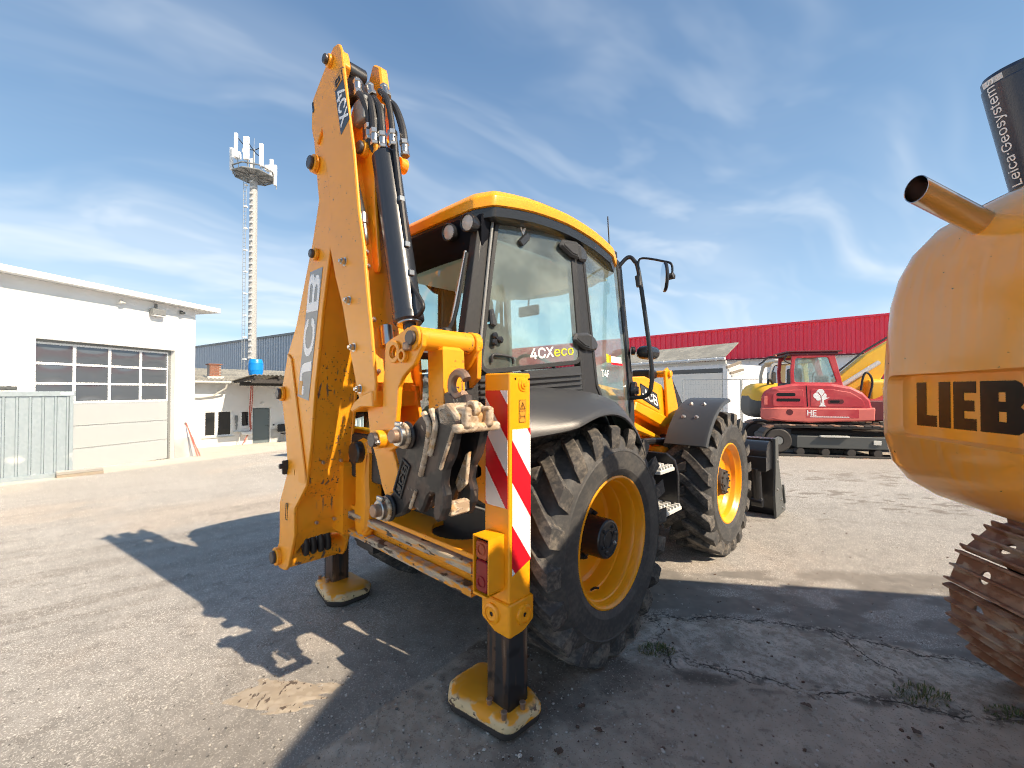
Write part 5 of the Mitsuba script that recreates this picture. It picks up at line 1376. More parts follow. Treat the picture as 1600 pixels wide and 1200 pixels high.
def wheel(u0, side, front=False, label=None):
    v0 = side * 0.89
    w = part(bl, 'wheel', cyl([u0, v0 + side * -0.12, 0.683], [u0, v0 + side * -0.05, 0.683], 0.32, 40, 0.004), 'm_yellow_clean', F, 30, label=label)
    body, lugs = tyre_mesh(u0, v0, side, ph=0.13 if front else 0.05)
    part(w, 'tyre', body, 'm_rubber', F, 30)
    part(w, 'tread_lugs', lugs, 'm_tread', F, 25)
    if not front:
        prof = [(0.398, 0.186), (0.394, 0.204), (0.384, 0.208), (0.374, 0.200), (0.368, 0.186), (0.362, 0.150), (0.355, 0.146), (0.345, 0.120), (0.340, 0.060), (0.332, 0.054), (0.322, 0.020), (0.318, -0.030), (0.298, -0.046), (0.19, -0.050), (0.0, -0.050)]
    else:
        prof = [(0.398, 0.186), (0.394, 0.204), (0.384, 0.208), (0.374, 0.200), (0.366, 0.186), (0.350, 0.165), (0.342, 0.160), (0.33, 0.120), (0.318, 0.112), (0.29, 0.080), (0.27, 0.074), (0.22, 0.060), (0.15, 0.055), (0.0, 0.055)]
    part(w, 'rim', lathe(prof, [u0, v0, 0.683], [0, side, 0], 64), 'm_yellow_clean', F, 30)
    if not front:
        hb = [(0.165, -0.052), (0.165, -0.02), (0.128, -0.012), (0.122, 0.0), (0.120, 0.150), (0.114, 0.158), (0.104, 0.160), (0.102, 0.156), (0.058, 0.156), (0.056, 0.160), (0.050, 0.160), (0.048, 0.154), (0, 0.154)]
        part(w, 'hub', lathe(hb, [u0, v0, 0.683], [0, side, 0], 40), 'm_black', F, 30)
        for a in (-0.5, 1.0, 2.3, 3.6):
            p_ = [u0 + 0.079 * math.cos(a), v0 + side * 0.155, 0.683 + 0.079 * math.sin(a)]
            part(w, 'hub_bolt', bolt(p_, [0, side, 0], 0.010, 0.008), 'm_black' if a > -0.4 else 'm_steel', F)
        part(w, 'hub_boss', cat(*[rbox(u0 + 0.079 * math.cos(a) - 0.016, u0 + 0.079 * math.cos(a) + 0.016, min(v0 + side * 0.15, v0 + side * 0.164), max(v0 + side * 0.15, v0 + side * 0.164), 0.683 + 0.079 * math.sin(a) - 0.012, 0.683 + 0.079 * math.sin(a) + 0.012, 0.006) for a in (0.3, 4.4)]), 'm_black', F)
        for i in range(10):
            a = 2 * math.pi * i / 10 + 0.2
            p_ = [u0 + 0.148 * math.cos(a), v0 - side * 0.018, 0.683 + 0.148 * math.sin(a)]
            part(w, 'wheel_nut', bolt(p_, [0, side, 0], 0.014, 0.018), 'm_black_matt', F)
        part(w, 'rim_lug', xf(bx(-0.028, 0.028, -0.05, -0.01, -0.006, 0.016, 0.004), frame([u0 - 0.08, v0 + side * 0.08, 0.683 + 0.327], [0.97, 0, 0.23], [0, side, 0])), 'm_yellow_clean', F)
        part(w, 'valve', tube([[u0 - 0.05, v0 + side * 0.06, 0.683 - 0.325], [u0 - 0.055, v0 + side * 0.09, 0.683 - 0.30], [u0 - 0.06, v0 + side * 0.12, 0.683 - 0.29]], 0.007, 8), 'm_black_matt', F)
    else:
        hb = [(0.150, 0.056), (0.145, 0.10), (0.130, 0.105), (0.124, 0.150), (0.118, 0.158), (0.095, 0.160), (0.092, 0.168), (0.088, 0.170), (0.045, 0.170), (0.042, 0.164), (0, 0.164)]
        part(w, 'hub', lathe(hb, [u0, v0, 0.683], [0, side, 0], 36), 'm_track_dark', F, 30)
        for i in range(10):
            a = 2 * math.pi * i / 10
            part(w, 'wheel_nut', bolt([u0 + 0.106 * math.cos(a), v0 + side * 0.159, 0.683 + 0.106 * math.sin(a)], [0, side, 0], 0.010, 0.012), 'm_track_dark', F)
        part(w, 'hub_bolt', cat(*[bolt([u0 + 0.062 * math.cos(a), v0 + side * 0.170, 0.683 + 0.062 * math.sin(a)], [0, side, 0], 0.010, 0.008) for a in (0.6, 3.5)]), 'm_black', F)
    return w


wheel(0.0, -1, label='rear right wheel with deep yellow rim and black hub')
wheel(0.0, 1, label='rear left wheel, mostly hidden')
wheel(2.22, -1, True, label='front right wheel with shallow yellow rim')
wheel(2.22, 1, True, label='front left wheel, hidden')

# --- rear mudguard, moulded black plastic
for side in (-1, 1):
    inn = np.array([(-0.80, 1.54), (-0.62, 1.595), (-0.34, 1.622), (0.07, 1.605), (0.30, 1.565), (0.47, 1.50), (0.62, 1.40), (0.72, 1.27)])
    out = np.array([(-0.80, 1.375), (-0.64, 1.395), (-0.47, 1.420), (-0.22, 1.480), (-0.02, 1.482), (0.14, 1.425), (0.28, 1.30), (0.345, 1.20)])
    ci, co = curve(np.column_stack([inn, 0 * inn[:, 0]]), 5)[:, :2], curve(np.column_stack([out, 0 * out[:, 0]]), 5)[:, :2]
    rows_ = []
    for i in range(len(ci)):
        d_ = co[i] - ci[i]
        sec = []
        for t_, v_, dz_ in ((0, 0.70, -0.02), (0.0, 0.76, 0.0), (0.25, 0.86, 0.020), (0.55, 0.97, 0.030), (0.80, 1.05, 0.022), (0.95, 1.10, 0.006), (1.0, 1.118, -0.012), (1.0, 1.122, -0.030), (1.0, 1.112, -0.038), (0.97, 1.095, -0.030), (0.85, 1.05, -0.015), (0.55, 0.97, 0.0), (0.0, 0.74, -0.03)):
            q = ci[i] + d_ * t_
            tap = 1.0 - 0.115 * t_ * float(np.clip((-0.42 - q[0]) / 0.30, 0, 1))
            sec.append((q[0], side * v_ * tap, q[1] + dz_))
        rows_.append(sec)
    m_ = loft(rows_, True, True)
    part(bl, 'mudguard', m_, 'm_plastic', F, 40, label='black plastic rear right mudguard' if side < 0 else 'black plastic rear left mudguard')
    # inner wheel arch
    part(bl, 'wheel_arch', bx(-0.72, 0.78, min(side * 0.62, side * 0.68), max(side * 0.62, side * 0.68), 0.95, 1.56, 0.01), 'm_black_matt', F)
    # front mudguard: a bent plastic sheet on four bolts
    th = np.linspace(math.radians(150), math.radians(93), 12)
    sec_ = []
    for r_, v_ in ((0.825, 0.74), (0.825, 1.085), (0.818, 1.108), (0.795, 1.12), (0.785, 1.112), (0.806, 1.095), (0.812, 1.08), (0.812, 0.74)):
        sec_.append([(2.22 + r_ * math.cos(t) - (0.05 if False else 0), side * v_, 0.70 + r_ * math.sin(t) * (1.0 if t > 1.9 else 1.0)) for t in th])
    rows_ = [[s[i] for s in sec_] for i in range(len(th))]
    fm = part(bl, 'front_mudguard', loft(rows_, True, True), 'm_plastic', F, 40)
    for t in (math.radians(128), math.radians(112)):
        for v_ in (0.84, 0.96):
            p_ = np.array([2.22 + 0.826 * math.cos(t), side * v_, 0.70 + 0.826 * math.sin(t)])
            part(fm, 'bolt', bolt(p_, [math.cos(t), 0, math.sin(t)], 0.016, 0.012), 'm_steel', F)
    part(bl, 'mudguard_arm', tube([[1.75, side * 0.40, 1.06], [1.75, side * 0.72, 1.10], [1.72, side * 0.86, 1.33]], 0.03, 10), 'm_black_matt', F)

# --- cab
VB = ([-0.86, 0.10, 0.90], [-0.705, -0.80, -0.72])
VT = ([-0.66, 0.09, 0.80], [-0.65, -0.735, -0.665])


def vs(u, z):
    b, t = np.interp(u, *VB), np.interp(u, *VT)
    k = np.clip((z - 1.62) / 1.05, -0.3, 1.1)
    return b * (1 - k) + t * k


def skin(pts, o0, o1, side=-1, b=0.003, r=0.0, sub=0.12):
    """a plate lying on the cab's curved side: o0..o1 is its thickness range outside the skin"""
    p = pts if hasattr(pts, 'geom_type') else Polygon(pts)
    if r:
        p = rnd(p, r)
    m = plate_v(p, -o1, -o0, b)
    v, f = trimesh.remesh.subdivide_to_size(m.vertices, m.faces, sub)
    v[:, 1] += vs(v[:, 0], v[:, 2])
    if side > 0:
        v[:, 1] *= -1
        f = f[:, ::-1]
    return tm(v, f)


def sheet(pts, o, side=-1, r=0.0, sub=0.12):
    """a single-sheet pane on the skin"""
    p = rnd(Polygon(pts), r) if r else Polygon(pts)
    p = orient(p)
    c = np.array(p.exterior.coords)[:-1]
    t = earcut.triangulate_float64(c, np.array([len(c)], np.uint32)).reshape(-1, 3)
    v = np.column_stack([c[:, 0], np.full(len(c), -o), c[:, 1]])
    v, f = trimesh.remesh.subdivide_to_size(v, t, sub)
    v[:, 1] += vs(v[:, 0], v[:, 2])
    if side > 0:
        v[:, 1] *= -1
    return tm(v, f)


cab = bl + '__cab'
used[cab] = 1
PANE = [(-0.585, 2.585), (0.03, 2.675), (0.062, 1.80), (-0.765, 1.705)]
DOOR = [(0.175, 2.69), (0.765, 2.665), (0.865, 1.62), (0.835, 1.10), (0.76, 1.04), (0.43, 1.45), (0.285, 1.64)]
REARP = [(-0.72, 2.62), (-0.60, 2.64), (-0.79, 1.64), (-0.80, 1.0), (-0.93, 1.0), (-0.92, 1.62)]
BP = [(0.045, 2.74), (0.165, 2.74), (0.27, 1.62), (0.42, 1.42), (0.36, 1.40), (0.08, 1.55)]
frames_ = []
for side in (-1, 1):
    frames_ += [skin(REARP, -0.05, 0.008, side), skin(BP, -0.05, 0.006, side)]
    pn, dn = rnd(Polygon(PANE), 0.045), rnd(Polygon(DOOR), 0.04)
    frames_.append(skin(pn.buffer(0.022).difference(pn.buffer(-0.006)), -0.006, 0.012, side))
    frames_.append(skin(dn.buffer(0.020).difference(dn.buffer(-0.012)), -0.010, 0.012, side))
    frames_.append(skin([(0.80, 2.68), (0.86, 2.66), (0.96, 1.62), (0.93, 1.0), (0.80, 0.98), (0.87, 1.10), (0.90, 1.62)], -0.05, 0.0, side))
    frames_.append(skin([(-0.60, 2.62), (0.05, 2.70), (0.05, 2.76), (-0.60, 2.68)], -0.04, 0.0, side))
    frames_.append(skin([(0.10, 2.71), (0.80, 2.69), (0.80, 2.74), (0.10, 2.76)], -0.04, 0.0, side))
# rear and front cross members
frames_ += [bx(-0.94, -0.88, -0.70, 0.70, 1.0, 1.30, 0.01), bx(0.86, 0.95, -0.68, 0.68, 1.0, 1.35, 0.01), bx(-0.88, 0.88, -0.66, 0.66, 1.0, 1.06, 0.005)]
scene[cab] = mikit.ply(xf(cat(*frames_), F), 'm_black_matt', smooth=30)
tag(cab, 'black cab frame with green tinted glass and yellow roof')
for side in (-1, 1):
    part(cab, 'side_pane', sheet(np.array(rnd(Polygon(PANE), 0.045).exterior.coords)[:-1], 0.004, side), 'm_glass_cab' if side < 0 else 'm_glass_pane', F, True)
    part(cab, 'door_pane', sheet(np.array(rnd(Polygon(DOOR), 0.04).exterior.coords)[:-1], 0.004, side), 'm_glass_cab' if side < 0 else 'm_glass_pane', F, True)
    for (c_, s_) in (((0.045, 2.55), 1.0), ((0.125, 1.935), 1.0)):
        a1 = Polygon([(c_[0] - 0.155 * s_, c_[1] - 0.005), (c_[0] - 0.12, c_[1] + 0.045), (c_[0] + 0.035, c_[1] + 0.062), (c_[0] + 0.035, c_[1] - 0.062), (c_[0] - 0.05, c_[1] - 0.055)])
        a2 = Polygon([(c_[0] + 0.045, c_[1] + 0.060), (c_[0] + 0.12, c_[1] + 0.040), (c_[0] + 0.165, c_[1] - 0.01), (c_[0] + 0.14, c_[1] - 0.05), (c_[0] + 0.045, c_[1] - 0.065)])
        hg = part(cab, 'hinge', skin(rnd(a1, 0.015), 0.012, 0.045, side, 0.014), 'm_plastic', F, 40)
        part(cab, 'hinge', skin(rnd(a2, 0.015), 0.012, 0.040, side, 0.014), 'm_plastic', F, 40)
        part(hg, 'hinge_cap', skin(rnd(a1.buffer(-0.02), 0.008), 0.0452, 0.050, side, 0.003), 'm_black_matt', F, 40)
    lower = Polygon([(-0.885, 1.665), (0.075, 1.765), (0.11, 1.58), (-0.885, 1.40)])
    part(cab, 'side_panel', skin(lower, -0.03, 0.004, side), 'm_plastic', F, 30)
    for i in range(4):
        z_ = 1.715 - 0.032 * i
        vp = Polygon([(-0.78, z_ - 0.055), (0.06, z_), (0.065, z_ - 0.014), (-0.78, z_ - 0.072)])
        part(cab, 'vent_slat', skin(vp, 0.0045, 0.022, side, 0.004), 'm_plastic', F, 30)
# model lettering on the side pane
for txt, u0, wd, mat in (('4CX', -0.388, 0.205, 'm_decal_white'), ('eco', -0.178, 0.185, 'm_decal_lime')):
    m_ = meshkit.text_mesh(txt, 0.062, 0.002, txt == '4CX')
    x_ = m_.vertices[:, 0] - m_.vertices[:, 0].min()
    x_ *= wd / x_.max()
    zb = 1.787
    uu, zz = u0 + x_, zb + m_.vertices[:, 1] + 0.13 * (x_ + u0 + 0.39)
    m_.vertices = np.column_stack([uu, vs(uu, zz) - 0.0052 - m_.vertices[:, 2], zz])
    part(cab, 'lettering', m_, mat, F, False)
m_ = meshkit.text_mesh('T4F', 0.05, 0.002, True)
x_ = m_.vertices[:, 0] - m_.vertices[:, 0].min()
uu, zz = 0.37 + x_, 1.70 + m_.vertices[:, 1]
m_.vertices = np.column_stack([uu, vs(uu, zz) - 0.0052 - m_.vertices[:, 2], zz])
part(cab, 'lettering', m_, 'm_decal_white', F, False)
part(cab, 'sign_reflection', skin([(0.55, 1.862), (0.74, 1.862), (0.74, 1.815), (0.55, 1.815)], 0.005, 0.0058, -1, 0), 'm_white', F, False)  # reflection of a sign, painted on the door pane as coloured strips
part(cab, 'sign_reflection', skin([(0.55, 1.813), (0.76, 1.813), (0.76, 1.797), (0.55, 1.797)], 0.005, 0.0058, -1, 0), 'm_refl_red', F, False)
part(cab, 'sign_reflection', skin([(0.47, 1.875), (0.505, 1.875), (0.505, 1.81), (0.47, 1.81)], 0.005, 0.0058, -1, 0), 'm_decal_lime', F, False)
part(cab, 'sign_reflection', skin([(0.508, 1.866), (0.548, 1.866), (0.548, 1.81), (0.508, 1.81)], 0.005, 0.0058, -1, 0), 'm_yellow_clean', F, False)
# latches and grips just inside the side pane
part(cab, 'window_latch', cat(skin(rnd(Polygon([(-0.695, 2.05), (-0.665, 2.06), (-0.645, 1.97), (-0.665, 1.955), (-0.69, 1.965)]), 0.01), 0.006, 0.03, -1, 0.008)), 'm_plastic', F, 40)
for u_, z_, r_ in ((-0.665, 1.905, 0.020), (-0.628, 1.885, 0.020), (-0.672, 1.868, 0.020), (-0.65, 1.888, 0.012)):
    part(cab, 'window_knob', cyl([u_, vs(u_, z_) - 0.006, z_], [u_, vs(u_, z_) - 0.036, z_], r_, 16, 0.008), 'm_black', F)
part(cab, 'window_latch', tube([[-0.69, vs(-0.69, 1.76) - 0.014, 1.755], [-0.69, vs(-0.69, 1.8) - 0.02, 1.79], [-0.66, vs(-0.66, 1.8) - 0.02, 1.80], [-0.55, vs(-0.55, 1.8) - 0.02, 1.79], [-0.53, vs(-0.53, 1.77) - 0.014, 1.755]], 0.008, 8), 'm_plastic', F)
part(cab, 'window_clip', skin(rnd(Polygon([(-0.45, 2.50), (-0.385, 2.565), (-0.345, 2.56), (-0.36, 2.525), (-0.42, 2.47)]), 0.008), 0.006, 0.028, -1, 0.006), 'm_black', F, 40)
part(cab, 'window_clip', skin(rnd(Polygon([(-0.42, 2.60), (-0.405, 2.60), (-0.40, 2.57), (-0.385, 2.60), (-0.37, 2.60), (-0.395, 2.545)]), 0.001), 0.006, 0.010, -1, 0.001), 'm_white', F, 40)


def pane_quad(q):
    q = np.array(q, float)
    return tm(q, [[0, 1, 2], [0, 2, 3]])


part(cab, 'rear_pane', pane_quad([(-0.895, -0.66, 1.32), (-0.895, 0.66, 1.32), (-0.70, 0.61, 2.46), (-0.70, -0.61, 2.46)]), 'm_glass_pane', F, False)
part(cab, 'front_pane', pane_quad([(0.93, -0.68, 1.36), (0.93, 0.68, 1.36), (0.82, 0.63, 2.66), (0.82, -0.63, 2.66)]), 'm_glass_pane', F, False)
# chrome-edged gutter strip on the rear pillar
part(cab, 'pillar_trim', tube([[-0.635, vs(-0.6, 2.58) - 0.016, 2.60], [-0.80, vs(-0.8, 1.66) - 0.016, 1.66]], 0.0085, 8, False), 'm_grey', F)
part(cab, 'pillar_trim', tube([[-0.70, -0.655, 2.56], [-0.915, -0.70, 1.40]], 0.016, 8, False), 'm_black', F)
# roof: yellow moulded cap over a black rim; its outline crowns in the middle
ro = np.array([(-0.80, 0.0), (-0.79, -0.40), (-0.775, -0.66), (-0.70, -0.755), (-0.40, -0.785), (-0.07, -0.795), (0.30, -0.785), (0.56, -0.765), (0.72, -0.70), (0.86, -0.40), (0.90, 0.0)])
ro = np.vstack([ro, [(u_, -v_) for u_, v_ in ro[::-1][1:-1]]])
ro = np.array(Polygon(ro).buffer(-0.05).buffer(0.05, quad_segs=5).exterior.segmentize(0.06).coords)[:-1]
if Polygon(ro).exterior.is_ccw is False:
    ro = ro[::-1]


def rr(ins, dz):
    p = Polygon(ro)
    c = np.array([0.03, 0.0])
    d_ = ro - c
    L_ = np.linalg.norm(d_, axis=1, keepdims=True)
    q = c + d_ * (1 - ins / L_)
    cr = 0.10 * (1 - ((q[:, 0] + 0.05) / 0.80) ** 2) - 0.03
    return np.column_stack([q, 2.615 + cr * (1 - min(ins, 0.4) * 0.3) + dz])


part(cab, 'roof', loft([rr(0.012, -0.002), rr(0.0, 0.004), rr(-0.004, 0.05), rr(0.004, 0.066), rr(0.05, 0.098), rr(0.085, 0.108), rr(0.25, 0.118), rr(0.45, 0.122)], True, True), 'm_yellow_clean', F, 30, label='yellow moulded cab roof')
part(cab, 'roof_rim', loft([rr(0.05, -0.065), rr(0.02, -0.055), rr(0.014, -0.004), rr(0.2, -0.006)], True, False), 'm_black', F, 30)
# rear visor carrying the work lamps
vis = []
for v_ in np.linspace(-0.70, 0.70, 15):
    k_ = abs(v_) / 0.70
    cu = 0.05 * k_ ** 4
    vis.append([(-0.785 + cu, v_, 2.58), (-0.795 + cu, v_, 2.56), (-0.775 + cu, v_ * 0.97, 2.40 + 0.02 * k_), (-0.735 + cu, v_ * 0.95, 2.36 + 0.02 * k_), (-0.70 + cu, v_ * 0.95, 2.42), (-0.70 + cu, v_ * 0.97, 2.58)])
part(cab, 'visor', loft(vis, True, True), 'm_visor', F, 40)
for side in (-1, 1):
    for v_, z_ in ((0.50, 2.505), (0.665, 2.515)):
        c_ = np.array([-0.80, side * v_, z_])
        n_ = np.array([-1, side * 0.15, -0.12])
        n_ /= np.linalg.norm(n_)
        wk = part(cab, 'work_lamp', lathe([(0.030, -0.06), (0.048, -0.02), (0.050, 0.022), (0.046, 0.026), (0.042, 0.020)], c_, n_, 24), 'm_black', F, 30)
        part(wk, 'lamp_glass', lathe([(0, 0.026), (0.02, 0.024), (0.042, 0.016)], c_, n_, 24), 'm_lamp_glass', F, 60)
part(cab, 'rear_wiper', tube([[-0.90, -0.555, 1.90], [-0.845, -0.59, 2.0], [-0.795, -0.635, 2.36]], [0.012] * 13, 8), 'm_black_matt', F)
part(cab, 'wiper_blade', tube([[-0.86, -0.575, 1.95], [-0.80, -0.632, 2.37]], 0.009, 6, False), 'm_steel', F)
part(cab, 'wiper_motor', rbox(-0.93, -0.87, -0.62, -0.50, 1.86, 1.94, 0.02), 'm_black_matt', F)
an_ = part(cab, 'aerial', cat(cyl([0.80, -0.60, 2.66], [0.80, -0.60, 2.72], 0.018, 12), tube([[0.80, -0.60, 2.72], [0.78, -0.60, 2.80], [0.755, -0.60, 3.04]], 0.006, 6)), 'm_black_matt', F)
part(cab, 'beacon_stub', cyl([0.765, -0.62, 2.655], [0.765, -0.62, 2.695], 0.015, 12), 'm_yellow_clean', F)
# cab furniture seen through the glass
st = part(cab, 'seat', cat(rbox(-0.30, 0.25, -0.26, 0.26, 1.42, 1.56, 0.05), mapv(rbox(-0.10, 0.04, -0.24, 0.24, 1.50, 2.10, 0.06), lambda a, b, c: (a - 0.15 * (c - 1.5), b, c)), mapv(rbox(-0.08, 0.02, -0.14, 0.14, 2.12, 2.30, 0.04), lambda a, b, c: (a - 0.15 * (c - 1.5), b, c))), 'm_seat', F)
part(cab, 'seat_base', bx(-0.22, 0.2, -0.2, 0.2, 1.06, 1.42, 0.02), 'm_black_matt', F)
part(cab, 'control_tower', cat(rbox(0.62, 0.84, -0.22, 0.22, 1.06, 1.72, 0.05), rbox(0.45, 0.62, -0.05, 0.05, 1.60, 1.72, 0.02)), 'm_black_matt', F)
part(cab, 'steering_wheel', tube([[0.55 + 0.14 * math.cos(t), 0.19 * math.sin(t), 1.80 - 0.10 * math.cos(t)] for t in np.linspace(0, 2 * math.pi, 17)], 0.015, 8), 'm_black', F)
for v_ in (-0.35, 0.35):
    part(cab, 'lever_pod', cat(rbox(-0.65, -0.35, v_ - 0.08, v_ + 0.08, 1.06, 1.62, 0.04), tube([[-0.55, v_, 1.6], [-0.56, v_, 1.78]], 0.012, 8, False), trimesh.creation.icosphere(2, 0.032).apply_translation([-0.56, v_, 1.80])), 'm_black_matt', F)
part(cab, 'side_console', rbox(-0.2, 0.5, -0.62, -0.45, 1.06, 1.66, 0.05), 'm_black_matt', F)
part(cab, 'side_console', rbox(-0.10, 0.66, 0.45, 0.64, 1.06, 1.99, 0.06), 'm_black_matt', F)
part(cab, 'roof_lining', bx(-0.68, 0.74, -0.60, 0.60, 2.50, 2.515, 0.004), 'm_white', F)
part(cab, 'inside_mirror', cat(rbox(0.74, 0.78, 0.15, 0.40, 2.32, 2.42, 0.015), tube([[0.76, 0.28, 2.42], [0.77, 0.28, 2.5]], 0.008, 6, False)), 'm_black', F)

# --- grab rail, mirrors and work light at the front corner
for side in (-1, 1):
    g = lambda l_: [[a, side * b, c] for a, b, c in l_]  # noqa: E731
    part(bl, 'grab_rail', tube(g([[0.80, 0.655, 2.60], [0.86, 0.72, 2.695], [0.87, 0.775, 2.66], [0.87, 0.82, 2.53], [0.87, 0.914, 1.853], [0.87, 0.920, 1.66], [0.87, 0.885, 1.565], [0.87, 0.78, 1.54], [0.87, 0.70, 1.54]]), 0.017, 10), 'm_black', F)
    mr = part(bl, 'mirror_arm', tube(g([[0.87, 0.815, 2.525], [0.87, 0.812, 2.63], [0.87, 0.85, 2.665], [0.87, 1.03, 2.60], [0.87, 1.085, 2.565], [0.87, 1.088, 2.49], [0.87, 1.065, 2.47]]), 0.009, 8), 'm_black', F)
    part(mr, 'clamp', cyl([0.87, side * 0.822, 2.44], [0.87, side * 0.808, 2.53], 0.026, 12), 'm_plastic', F)
    part(mr, 'knob', cat(cyl([0.87, side * 1.05, 2.475], [0.90, side * 1.10, 2.475], 0.018, 10), cyl([0.875, side * 1.06, 2.475], [0.875, side * 1.10, 2.48], 0.026, 8)), 'm_plastic', F)
    mn = np.array([-0.61, -side * 0.79, 0.0])
    mn /= np.linalg.norm(mn)
    mx = np.array([-mn[1], mn[0], 0.0])
    ell = Polygon([(0.085 * math.cos(t), 0.115 * math.sin(t)) for t in np.linspace(0, 2 * math.pi, 33)[:-1]])
    fm_ = frame([0.86, side * 1.028, 2.475], mx, [0, 0, 1], mn)
    m_ = plate(ell, 0.025, 0.008)
    m_.apply_translation([0, 0, -0.02])
    mh = part(bl, 'mirror', xf(m_, fm_), 'm_black', F, 40)
    g_ = plate(ell.buffer(-0.008), 0.002, 0)
    g_.apply_translation([0, 0, 0.0055])
    part(mh, 'mirror_glass', xf(g_, fm_), 'm_mirror', F, 40)
    part(bl, 'front_work_light', cat(rbox(0.93, 1.15, min(side * 0.74, side * 0.88), max(side * 0.74, side * 0.88), 1.86, 1.97, 0.05), cyl([0.92, side * 0.72, 1.93], [0.94, side * 0.74, 1.93], 0.035, 12)), 'm_black', F)
    part(bl, 'horn_cover', lathe([(0.0, 0.05), (0.03, 0.05), (0.035, 0.03), (0.07, 0.03), (0.075, 0.0)], [0.92, side * 0.73, 1.60], [0.3, side, 0], 20), 'm_black', F)

# --- bonnet, loader arms and loader tower
part(bl, 'bonnet', loft([[(u_, -w_, z0_), (u_, -w_, z1_ - 0.08), (u_, -w_ + 0.08, z1_), (u_, w_ - 0.08, z1_), (u_, w_, z1_ - 0.08), (u_, w_, z0_)] for u_, w_, z0_, z1_ in ((1.0, 0.42, 1.05, 1.66), (1.8, 0.42, 1.05, 1.56), (2.6, 0.41, 1.05, 1.42), (2.9, 0.38, 1.08, 1.30))], True, True), 'm_yellow_clean', F, 30)
part(bl, 'front_grille', bx(2.86, 2.93, -0.34, 0.34, 0.9, 1.25, 0.02), 'm_black', F)
for side in (-1, 1):
    v0, v1 = sorted((side * 0.47, side * 0.56))
    la = part(bl, 'loader_arm', plate_v(Polygon([(1.22, 1.72), (1.50, 1.735), (1.86, 1.66), (2.20, 1.42), (3.05, 0.85), (3.45, 0.50), (3.38, 0.36), (3.00, 0.62), (2.30, 1.12), (1.80, 1.37), (1.25, 1.52)]), v0, v1, 0.01, 0.02), 'm_yellow_clean', F, 30)
    part(bl, 'loader_strut', plate_v(Polygon([(1.20, 1.42), (1.85, 1.22), (1.95, 1.26), (1.95, 1.32), (1.25, 1.50)]), *sorted((side * 0.50, side * 0.60)), 0.012, 0.01), 'm_yellow_clean', F, 30)
    part(bl, 'loader_strut', plate_v(Polygon([(1.15, 1.26), (1.75, 1.10), (1.78, 1.13), (1.20, 1.32)]), *sorted((side * 0.50, side * 0.60)), 0.012, 0.01), 'm_yellow_clean', F, 30)
    part(bl, 'loader_tower', plate_v(Polygon([(1.86, 1.80), (1.93, 1.835), (2.00, 1.79), (2.22, 1.35), (2.27, 1.06), (1.96, 1.06), (1.92, 1.4)]), *sorted((side * 0.572, side * 0.60)), 0.006, 0.01), 'm_yellow_clean', F, 30)
    part(bl, 'loader_tower', plate_v(Polygon([(2.02, 1.78), (2.10, 1.74), (2.62, 1.22), (2.56, 1.12), (2.20, 1.30)]), *sorted((side * 0.50, side * 0.568)), 0.006, 0.01), 'm_black', F, 30)
    part(bl, 'tower_pin', cyl([1.95, side * 0.44, 1.77], [1.95, side * 0.625, 1.77], 0.035, 16), 'm_yellow_clean', F)
    part(bl, 'tower_cap', rbox(1.72, 1.90, *sorted((side * 0.30, side * 0.50)), 1.72, 1.81, 0.02), 'm_black', F)
    stv = side * 0.5615
    dq = Polygon([(1.40, 1.655), (1.74, 1.555), (1.80, 1.415), (1.43, 1.530)])
    dk_ = part(la, 'sticker', plate_v(dq.buffer(0.012), *sorted((side * 0.5602, side * 0.5615)), 0), 'm_decal_black', F, False)
    part(dk_, 'letter_field', plate_v(dq, *sorted((side * 0.5616, side * 0.5624)), 0), 'm_decal_dark', F, False)
    for i, ch in enumerate('JCB'):
        m_ = meshkit.text_mesh(ch, 1.0, 1.0, True)
        lo, hi_ = m_.bounds
        s_ = (m_.vertices - lo) / (hi_ - lo)
        a = (i + 0.08 + 0.84 * s_[:, 0]) / 3
        if side > 0:
            a = 1 - a
        b = 0.1 + 0.8 * s_[:, 1]
        q0, q1 = np.array([1.435, 1.53]), np.array([1.795, 1.42])
        q3, q2 = np.array([1.405, 1.645]), np.array([1.745, 1.55])
        w_ = q0 * ((1 - a) * (1 - b))[:, None] + q1 * (a * (1 - b))[:, None] + q2 * (a * b)[:, None] + q3 * ((1 - a) * b)[:, None]
        m_.vertices = np.column_stack([w_[:, 0], side * (0.5628 + 0.0015 * s_[:, 2]), w_[:, 1]])
        part(dk_, 'letter', m_, 'm_decal_white', F, False)
    part(bl, 'lift_ram', cat(cyl([1.95, side * 0.53, 1.10], [2.9, side * 0.53, 0.75], 0.05, 16)), 'm_black', F)
    part(bl, 'side_pipe', tube([[0.95, side * 0.60, 1.12], [1.4, side * 0.60, 1.12], [1.75, side * 0.62, 1.10]], 0.035, 10), 'm_black', F)
    part(bl, 'side_tank', bx(0.80, 1.62, *sorted((side * 0.40, side * 0.66)), 0.62, 1.02, 0.03), 'm_black_matt', F)
    part(bl, 'axle_casting', bx(1.55, 1.9, *sorted((side * 0.40, side * 0.70)), 0.80, 1.06, 0.03), 'm_yellow', F)
    # entry steps on a black bent bracket
    part(bl, 'step_bracket', cat(plate_u(rnd(Polygon([(side * 0.66, 0.62), (side * 0.66, 1.07), (side * 0.90, 1.07), (side * 0.97, 1.02), (side * 1.0, 0.90), (side * 1.0, 0.62)]), 0.02), 1.18, 1.21, 0.006), bx(0.86, 0.98, *sorted((side * 0.66, side * 0.90)), 0.80, 0.88, 0.01)), 'm_black', F, 30)
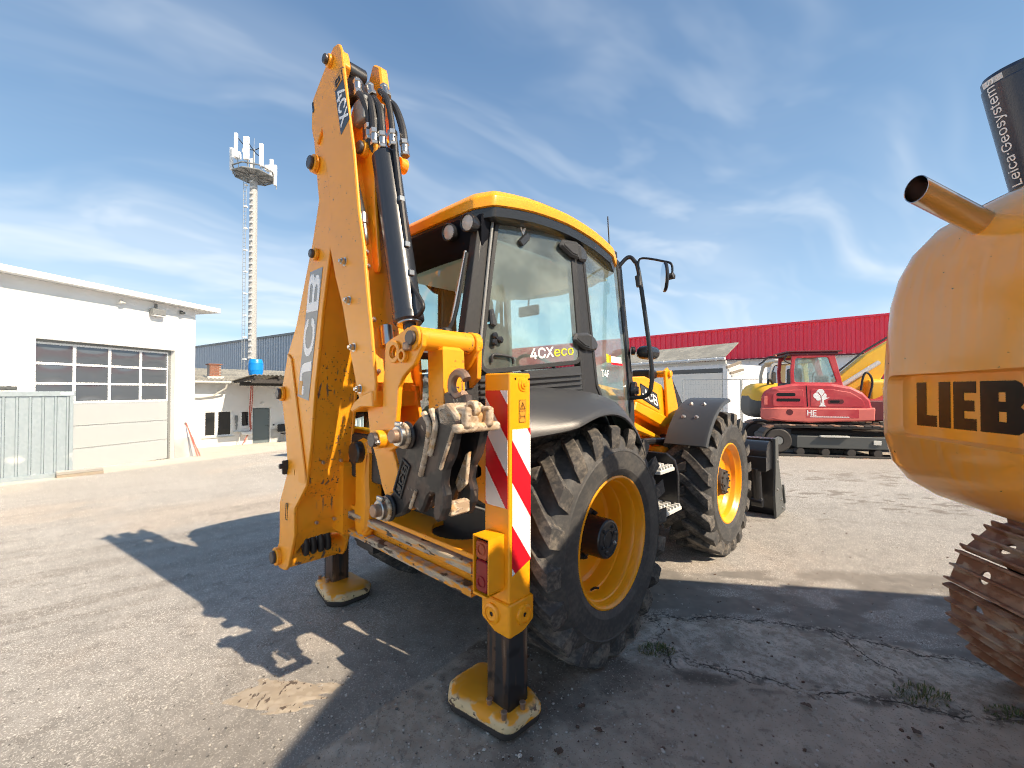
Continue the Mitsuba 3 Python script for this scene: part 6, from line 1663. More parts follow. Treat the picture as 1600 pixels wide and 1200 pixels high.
    for z_, u0, u1 in ((0.955, 0.80, 1.06), (0.615, 0.90, 1.20)):
        sp = part(bl, 'step', bx(u0, u1, *sorted((side * 0.80, side * 1.02)), z_, z_ + 0.03, 0.004), 'm_offwhite', F)
        for k_ in range(5):
            for j_ in range(3):
                uu = u0 + 0.02 + (u1 - u0 - 0.06) * k_ / 4
                vv_ = side * (0.82 + 0.075 * j_)
                part(sp, 'step_tooth', bx(uu, uu + 0.022, *sorted((vv_, vv_ + side * 0.045)), z_ + 0.0305, z_ + 0.052, 0.004), 'm_offwhite', F)

# --- front bucket
BK = [(3.42, 0.98), (3.46, 1.00), (3.86, 1.00), (3.90, 0.96), (3.90, 0.70), (4.02, 0.42), (4.24, 0.06), (4.24, 0.015), (3.80, 0.015), (3.55, 0.20), (3.42, 0.50)]
bkt = part(bl, 'front_bucket', cat(plate_v([(3.72, 0.98), (3.75, 0.98), (3.77, 0.50), (3.82, 0.15), (3.90, 0.04), (4.24, 0.04), (4.24, 0.015), (3.88, 0.015), (3.79, 0.14), (3.74, 0.50)], -1.15, 1.15, 0.002), plate_v([(3.68, 0.975), (3.68, 1.0), (3.86, 1.0), (3.86, 0.975)], -1.15, 1.15, 0.002)), 'm_black', F, 30, label='black front bucket lowered to the ground')
for side in (-1, 1):
    sp_ = Polygon([(3.74, 1.00), (3.88, 1.00), (3.90, 0.70), (4.02, 0.42), (4.26, 0.07), (4.26, 0.012), (3.76, 0.012), (3.70, 0.30), (3.74, 0.60)])
    part(bkt, 'side_plate', plate_v(sp_, *sorted((side * 1.151, side * 1.18)), 0.004, 0.01), 'm_dark_grey', F, 30)
    part(bkt, 'side_cutter', plate_v([(4.06, 0.38), (4.10, 0.38), (4.20, 0.14), (4.16, 0.12)], *sorted((side * 1.1805, side * 1.20)), 0.003), 'm_dark_grey', F)
    ds = lathe([(0.0, 0.0), (0.16, 0.0), (0.16, 0.36), (0.0, 0.36)], [3.62, side * 0.78, 0.82], [0, side, 0], 24)
    part(bkt, 'clam_cover', cat(ds, bx(3.44, 3.72, *sorted((side * 0.78, side * 1.14)), 0.62, 0.80, 0.01)), 'm_black', F, 30)
    part(bkt, 'clam_ram', cat(cyl([3.48, side * 1.02, 0.66], [3.56, side * 1.02, 0.24], 0.055, 20), cyl([3.55, side * 0.96, 0.23], [3.55, side * 1.08, 0.23], 0.06, 16)), 'm_black', F)
    part(bkt, 'yellow_mark', rbox(3.40, 3.46, *sorted((side * 0.80, side * 0.90)), 0.955, 0.978, 0.006), 'm_decal_lime' if False else 'm_yellow_clean', F)
    part(bkt, 'hose_fitting', cat(tube([[3.44, side * 0.86, 0.62], [3.40, side * 0.84, 0.58], [3.42, side * 0.83, 0.52], [3.47, side * 0.85, 0.50]], 0.014, 8)), 'm_steel', F)
    for u_, z_ in ((3.84, 0.72), (3.80, 0.36), (4.0, 0.20), (4.08, 0.08)):
        part(bkt, 'bolt', bolt([u_, side * 1.18, z_], [0, side, 0], 0.018, 0.012), 'm_steel', F)
    part(bkt, 'bucket_ram', cyl([2.9, side * 0.40, 1.0], [3.40, side * 0.40, 0.80], 0.05, 16), 'm_black', F)

# ---------------------------------------------------------------- ochre excavator on the right, its rear turned to the yard
ER = np.array([1.88, 1.05, 0.0])
EE, EN = np.array([0.987, -0.16, 0.0]), np.array([0.16, 0.987, 0.0])
E_ = frame(ER, EE, EN)
ex_ = thing('ochre_excavator', 'big ochre crawler excavator cut by the right edge, rounded counterweight towards the yard', 'excavator')


def rrect(x0, x1, y0, y1, r, bow=0.0, n=12):
    """a plan outline with round corners and a slightly bowed rear; always the same number of points"""
    out = []
    for cx, cy, a0 in ((x1 - r, y1 - r, 0), (x0 + r, y1 - r, 90), (x0 + r, y0 + r, 180), (x1 - r, y0 + r, 270)):
        for t in np.linspace(0, 90, n):
            out.append((cx + r * math.cos(math.radians(a0 + t)), cy + r * math.sin(math.radians(a0 + t))))
        if a0 == 90:
            for y in np.linspace(y1 - r, y0 + r, 11)[1:-1]:
                out.append((x0, y))
    out = np.array(out)
    m = 0.5 * (y0 + y1)
    k = np.clip(1 - (out[:, 0] - x0) / 0.4, 0, 1)
    out[:, 0] -= bow * k * (1 - ((out[:, 1] - m) / (0.5 * (y1 - y0))) ** 2)
    return out


HWID = 1.46
secs = []
for z_, ins, insf in ((1.02, 0.34, 0.3), (1.035, 0.24, 0.2), (1.07, 0.15, 0.1), (1.13, 0.075, 0.05), (1.22, 0.025, 0.02), (1.36, 0.0, 0), (1.60, 0.0, 0), (1.85, 0.012, 0), (2.06, 0.028, 0.0), (2.20, 0.055, 0), (2.32, 0.10, 0), (2.42, 0.17, 0), (2.485, 0.27, 0), (2.52, 0.40, 0)):
    o = rrect(ins - 0.04, 1.15, -HWID + ins * 0.75, HWID - ins * 0.75, 0.28, 0.05)
    secs.append(np.column_stack([o, np.full(len(o), z_)]))
cw = loft(secs, True, True)
import manifold3d as m3


def to_m3(m):
    return m3.Manifold(m3.Mesh(vert_properties=np.asarray(m.vertices, np.float32), tri_verts=np.asarray(m.faces, np.uint32)))


def from_m3(m):
    q = m.to_mesh()
    return tm(q.vert_properties[:, :3], q.tri_verts)


def pocket(y0, y1, z0, z1, d, flare_=0.035, r=0.04):
    """a cutting body for a shallow recess with sloping sides in the rear face (cut from x=-1 to the depth d)"""
    a = np.array(rnd(sbox(y0, z0, y1, z1), r).exterior.segmentize(0.08).coords)[:-1]
    c = a.mean(0)
    dirs = a - c
    L_ = np.linalg.norm(dirs, axis=1, keepdims=True)
    rings_ = []
    for x, g in ((d, 0.0), (d - 0.05, flare_), (-0.6, flare_ + 0.02)):
        q = c + dirs * (1 + g / L_)
        rings_.append(np.column_stack([np.full(len(q), x), q]))
    return loft(rings_, True, True)


def solid(m):
    M = to_m3(m)
    if M.volume() < 0:
        m = m.copy()
        m.faces = m.faces[:, ::-1]
        M = to_m3(m)
    return M


body = solid(cw)
body = body - solid(pocket(-1.19, 1.19, 1.375, 1.675, 0.0))
cwk = part(ex_, 'counterweight', from_m3(body), 'm_ochre', E_, 28, label='glossy ochre rounded counterweight with black lettering')
# lettering in the recess: LIEBHERR, read from the far corner towards the near one
spans = {'L': (1.094, 0.977), 'I': (0.962, 0.900), 'E': (0.883, 0.772), 'B': (0.752, 0.565), 'H': (0.545, 0.385), 'E2': (0.365, 0.25), 'R': (0.23, 0.06), 'R2': (0.04, -0.13)}
BLOCK = {
    'L': Polygon([(0, 0), (1, 0), (1, 0.25), (0.50, 0.25), (0.50, 1), (0, 1)]),
    'I': sbox(0, 0, 1, 1),
    'E': Polygon([(0, 0), (1, 0), (1, 0.235), (0.47, 0.235), (0.47, 0.39), (0.92, 0.39), (0.92, 0.61), (0.47, 0.61), (0.47, 0.765), (1, 0.765), (1, 1), (0, 1)]),
    'B': Polygon([(0, 0), (0.84, 0), (0.95, 0.07), (1, 0.18), (1, 0.36), (0.95, 0.46), (0.88, 0.515), (0.94, 0.57), (0.975, 0.66), (0.975, 0.83), (0.92, 0.94), (0.80, 1), (0, 1)]).difference(sbox(0.42, 0.22, 0.60, 0.41)).difference(sbox(0.42, 0.60, 0.58, 0.78)),
    'H': Polygon([(0, 0), (0.38, 0), (0.38, 0.38), (0.62, 0.38), (0.62, 0), (1, 0), (1, 1), (0.62, 1), (0.62, 0.62), (0.38, 0.62), (0.38, 1), (0, 1)]),
    'R': Polygon([(0, 0), (0.40, 0), (0.40, 0.38), (0.60, 0), (1, 0), (0.80, 0.44), (0.95, 0.58), (0.97, 0.82), (0.90, 0.95), (0.78, 1), (0, 1)]).difference(sbox(0.40, 0.58, 0.58, 0.78)),
}
for ch, (b0, b1) in spans.items():
    m_ = plate(BLOCK[ch[0]], 0.0015, 0)
    x_, y_, z_ = m_.vertices.T
    m_.vertices = np.column_stack([-0.0005 - z_, b0 + (b1 - b0) * x_, 1.425 + 0.215 * y_])
    part(cwk, 'letter', m_, 'm_decal_black', E_, False)
part(cwk, 'reflector', xf(rbox(-0.012, 0.006, -0.035, 0.035, 1.40, 1.63, 0.006), frame([0.24 - 0.276 * 0.72, 1.18 + 0.276 * 0.69, 0], [0.72, -0.69, 0], [0.69, 0.72, 0])), 'm_refl_white', E_)
# hood behind the counterweight, rising towards the middle
secs = []
for z_, ins in ((1.0, 0.0), (2.25, 0.0), (2.40, 0.02), (2.52, 0.07), (2.60, 0.15), (2.645, 0.26), (2.66, 0.40)):
    o = rrect(0.52 + ins * 1.2, 3.0, -HWID + 0.03 + ins, HWID - 0.09 - ins, 0.22, 0.0)
    secs.append(np.column_stack([o, np.full(len(o), z_)]))
part(ex_, 'engine_hood', loft(secs, False, True), 'm_ochre', E_, 28)
part(ex_, 'hood_dome', loft([np.column_stack([rrect(0.25 + i_, 1.9, -1.25 + i_ * 0.8, 0.84 - i_ * 1.5, 0.16, 0), np.full(57, z_)]) for z_, i_ in ((2.15, 0.0), (2.42, 0.01), (2.52, 0.04), (2.72, 0.10), (2.88, 0.13), (2.98, 0.18), (3.02, 0.28), (3.03, 0.40))], False, True), 'm_ochre', E_, 28)


part(ex_, 'shade_box', rbox(0.22, 1.0, -1.25, -0.38, 2.9, 3.17, 0.06), 'm_ochre', E_, 28)  # unseen box added on the hood to cast the left shadow edge


def e_in(p):
    q = np.array(p, float) - ER
    return np.array([q @ EE, q @ EN, p[2]])


x0_, x1_ = np.array([2.017, 1.80, 2.327]), np.array([1.677, 1.73, 2.436])
dx_ = (x1_ - x0_) / np.linalg.norm(x1_ - x0_)
X0, Y0, Z0 = basis(dx_)
ringsP = []
nseg = 28
aa = np.linspace(0, 2 * math.pi, nseg, endpoint=False)
down = np.array([0, 0, -1.0])


def pring(base, r, cut):
    c = base + r * (np.cos(aa)[:, None] * X0 + np.sin(aa)[:, None] * Y0)
    return c + dx_ * (cut * ((c - base) @ np.array([0.0, -0.35, 0.94])) / r)[:, None]


part(ex_, 'exhaust_pipe', loft([pring(x0_ - dx_ * 0.30, 0.050, 0), pring(x1_, 0.050, 0.018), pring(x1_, 0.047, 0.018), pring(x1_ - dx_ * 0.25, 0.0465, 0)], False, True), 'm_exhaust', None, 40)
c0_, c1_ = np.array([2.54, 1.95, 2.38]), np.array([2.345, 1.95, 3.11])
ca = (c1_ - c0_) / np.linalg.norm(c1_ - c0_)
Lc = np.linalg.norm(c1_ - c0_)
mc = part(ex_, 'sensor_mast', lathe([(0, 0), (0.106, 0), (0.106, Lc - 0.052), (0.102, Lc - 0.047), (0.102, Lc - 0.016), (0.092, Lc), (0.0, Lc)], c0_, ca, 48), 'm_navy', None, 30, label='dark blue sensor cylinder with white lettering')
cn = np.array([-0.975, 0.12, 0])
cn -= ca * (cn @ ca)
cn /= np.linalg.norm(cn)
tx_ = meshkit.text_mesh('Leica·Geosystems', 0.044, 0.0015, False)
tx_.vertices[:, 0] *= 0.52 / tx_.vertices[:, 0].max()
tv_, tf_ = trimesh.remesh.subdivide_to_size(tx_.vertices, tx_.faces, 0.012)
yy = np.cross(cn, ca)          # letter-up direction: towards the silhouette
ang = (tv_[:, 1] - 0.021) / 0.106
rad = 0.1062 + tv_[:, 2]
P_ = c0_ + ca * (0.215 + tv_[:, 0])[:, None] + rad[:, None] * (np.cos(ang)[:, None] * cn + np.sin(ang)[:, None] * np.cross(cn, ca))
part(mc, 'lettering', tm(P_, tf_), 'm_decal_white', None, False)
wn_ = []
for t in np.linspace(-0.5, 0.35, 9):
    d_ = math.cos(t) * cn - math.sin(t) * -np.cross(cn, ca)
    wn_.append([c0_ + ca * (Lc - 0.045) + 0.1032 * d_, c0_ + ca * (Lc - 0.018) + 0.1032 * d_])
part(mc, 'lamp_window', loft(np.array(wn_).transpose(1, 0, 2), closed=False), 'm_frame_alu', None, True)
# track: a loop of triple-grouser shoes on the far side, and the one nearer to us
SR, SZ, SA0, SA1 = 0.425, 0.462, 0.80, 4.0
pitch = 0.19


def track(b0, b1, key):
    tk = part(ex_, 'track', cat(bx(SA0 - 0.05, SA1, b0 + 0.22, b1 - 0.22, 0.30, 0.66, 0.03)), 'm_track_dark', E_, 30, label='rusty steel track with triple ribs' if key else None)
    per = 2 * (SA1 - SA0) + 2 * math.pi * SR
    n = int(round(per / pitch))
    W_ = b1 - b0
    hole = [Point(0.5 * pitch, 0.5 * W_ + s * 0.125).buffer(0.030, quad_segs=5) for s in (-1, 1)]
    hole = [unary_union([h_, Point(0.5 * pitch + 0.016, h_.centroid.y).buffer(0.026, quad_segs=4)]) for h_ in hole]
    sh_ = sbox(0.006, 0, pitch - 0.004, W_)
    for h_ in hole:
        sh_ = sh_.difference(h_)
    base = plate(rnd(sh_, 0.004), 0.016, 0.002)
    ribs = []
    for k_ in range(3):
        x_ = 0.014 + k_ * (pitch - 0.028) / 2
        ribs.append(mapv(plate(Polygon([(x_ - 0.011, 0.0158), (x_ + 0.011, 0.0158), (x_ + 0.005, 0.048), (x_ - 0.006, 0.048)]), W_ - 0.004, 0.002), lambda a, b, c: (a, c + 0.002, b)))
    shoe = cat(base, *ribs)
    for i in range(n):
        s = (i + 0.35) * per / n
        if s < math.pi * SR:                   # round the rear sprocket, from below to the top
            t = s / SR
            c = np.array([SA0 - SR * math.sin(t), SZ - SR * math.cos(t)])
            d_ = np.array([-math.cos(t), math.sin(t)])
        elif s < math.pi * SR + SA1 - SA0:
            q = s - math.pi * SR
            c, d_ = np.array([SA0 + q, SZ + SR]), np.array([1.0, 0.0])
        elif s < 2 * math.pi * SR + SA1 - SA0:
            t = (s - math.pi * SR - (SA1 - SA0)) / SR
            c = np.array([SA1 + SR * math.sin(t), SZ + SR * math.cos(t)])
            d_ = np.array([math.cos(t), -math.sin(t)])
        else:
            q = s - 2 * math.pi * SR - (SA1 - SA0)
            c, d_ = np.array([SA1 - q, SZ - SR]), np.array([-1.0, 0.0])
        nn = np.array([-d_[1], d_[0]])
        o_ = c - d_ * pitch * 0.5 - nn * 0.012
        fr_ = frame([o_[0], b0, o_[1]], [d_[0], 0, d_[1]], [0, 1, 0], [nn[0], 0, nn[1]])
        m_ = xf(shoe, fr_)
        part(tk, 'shoe', m_, 'm_track', E_, 25)
    # chain links and the toothed sprocket inside
    lk_ = []
    for i in range(n):
        t = (i + 0.35) * per / n / SR
        if t < math.pi:
            for b_ in (0.5 * (b0 + b1) - 0.10, 0.5 * (b0 + b1) + 0.06):
                c = np.array([SA0 - (SR - 0.065) * math.sin(t), SZ - (SR - 0.065) * math.cos(t)])
                lk_.append(xf(rbox(-0.085, 0.085, 0, 0.04, -0.042, 0.042, 0.018), frame([c[0], b_, c[1]], [-math.cos(t), 0, math.sin(t)], [0, 1, 0], [-math.sin(t), 0, -math.cos(t)])))
    part(tk, 'chain', cat(*lk_), 'm_track_dark', E_, 30, kind='stuff')
    th = np.linspace(0, 2 * math.pi, 23 * 4, endpoint=False)
    rr_ = 0.335 + 0.028 * np.clip(np.sin(th * 23) * 1.6, -1, 1)
    part(tk, 'sprocket', plate_v(Polygon(np.column_stack([SA0 + rr_ * np.cos(th), SZ + rr_ * np.sin(th)])), 0.5 * (b0 + b1) - 0.045, 0.5 * (b0 + b1) + 0.045, 0.006), 'm_track_dark', E_, 30)


track(0.82, 1.42, True)
track(-1.42, -0.82, False)
part(ex_, 'undercarriage', cat(bx(1.3, 3.4, -0.83, 0.83, 0.45, 0.75, 0.05), cyl([2.3, 0, 0.74], [2.3, 0, 1.02], 0.62, 32)), 'm_track_dark', E_)
cb_ = part(ex_, 'cab', cat(bx(2.9, 4.4, 0.22, 1.18, 1.02, 1.75, 0.04), bx(2.92, 4.38, 0.24, 1.16, 2.86, 2.97, 0.04), *[bx(a, a + 0.08, b, b + 0.08, 1.751, 2.859, 0.01) for a in (2.94, 4.28) for b in (0.26, 1.06)]), 'm_ochre', E_, 30)
part(cb_, 'pane', cat(bx(3.03, 4.27, 1.10, 1.11, 1.76, 2.85, 0), bx(3.03, 4.27, 0.29, 0.30, 1.76, 2.85, 0)), 'm_pane_dark', E_, False)
part(ex_, 'boom', plate_v(Polygon([(3.1, 1.5), (3.5, 1.35), (4.6, 3.2), (6.2, 3.9), (7.6, 3.6), (7.6, 3.9), (6.2, 4.4), (4.3, 3.6)]), -0.45, -0.05, 0.03, 0.05), 'm_ochre', E_, 30)
part(ex_, 'stick', plate_v(Polygon([(7.3, 4.1), (7.9, 3.7), (7.5, 1.6), (7.2, 1.6)]), -0.40, -0.10, 0.02, 0.05), 'm_ochre', E_, 30)
part(ex_, 'bucket', plate_v(Polygon([(7.1, 1.65), (7.6, 1.65), (7.9, 1.1), (7.5, 0.55), (6.8, 0.02), (6.6, 0.06), (7.2, 0.9)]), -0.75, 0.25, 0.02, 0.03), 'm_track_dark', E_, 30)

# ---------------------------------------------------------------- red excavator standing across the yard
RQ = np.array([6.08, 10.42, 0.0])
RE, RN = np.array([0.9707, -0.2402, 0.0]), np.array([0.2402, 0.9707, 0.0])
Rf = frame(RQ, RE, RN)
rx = thing('red_excavator', 'faded red crawler excavator with white tree emblem, parked across the yard', 'excavator')


def mini_track(root, fr_, a0, a1, b0, b1, r, name='track', mat='m_track_dark'):
    """crawler track seen small: belt loop, frame, wheels, rollers and outer pads"""
    out = Polygon([(a0 + r, r)] + [(a0, r)]).buffer(0) if False else LineString([(a0 + r, r), (a1 - r, r)]).buffer(r, quad_segs=10)
    inn = LineString([(a0 + r, r), (a1 - r, r)]).buffer(r - 0.045, quad_segs=10)
    tk = part(root, name, plate_v(out.difference(inn), b0, b1, 0.006), mat, fr_, 30)
    line = LineString([(a0 + r, r), (a1 - r, r)]).buffer(r + 0.006, quad_segs=10).exterior
    n = int(line.length / 0.155)
    for i in range(n):
        p0 = line.interpolate(i * line.length / n)
        p1 = line.interpolate((i + 0.84) * line.length / n)
        d_ = np.array([p1.x - p0.x, p1.y - p0.y])
        L_ = np.linalg.norm(d_)
        d_ /= L_
        nn = np.array([-d_[1], d_[0]])
        if nn @ (np.array([p0.x, p0.y]) - [0.5 * (a0 + a1), r]) < 0 and abs(p0.y - r) > 0.5 * r:
            nn = -nn
        part(tk, 'pad', xf(bx(0, L_, b0 - 0.012, b1 + 0.012, -0.012, 0.018, 0.004), frame([p0.x, 0, p0.y], [d_[0], 0, d_[1]], [0, 1, 0], [nn[0], 0, nn[1]])), 'm_track' if i % 3 == 0 else 'm_track_dark', fr_, 30)
    part(tk, 'frame_beam', bx(a0 + 2.1 * r, a1 - 2.0 * r, b0 + 0.02, b1 - 0.05, 0.55 * r, 1.35 * r, 0.02), 'm_dark_grey', fr_, 30)
    for c in (a0 + r, a1 - r):
        w_ = part(tk, 'wheel', lathe([(0, 0.0), (r * 0.30, 0.0), (r * 0.34, 0.02), (r * 0.72, 0.03), (r * 0.80, 0.0), (r * 0.80, -0.2), (0, -0.2)], [c, b0 + 0.03, r], [0, -1, 0], 28), 'm_track_dark', fr_, 30)
        part(w_, 'hub', lathe([(0, 0.02), (r * 0.26, 0.02), (r * 0.26, 0.0)], [c, b0 + 0.02, r], [0, -1, 0], 16), 'm_grey', fr_, 30)
    for i in range(5):
        c = a0 + 2.3 * r + (a1 - a0 - 4.5 * r) * i / 4
        part(tk, 'roller', cyl([c, b0 + 0.03, 0.30 * r], [c, b0 + 0.25, 0.30 * r], 0.24 * r, 16), 'm_track_dark', fr_)
    return tk


mini_track(rx, Rf, 0.10, 3.9, 0.0, 0.45, 0.37)
mini_track(rx, Rf, 0.10, 3.9, 1.55, 2.0, 0.37)
part(rx, 'step_plate', cat(bx(1.35, 1.95, -0.05, 0.02, 0.48, 0.52, 0.004), bx(2.45, 2.60, -0.012, 0.019, 0.32, 0.42, 0.004)), 'm_offwhite', Rf)
part(rx, 'undercarriage', cat(bx(0.9, 3.1, 0.46, 1.54, 0.30, 0.60, 0.03), cyl([2.0, 1.0, 0.6], [2.0, 1.0, 0.86], 0.45, 24)), 'm_track_dark', Rf)


def rxa(px, py, b):
    """(a, z) of the photograph's point on the plane b of the red machine; used to lay out its measured outline"""
    k = (px - 800) / 656.0
    o = RQ + RN * b
    a = (k * o[1] - o[0]) / (RE[0] - k * RE[1])
    return (a, 1.6 - (py - 610) / 656.0 * (o[1] + RE[1] * a))


HB = 0.22
prof = [(0.185, 0.98), (0.19, 1.43), (0.235, 1.56), (0.39, 1.68), (0.84, 1.765), (1.20, 1.78), (1.72, 1.765), (2.12, 1.69), (2.37, 1.55), (2.52, 1.37), (2.555, 1.20), (2.56, 0.86), (1.20, 0.82), (0.28, 0.87)]


def tail(m):
    """the tail is an arc in plan: its rear end curves forward towards the far side"""
    v, f = trimesh.remesh.subdivide_to_size(m.vertices, m.faces, 0.22, max_iter=12)
    t = np.clip((v[:, 1] - HB) / 1.83, 0, 1)
    k = np.clip((2.3 - v[:, 0]) / 2.1, 0, 1)
    v[:, 0] += (1.25 * t ** 1.3) * k
    v[:, 1] += 0.10 * np.clip((0.45 - v[:, 0]) / 0.3, 0, 1) * (t < 0.1)
    return tm(v, f)


hm = tail(plate_v(rnd(Polygon(prof), 0.05), HB, 2.05, 0.06))
body_ = part(rx, 'house', hm, 'm_red', Rf, 40)
part(body_, 'counterweight_band', tail(plate_v(rnd(Polygon([(0.17, 0.90), (0.17, 1.17), (2.40, 1.17), (2.60, 1.19), (2.585, 0.87), (1.20, 0.805), (0.28, 0.85)]), 0.03), HB - 0.03, 2.07, 0.03)), 'm_red_pale', Rf, 40, label='sun-bleached pale red lower band')
part(body_, 'door_gap', plate_v([(1.175, 1.20), (1.195, 1.20), (1.17, 1.72), (1.15, 1.72)], HB - 0.004, HB + 0.03, 0), 'm_decal_black', Rf, False)
part(body_, 'panel', plate_v(rnd(Polygon([(0.42, 1.20), (1.12, 1.20), (1.10, 1.62), (0.55, 1.60), (0.42, 1.48)]), 0.04), HB - 0.012, HB + 0.05, 0.010), 'm_red', Rf, 40)
part(body_, 'panel', plate_v(rnd(Polygon([(1.25, 1.20), (2.42, 1.20), (2.34, 1.38), (2.1, 1.55), (1.75, 1.62), (1.25, 1.64)]), 0.05), HB - 0.010, HB + 0.05, 0.010), 'm_red', Rf, 40)
for a0, a1, z_ in ((0.50, 0.92, 1.46), (0.50, 1.02, 1.325)):
    part(body_, 'vent', plate_v(rnd(sbox(a0, z_, a1, z_ + 0.075), 0.03), HB - 0.016, HB - 0.0125, 0), 'm_decal_black', Rf, False)
part(body_, 'grip', plate_v(rnd(sbox(1.62, 1.275, 1.95, 1.38), 0.04), HB - 0.016, HB - 0.0105, 0.001), 'm_red_dark', Rf, False)
part(body_, 'grip', plate_v(rnd(sbox(1.66, 1.30, 1.86, 1.355), 0.02), HB - 0.020, HB - 0.0165, 0.001), 'm_decal_black', Rf, False)
part(body_, 'eye', plate_v(Point(0.78, 1.06).buffer(0.075), HB - 0.033, HB - 0.0305, 0), 'm_red_dark', Rf, False)
part(body_, 'faded_panel', plate_v(sbox(1.14, 0.93, 2.25, 1.135), HB - 0.033, HB - 0.0305, 0), 'm_red', Rf, False)
tree_ = unary_union([Point(1.46, 1.55).buffer(0.085), Point(1.38, 1.47).buffer(0.075), Point(1.52, 1.47).buffer(0.07), Point(1.41, 1.40).buffer(0.05), Point(1.55, 1.42).buffer(0.04), Polygon([(1.42, 1.21), (1.58, 1.21), (1.54, 1.25), (1.53, 1.36), (1.66, 1.43), (1.54, 1.41), (1.50, 1.50), (1.46, 1.50), (1.46, 1.25)])])
tree_ = tree_.difference(LineString([(1.40, 1.56), (1.47, 1.46), (1.485, 1.30)]).buffer(0.009)).difference(LineString([(1.55, 1.55), (1.50, 1.47)]).buffer(0.007))
part(body_, 'tree_emblem', plate_v(tree_, HB - 0.0145, HB - 0.0122, 0), 'm_decal_white', Rf, False)
part(body_, 'letter', text_on('HE', [0.99 + 0.17, HB - 0.0335, 0.985], [1, 0, 0], [0, 0, 1], 0.13, 0.002, True, 0.20), 'm_decal_white', Rf, False)
part(body_, 'line', plate_v(sbox(1.22, 0.945, 2.05, 0.963), HB - 0.036, HB - 0.0334, 0), 'm_decal_white', Rf, False)
CBY = 0.95
cabp = Polygon([(1.10, 1.70), (1.08, 2.10), (1.12, 2.52), (1.95, 2.55), (2.10, 2.52), (2.28, 1.72)])
wnd = rnd(Polygon([(1.17, 1.82), (1.165, 2.12), (1.20, 2.45), (1.95, 2.47), (2.15, 1.80)]), 0.05)
for b0 in (CBY, CBY + 0.92):
    part(rx, 'cab_frame', plate_v(cabp.difference(wnd), b0, b0 + 0.06, 0.01), 'm_red', Rf, 30)
part(rx, 'cab_pane', plate_v(wnd.buffer(0.01), CBY + 0.03, CBY + 0.034, 0), 'm_glass_cab', Rf, False)
part(rx, 'cab_roof', cat(rbox(1.06, 2.18, CBY - 0.02, CBY + 1.0, 2.515, 2.60, 0.03), bx(1.0, 2.25, CBY - 0.04, CBY + 1.02, 2.601, 2.64, 0.01)), 'm_red_dark', Rf)
part(rx, 'cab_post', cat(bx(1.10, 1.16, CBY + 0.061, CBY + 0.919, 1.7, 1.8, 0.01), bx(1.50, 1.57, CBY + 0.86, CBY + 0.93, 1.8, 2.5, 0.01)), 'm_black_matt', Rf)
part(rx, 'cab_seat', cat(rbox(1.22, 1.45, CBY + 0.25, CBY + 0.7, 1.72, 2.2, 0.05), rbox(1.25, 1.75, CBY + 0.25, CBY + 0.7, 1.6, 1.80, 0.05), rbox(1.85, 2.1, CBY + 0.3, CBY + 0.6, 1.7, 2.0, 0.05), tube([[1.7, CBY + 0.3, 1.8], [1.72, CBY + 0.3, 2.02], [1.78, CBY + 0.3, 2.1]], 0.02, 8)), 'm_black_matt', Rf)
part(rx, 'cab_guard', cat(tube([[1.05, CBY, 2.60], [0.85, CBY, 2.48], [0.62, CBY + 0.1, 2.50], [0.45, CBY + 0.1, 2.36], [0.36, CBY + 0.1, 2.30]], 0.022, 8), tube([[1.12, CBY + 0.02, 2.3], [0.95, CBY + 0.02, 2.40], [1.0, CBY + 0.02, 2.52]], 0.02, 8)), 'm_black_matt', Rf)
part(rx, 'beacon', lathe([(0, 0), (0.05, 0), (0.05, 0.06), (0.03, 0.09), (0, 0.10)], [0.80, 1.2, 2.48], [0, 0, 1], 14), 'm_lens_amber', Rf)
part(rx, 'rear_lamp', bx(0.23, 0.30, HB - 0.012, HB + 0.03, 1.24, 1.46, 0.004), 'm_red_pale', Rf)
part(rx, 'boom', plate_v(Polygon([(2.6, 0.95), (3.0, 0.95), (4.6, 1.9), (5.4, 1.7), (5.4, 1.95), (4.5, 2.2), (3.0, 1.4), (2.6, 1.3)]), 0.70, 1.0, 0.03), 'm_red', Rf, 30)
part(rx, 'boom_foot', cat(bx(2.52, 3.0, 0.5, 1.3, 0.85, 1.35, 0.03), cyl([2.6, 0.9, 1.15], [3.6, 0.9, 1.6], 0.06, 12)), 'm_red_dark', Rf)
part(rx, 'boom_ram', cyl([2.7, 0.6, 1.0], [3.9, 0.6, 1.6], 0.06, 12), 'm_black', Rf)
part(rx, 'hydraulic_hose', tube([[2.5, 0.62, 1.6], [2.56, 0.6, 1.98], [2.66, 0.6, 2.02], [2.74, 0.6, 1.8], [2.66, 0.6, 1.4]], 0.025, 8), 'm_hose', Rf)

# ---------------------------------------------------------------- small yellow excavator behind the red one
YQ = RQ + RN * 3.3 + RE * 0.74
Yf = frame(YQ, RE, RN)
yx = thing('yellow_excavator', 'small yellow excavator with grey counterweight, half hidden behind the red one', 'excavator')
mini_track(yx, Yf, 0.0, 2.6, 0.0, 0.40, 0.33)
part(yx, 'undercarriage', cat(bx(0.6, 2.1, 0.41, 1.4, 0.3, 0.55, 0.03), cyl([1.2, 0.9, 0.55], [1.2, 0.9, 0.80], 0.4, 20)), 'm_track_dark', Yf)
part(yx, 'counterweight', loft([np.column_stack([rrect(0.10 + i_, 1.8, 0.02 + i_, 1.75 - i_, 0.45), np.full(57, z_)]) for z_, i_ in ((0.72, 0.18), (0.78, 0.08), (0.90, 0.02), (1.10, 0.0), (1.42, 0.03), (1.46, 0.05))], True, True), 'm_dark_grey', Yf, 40)
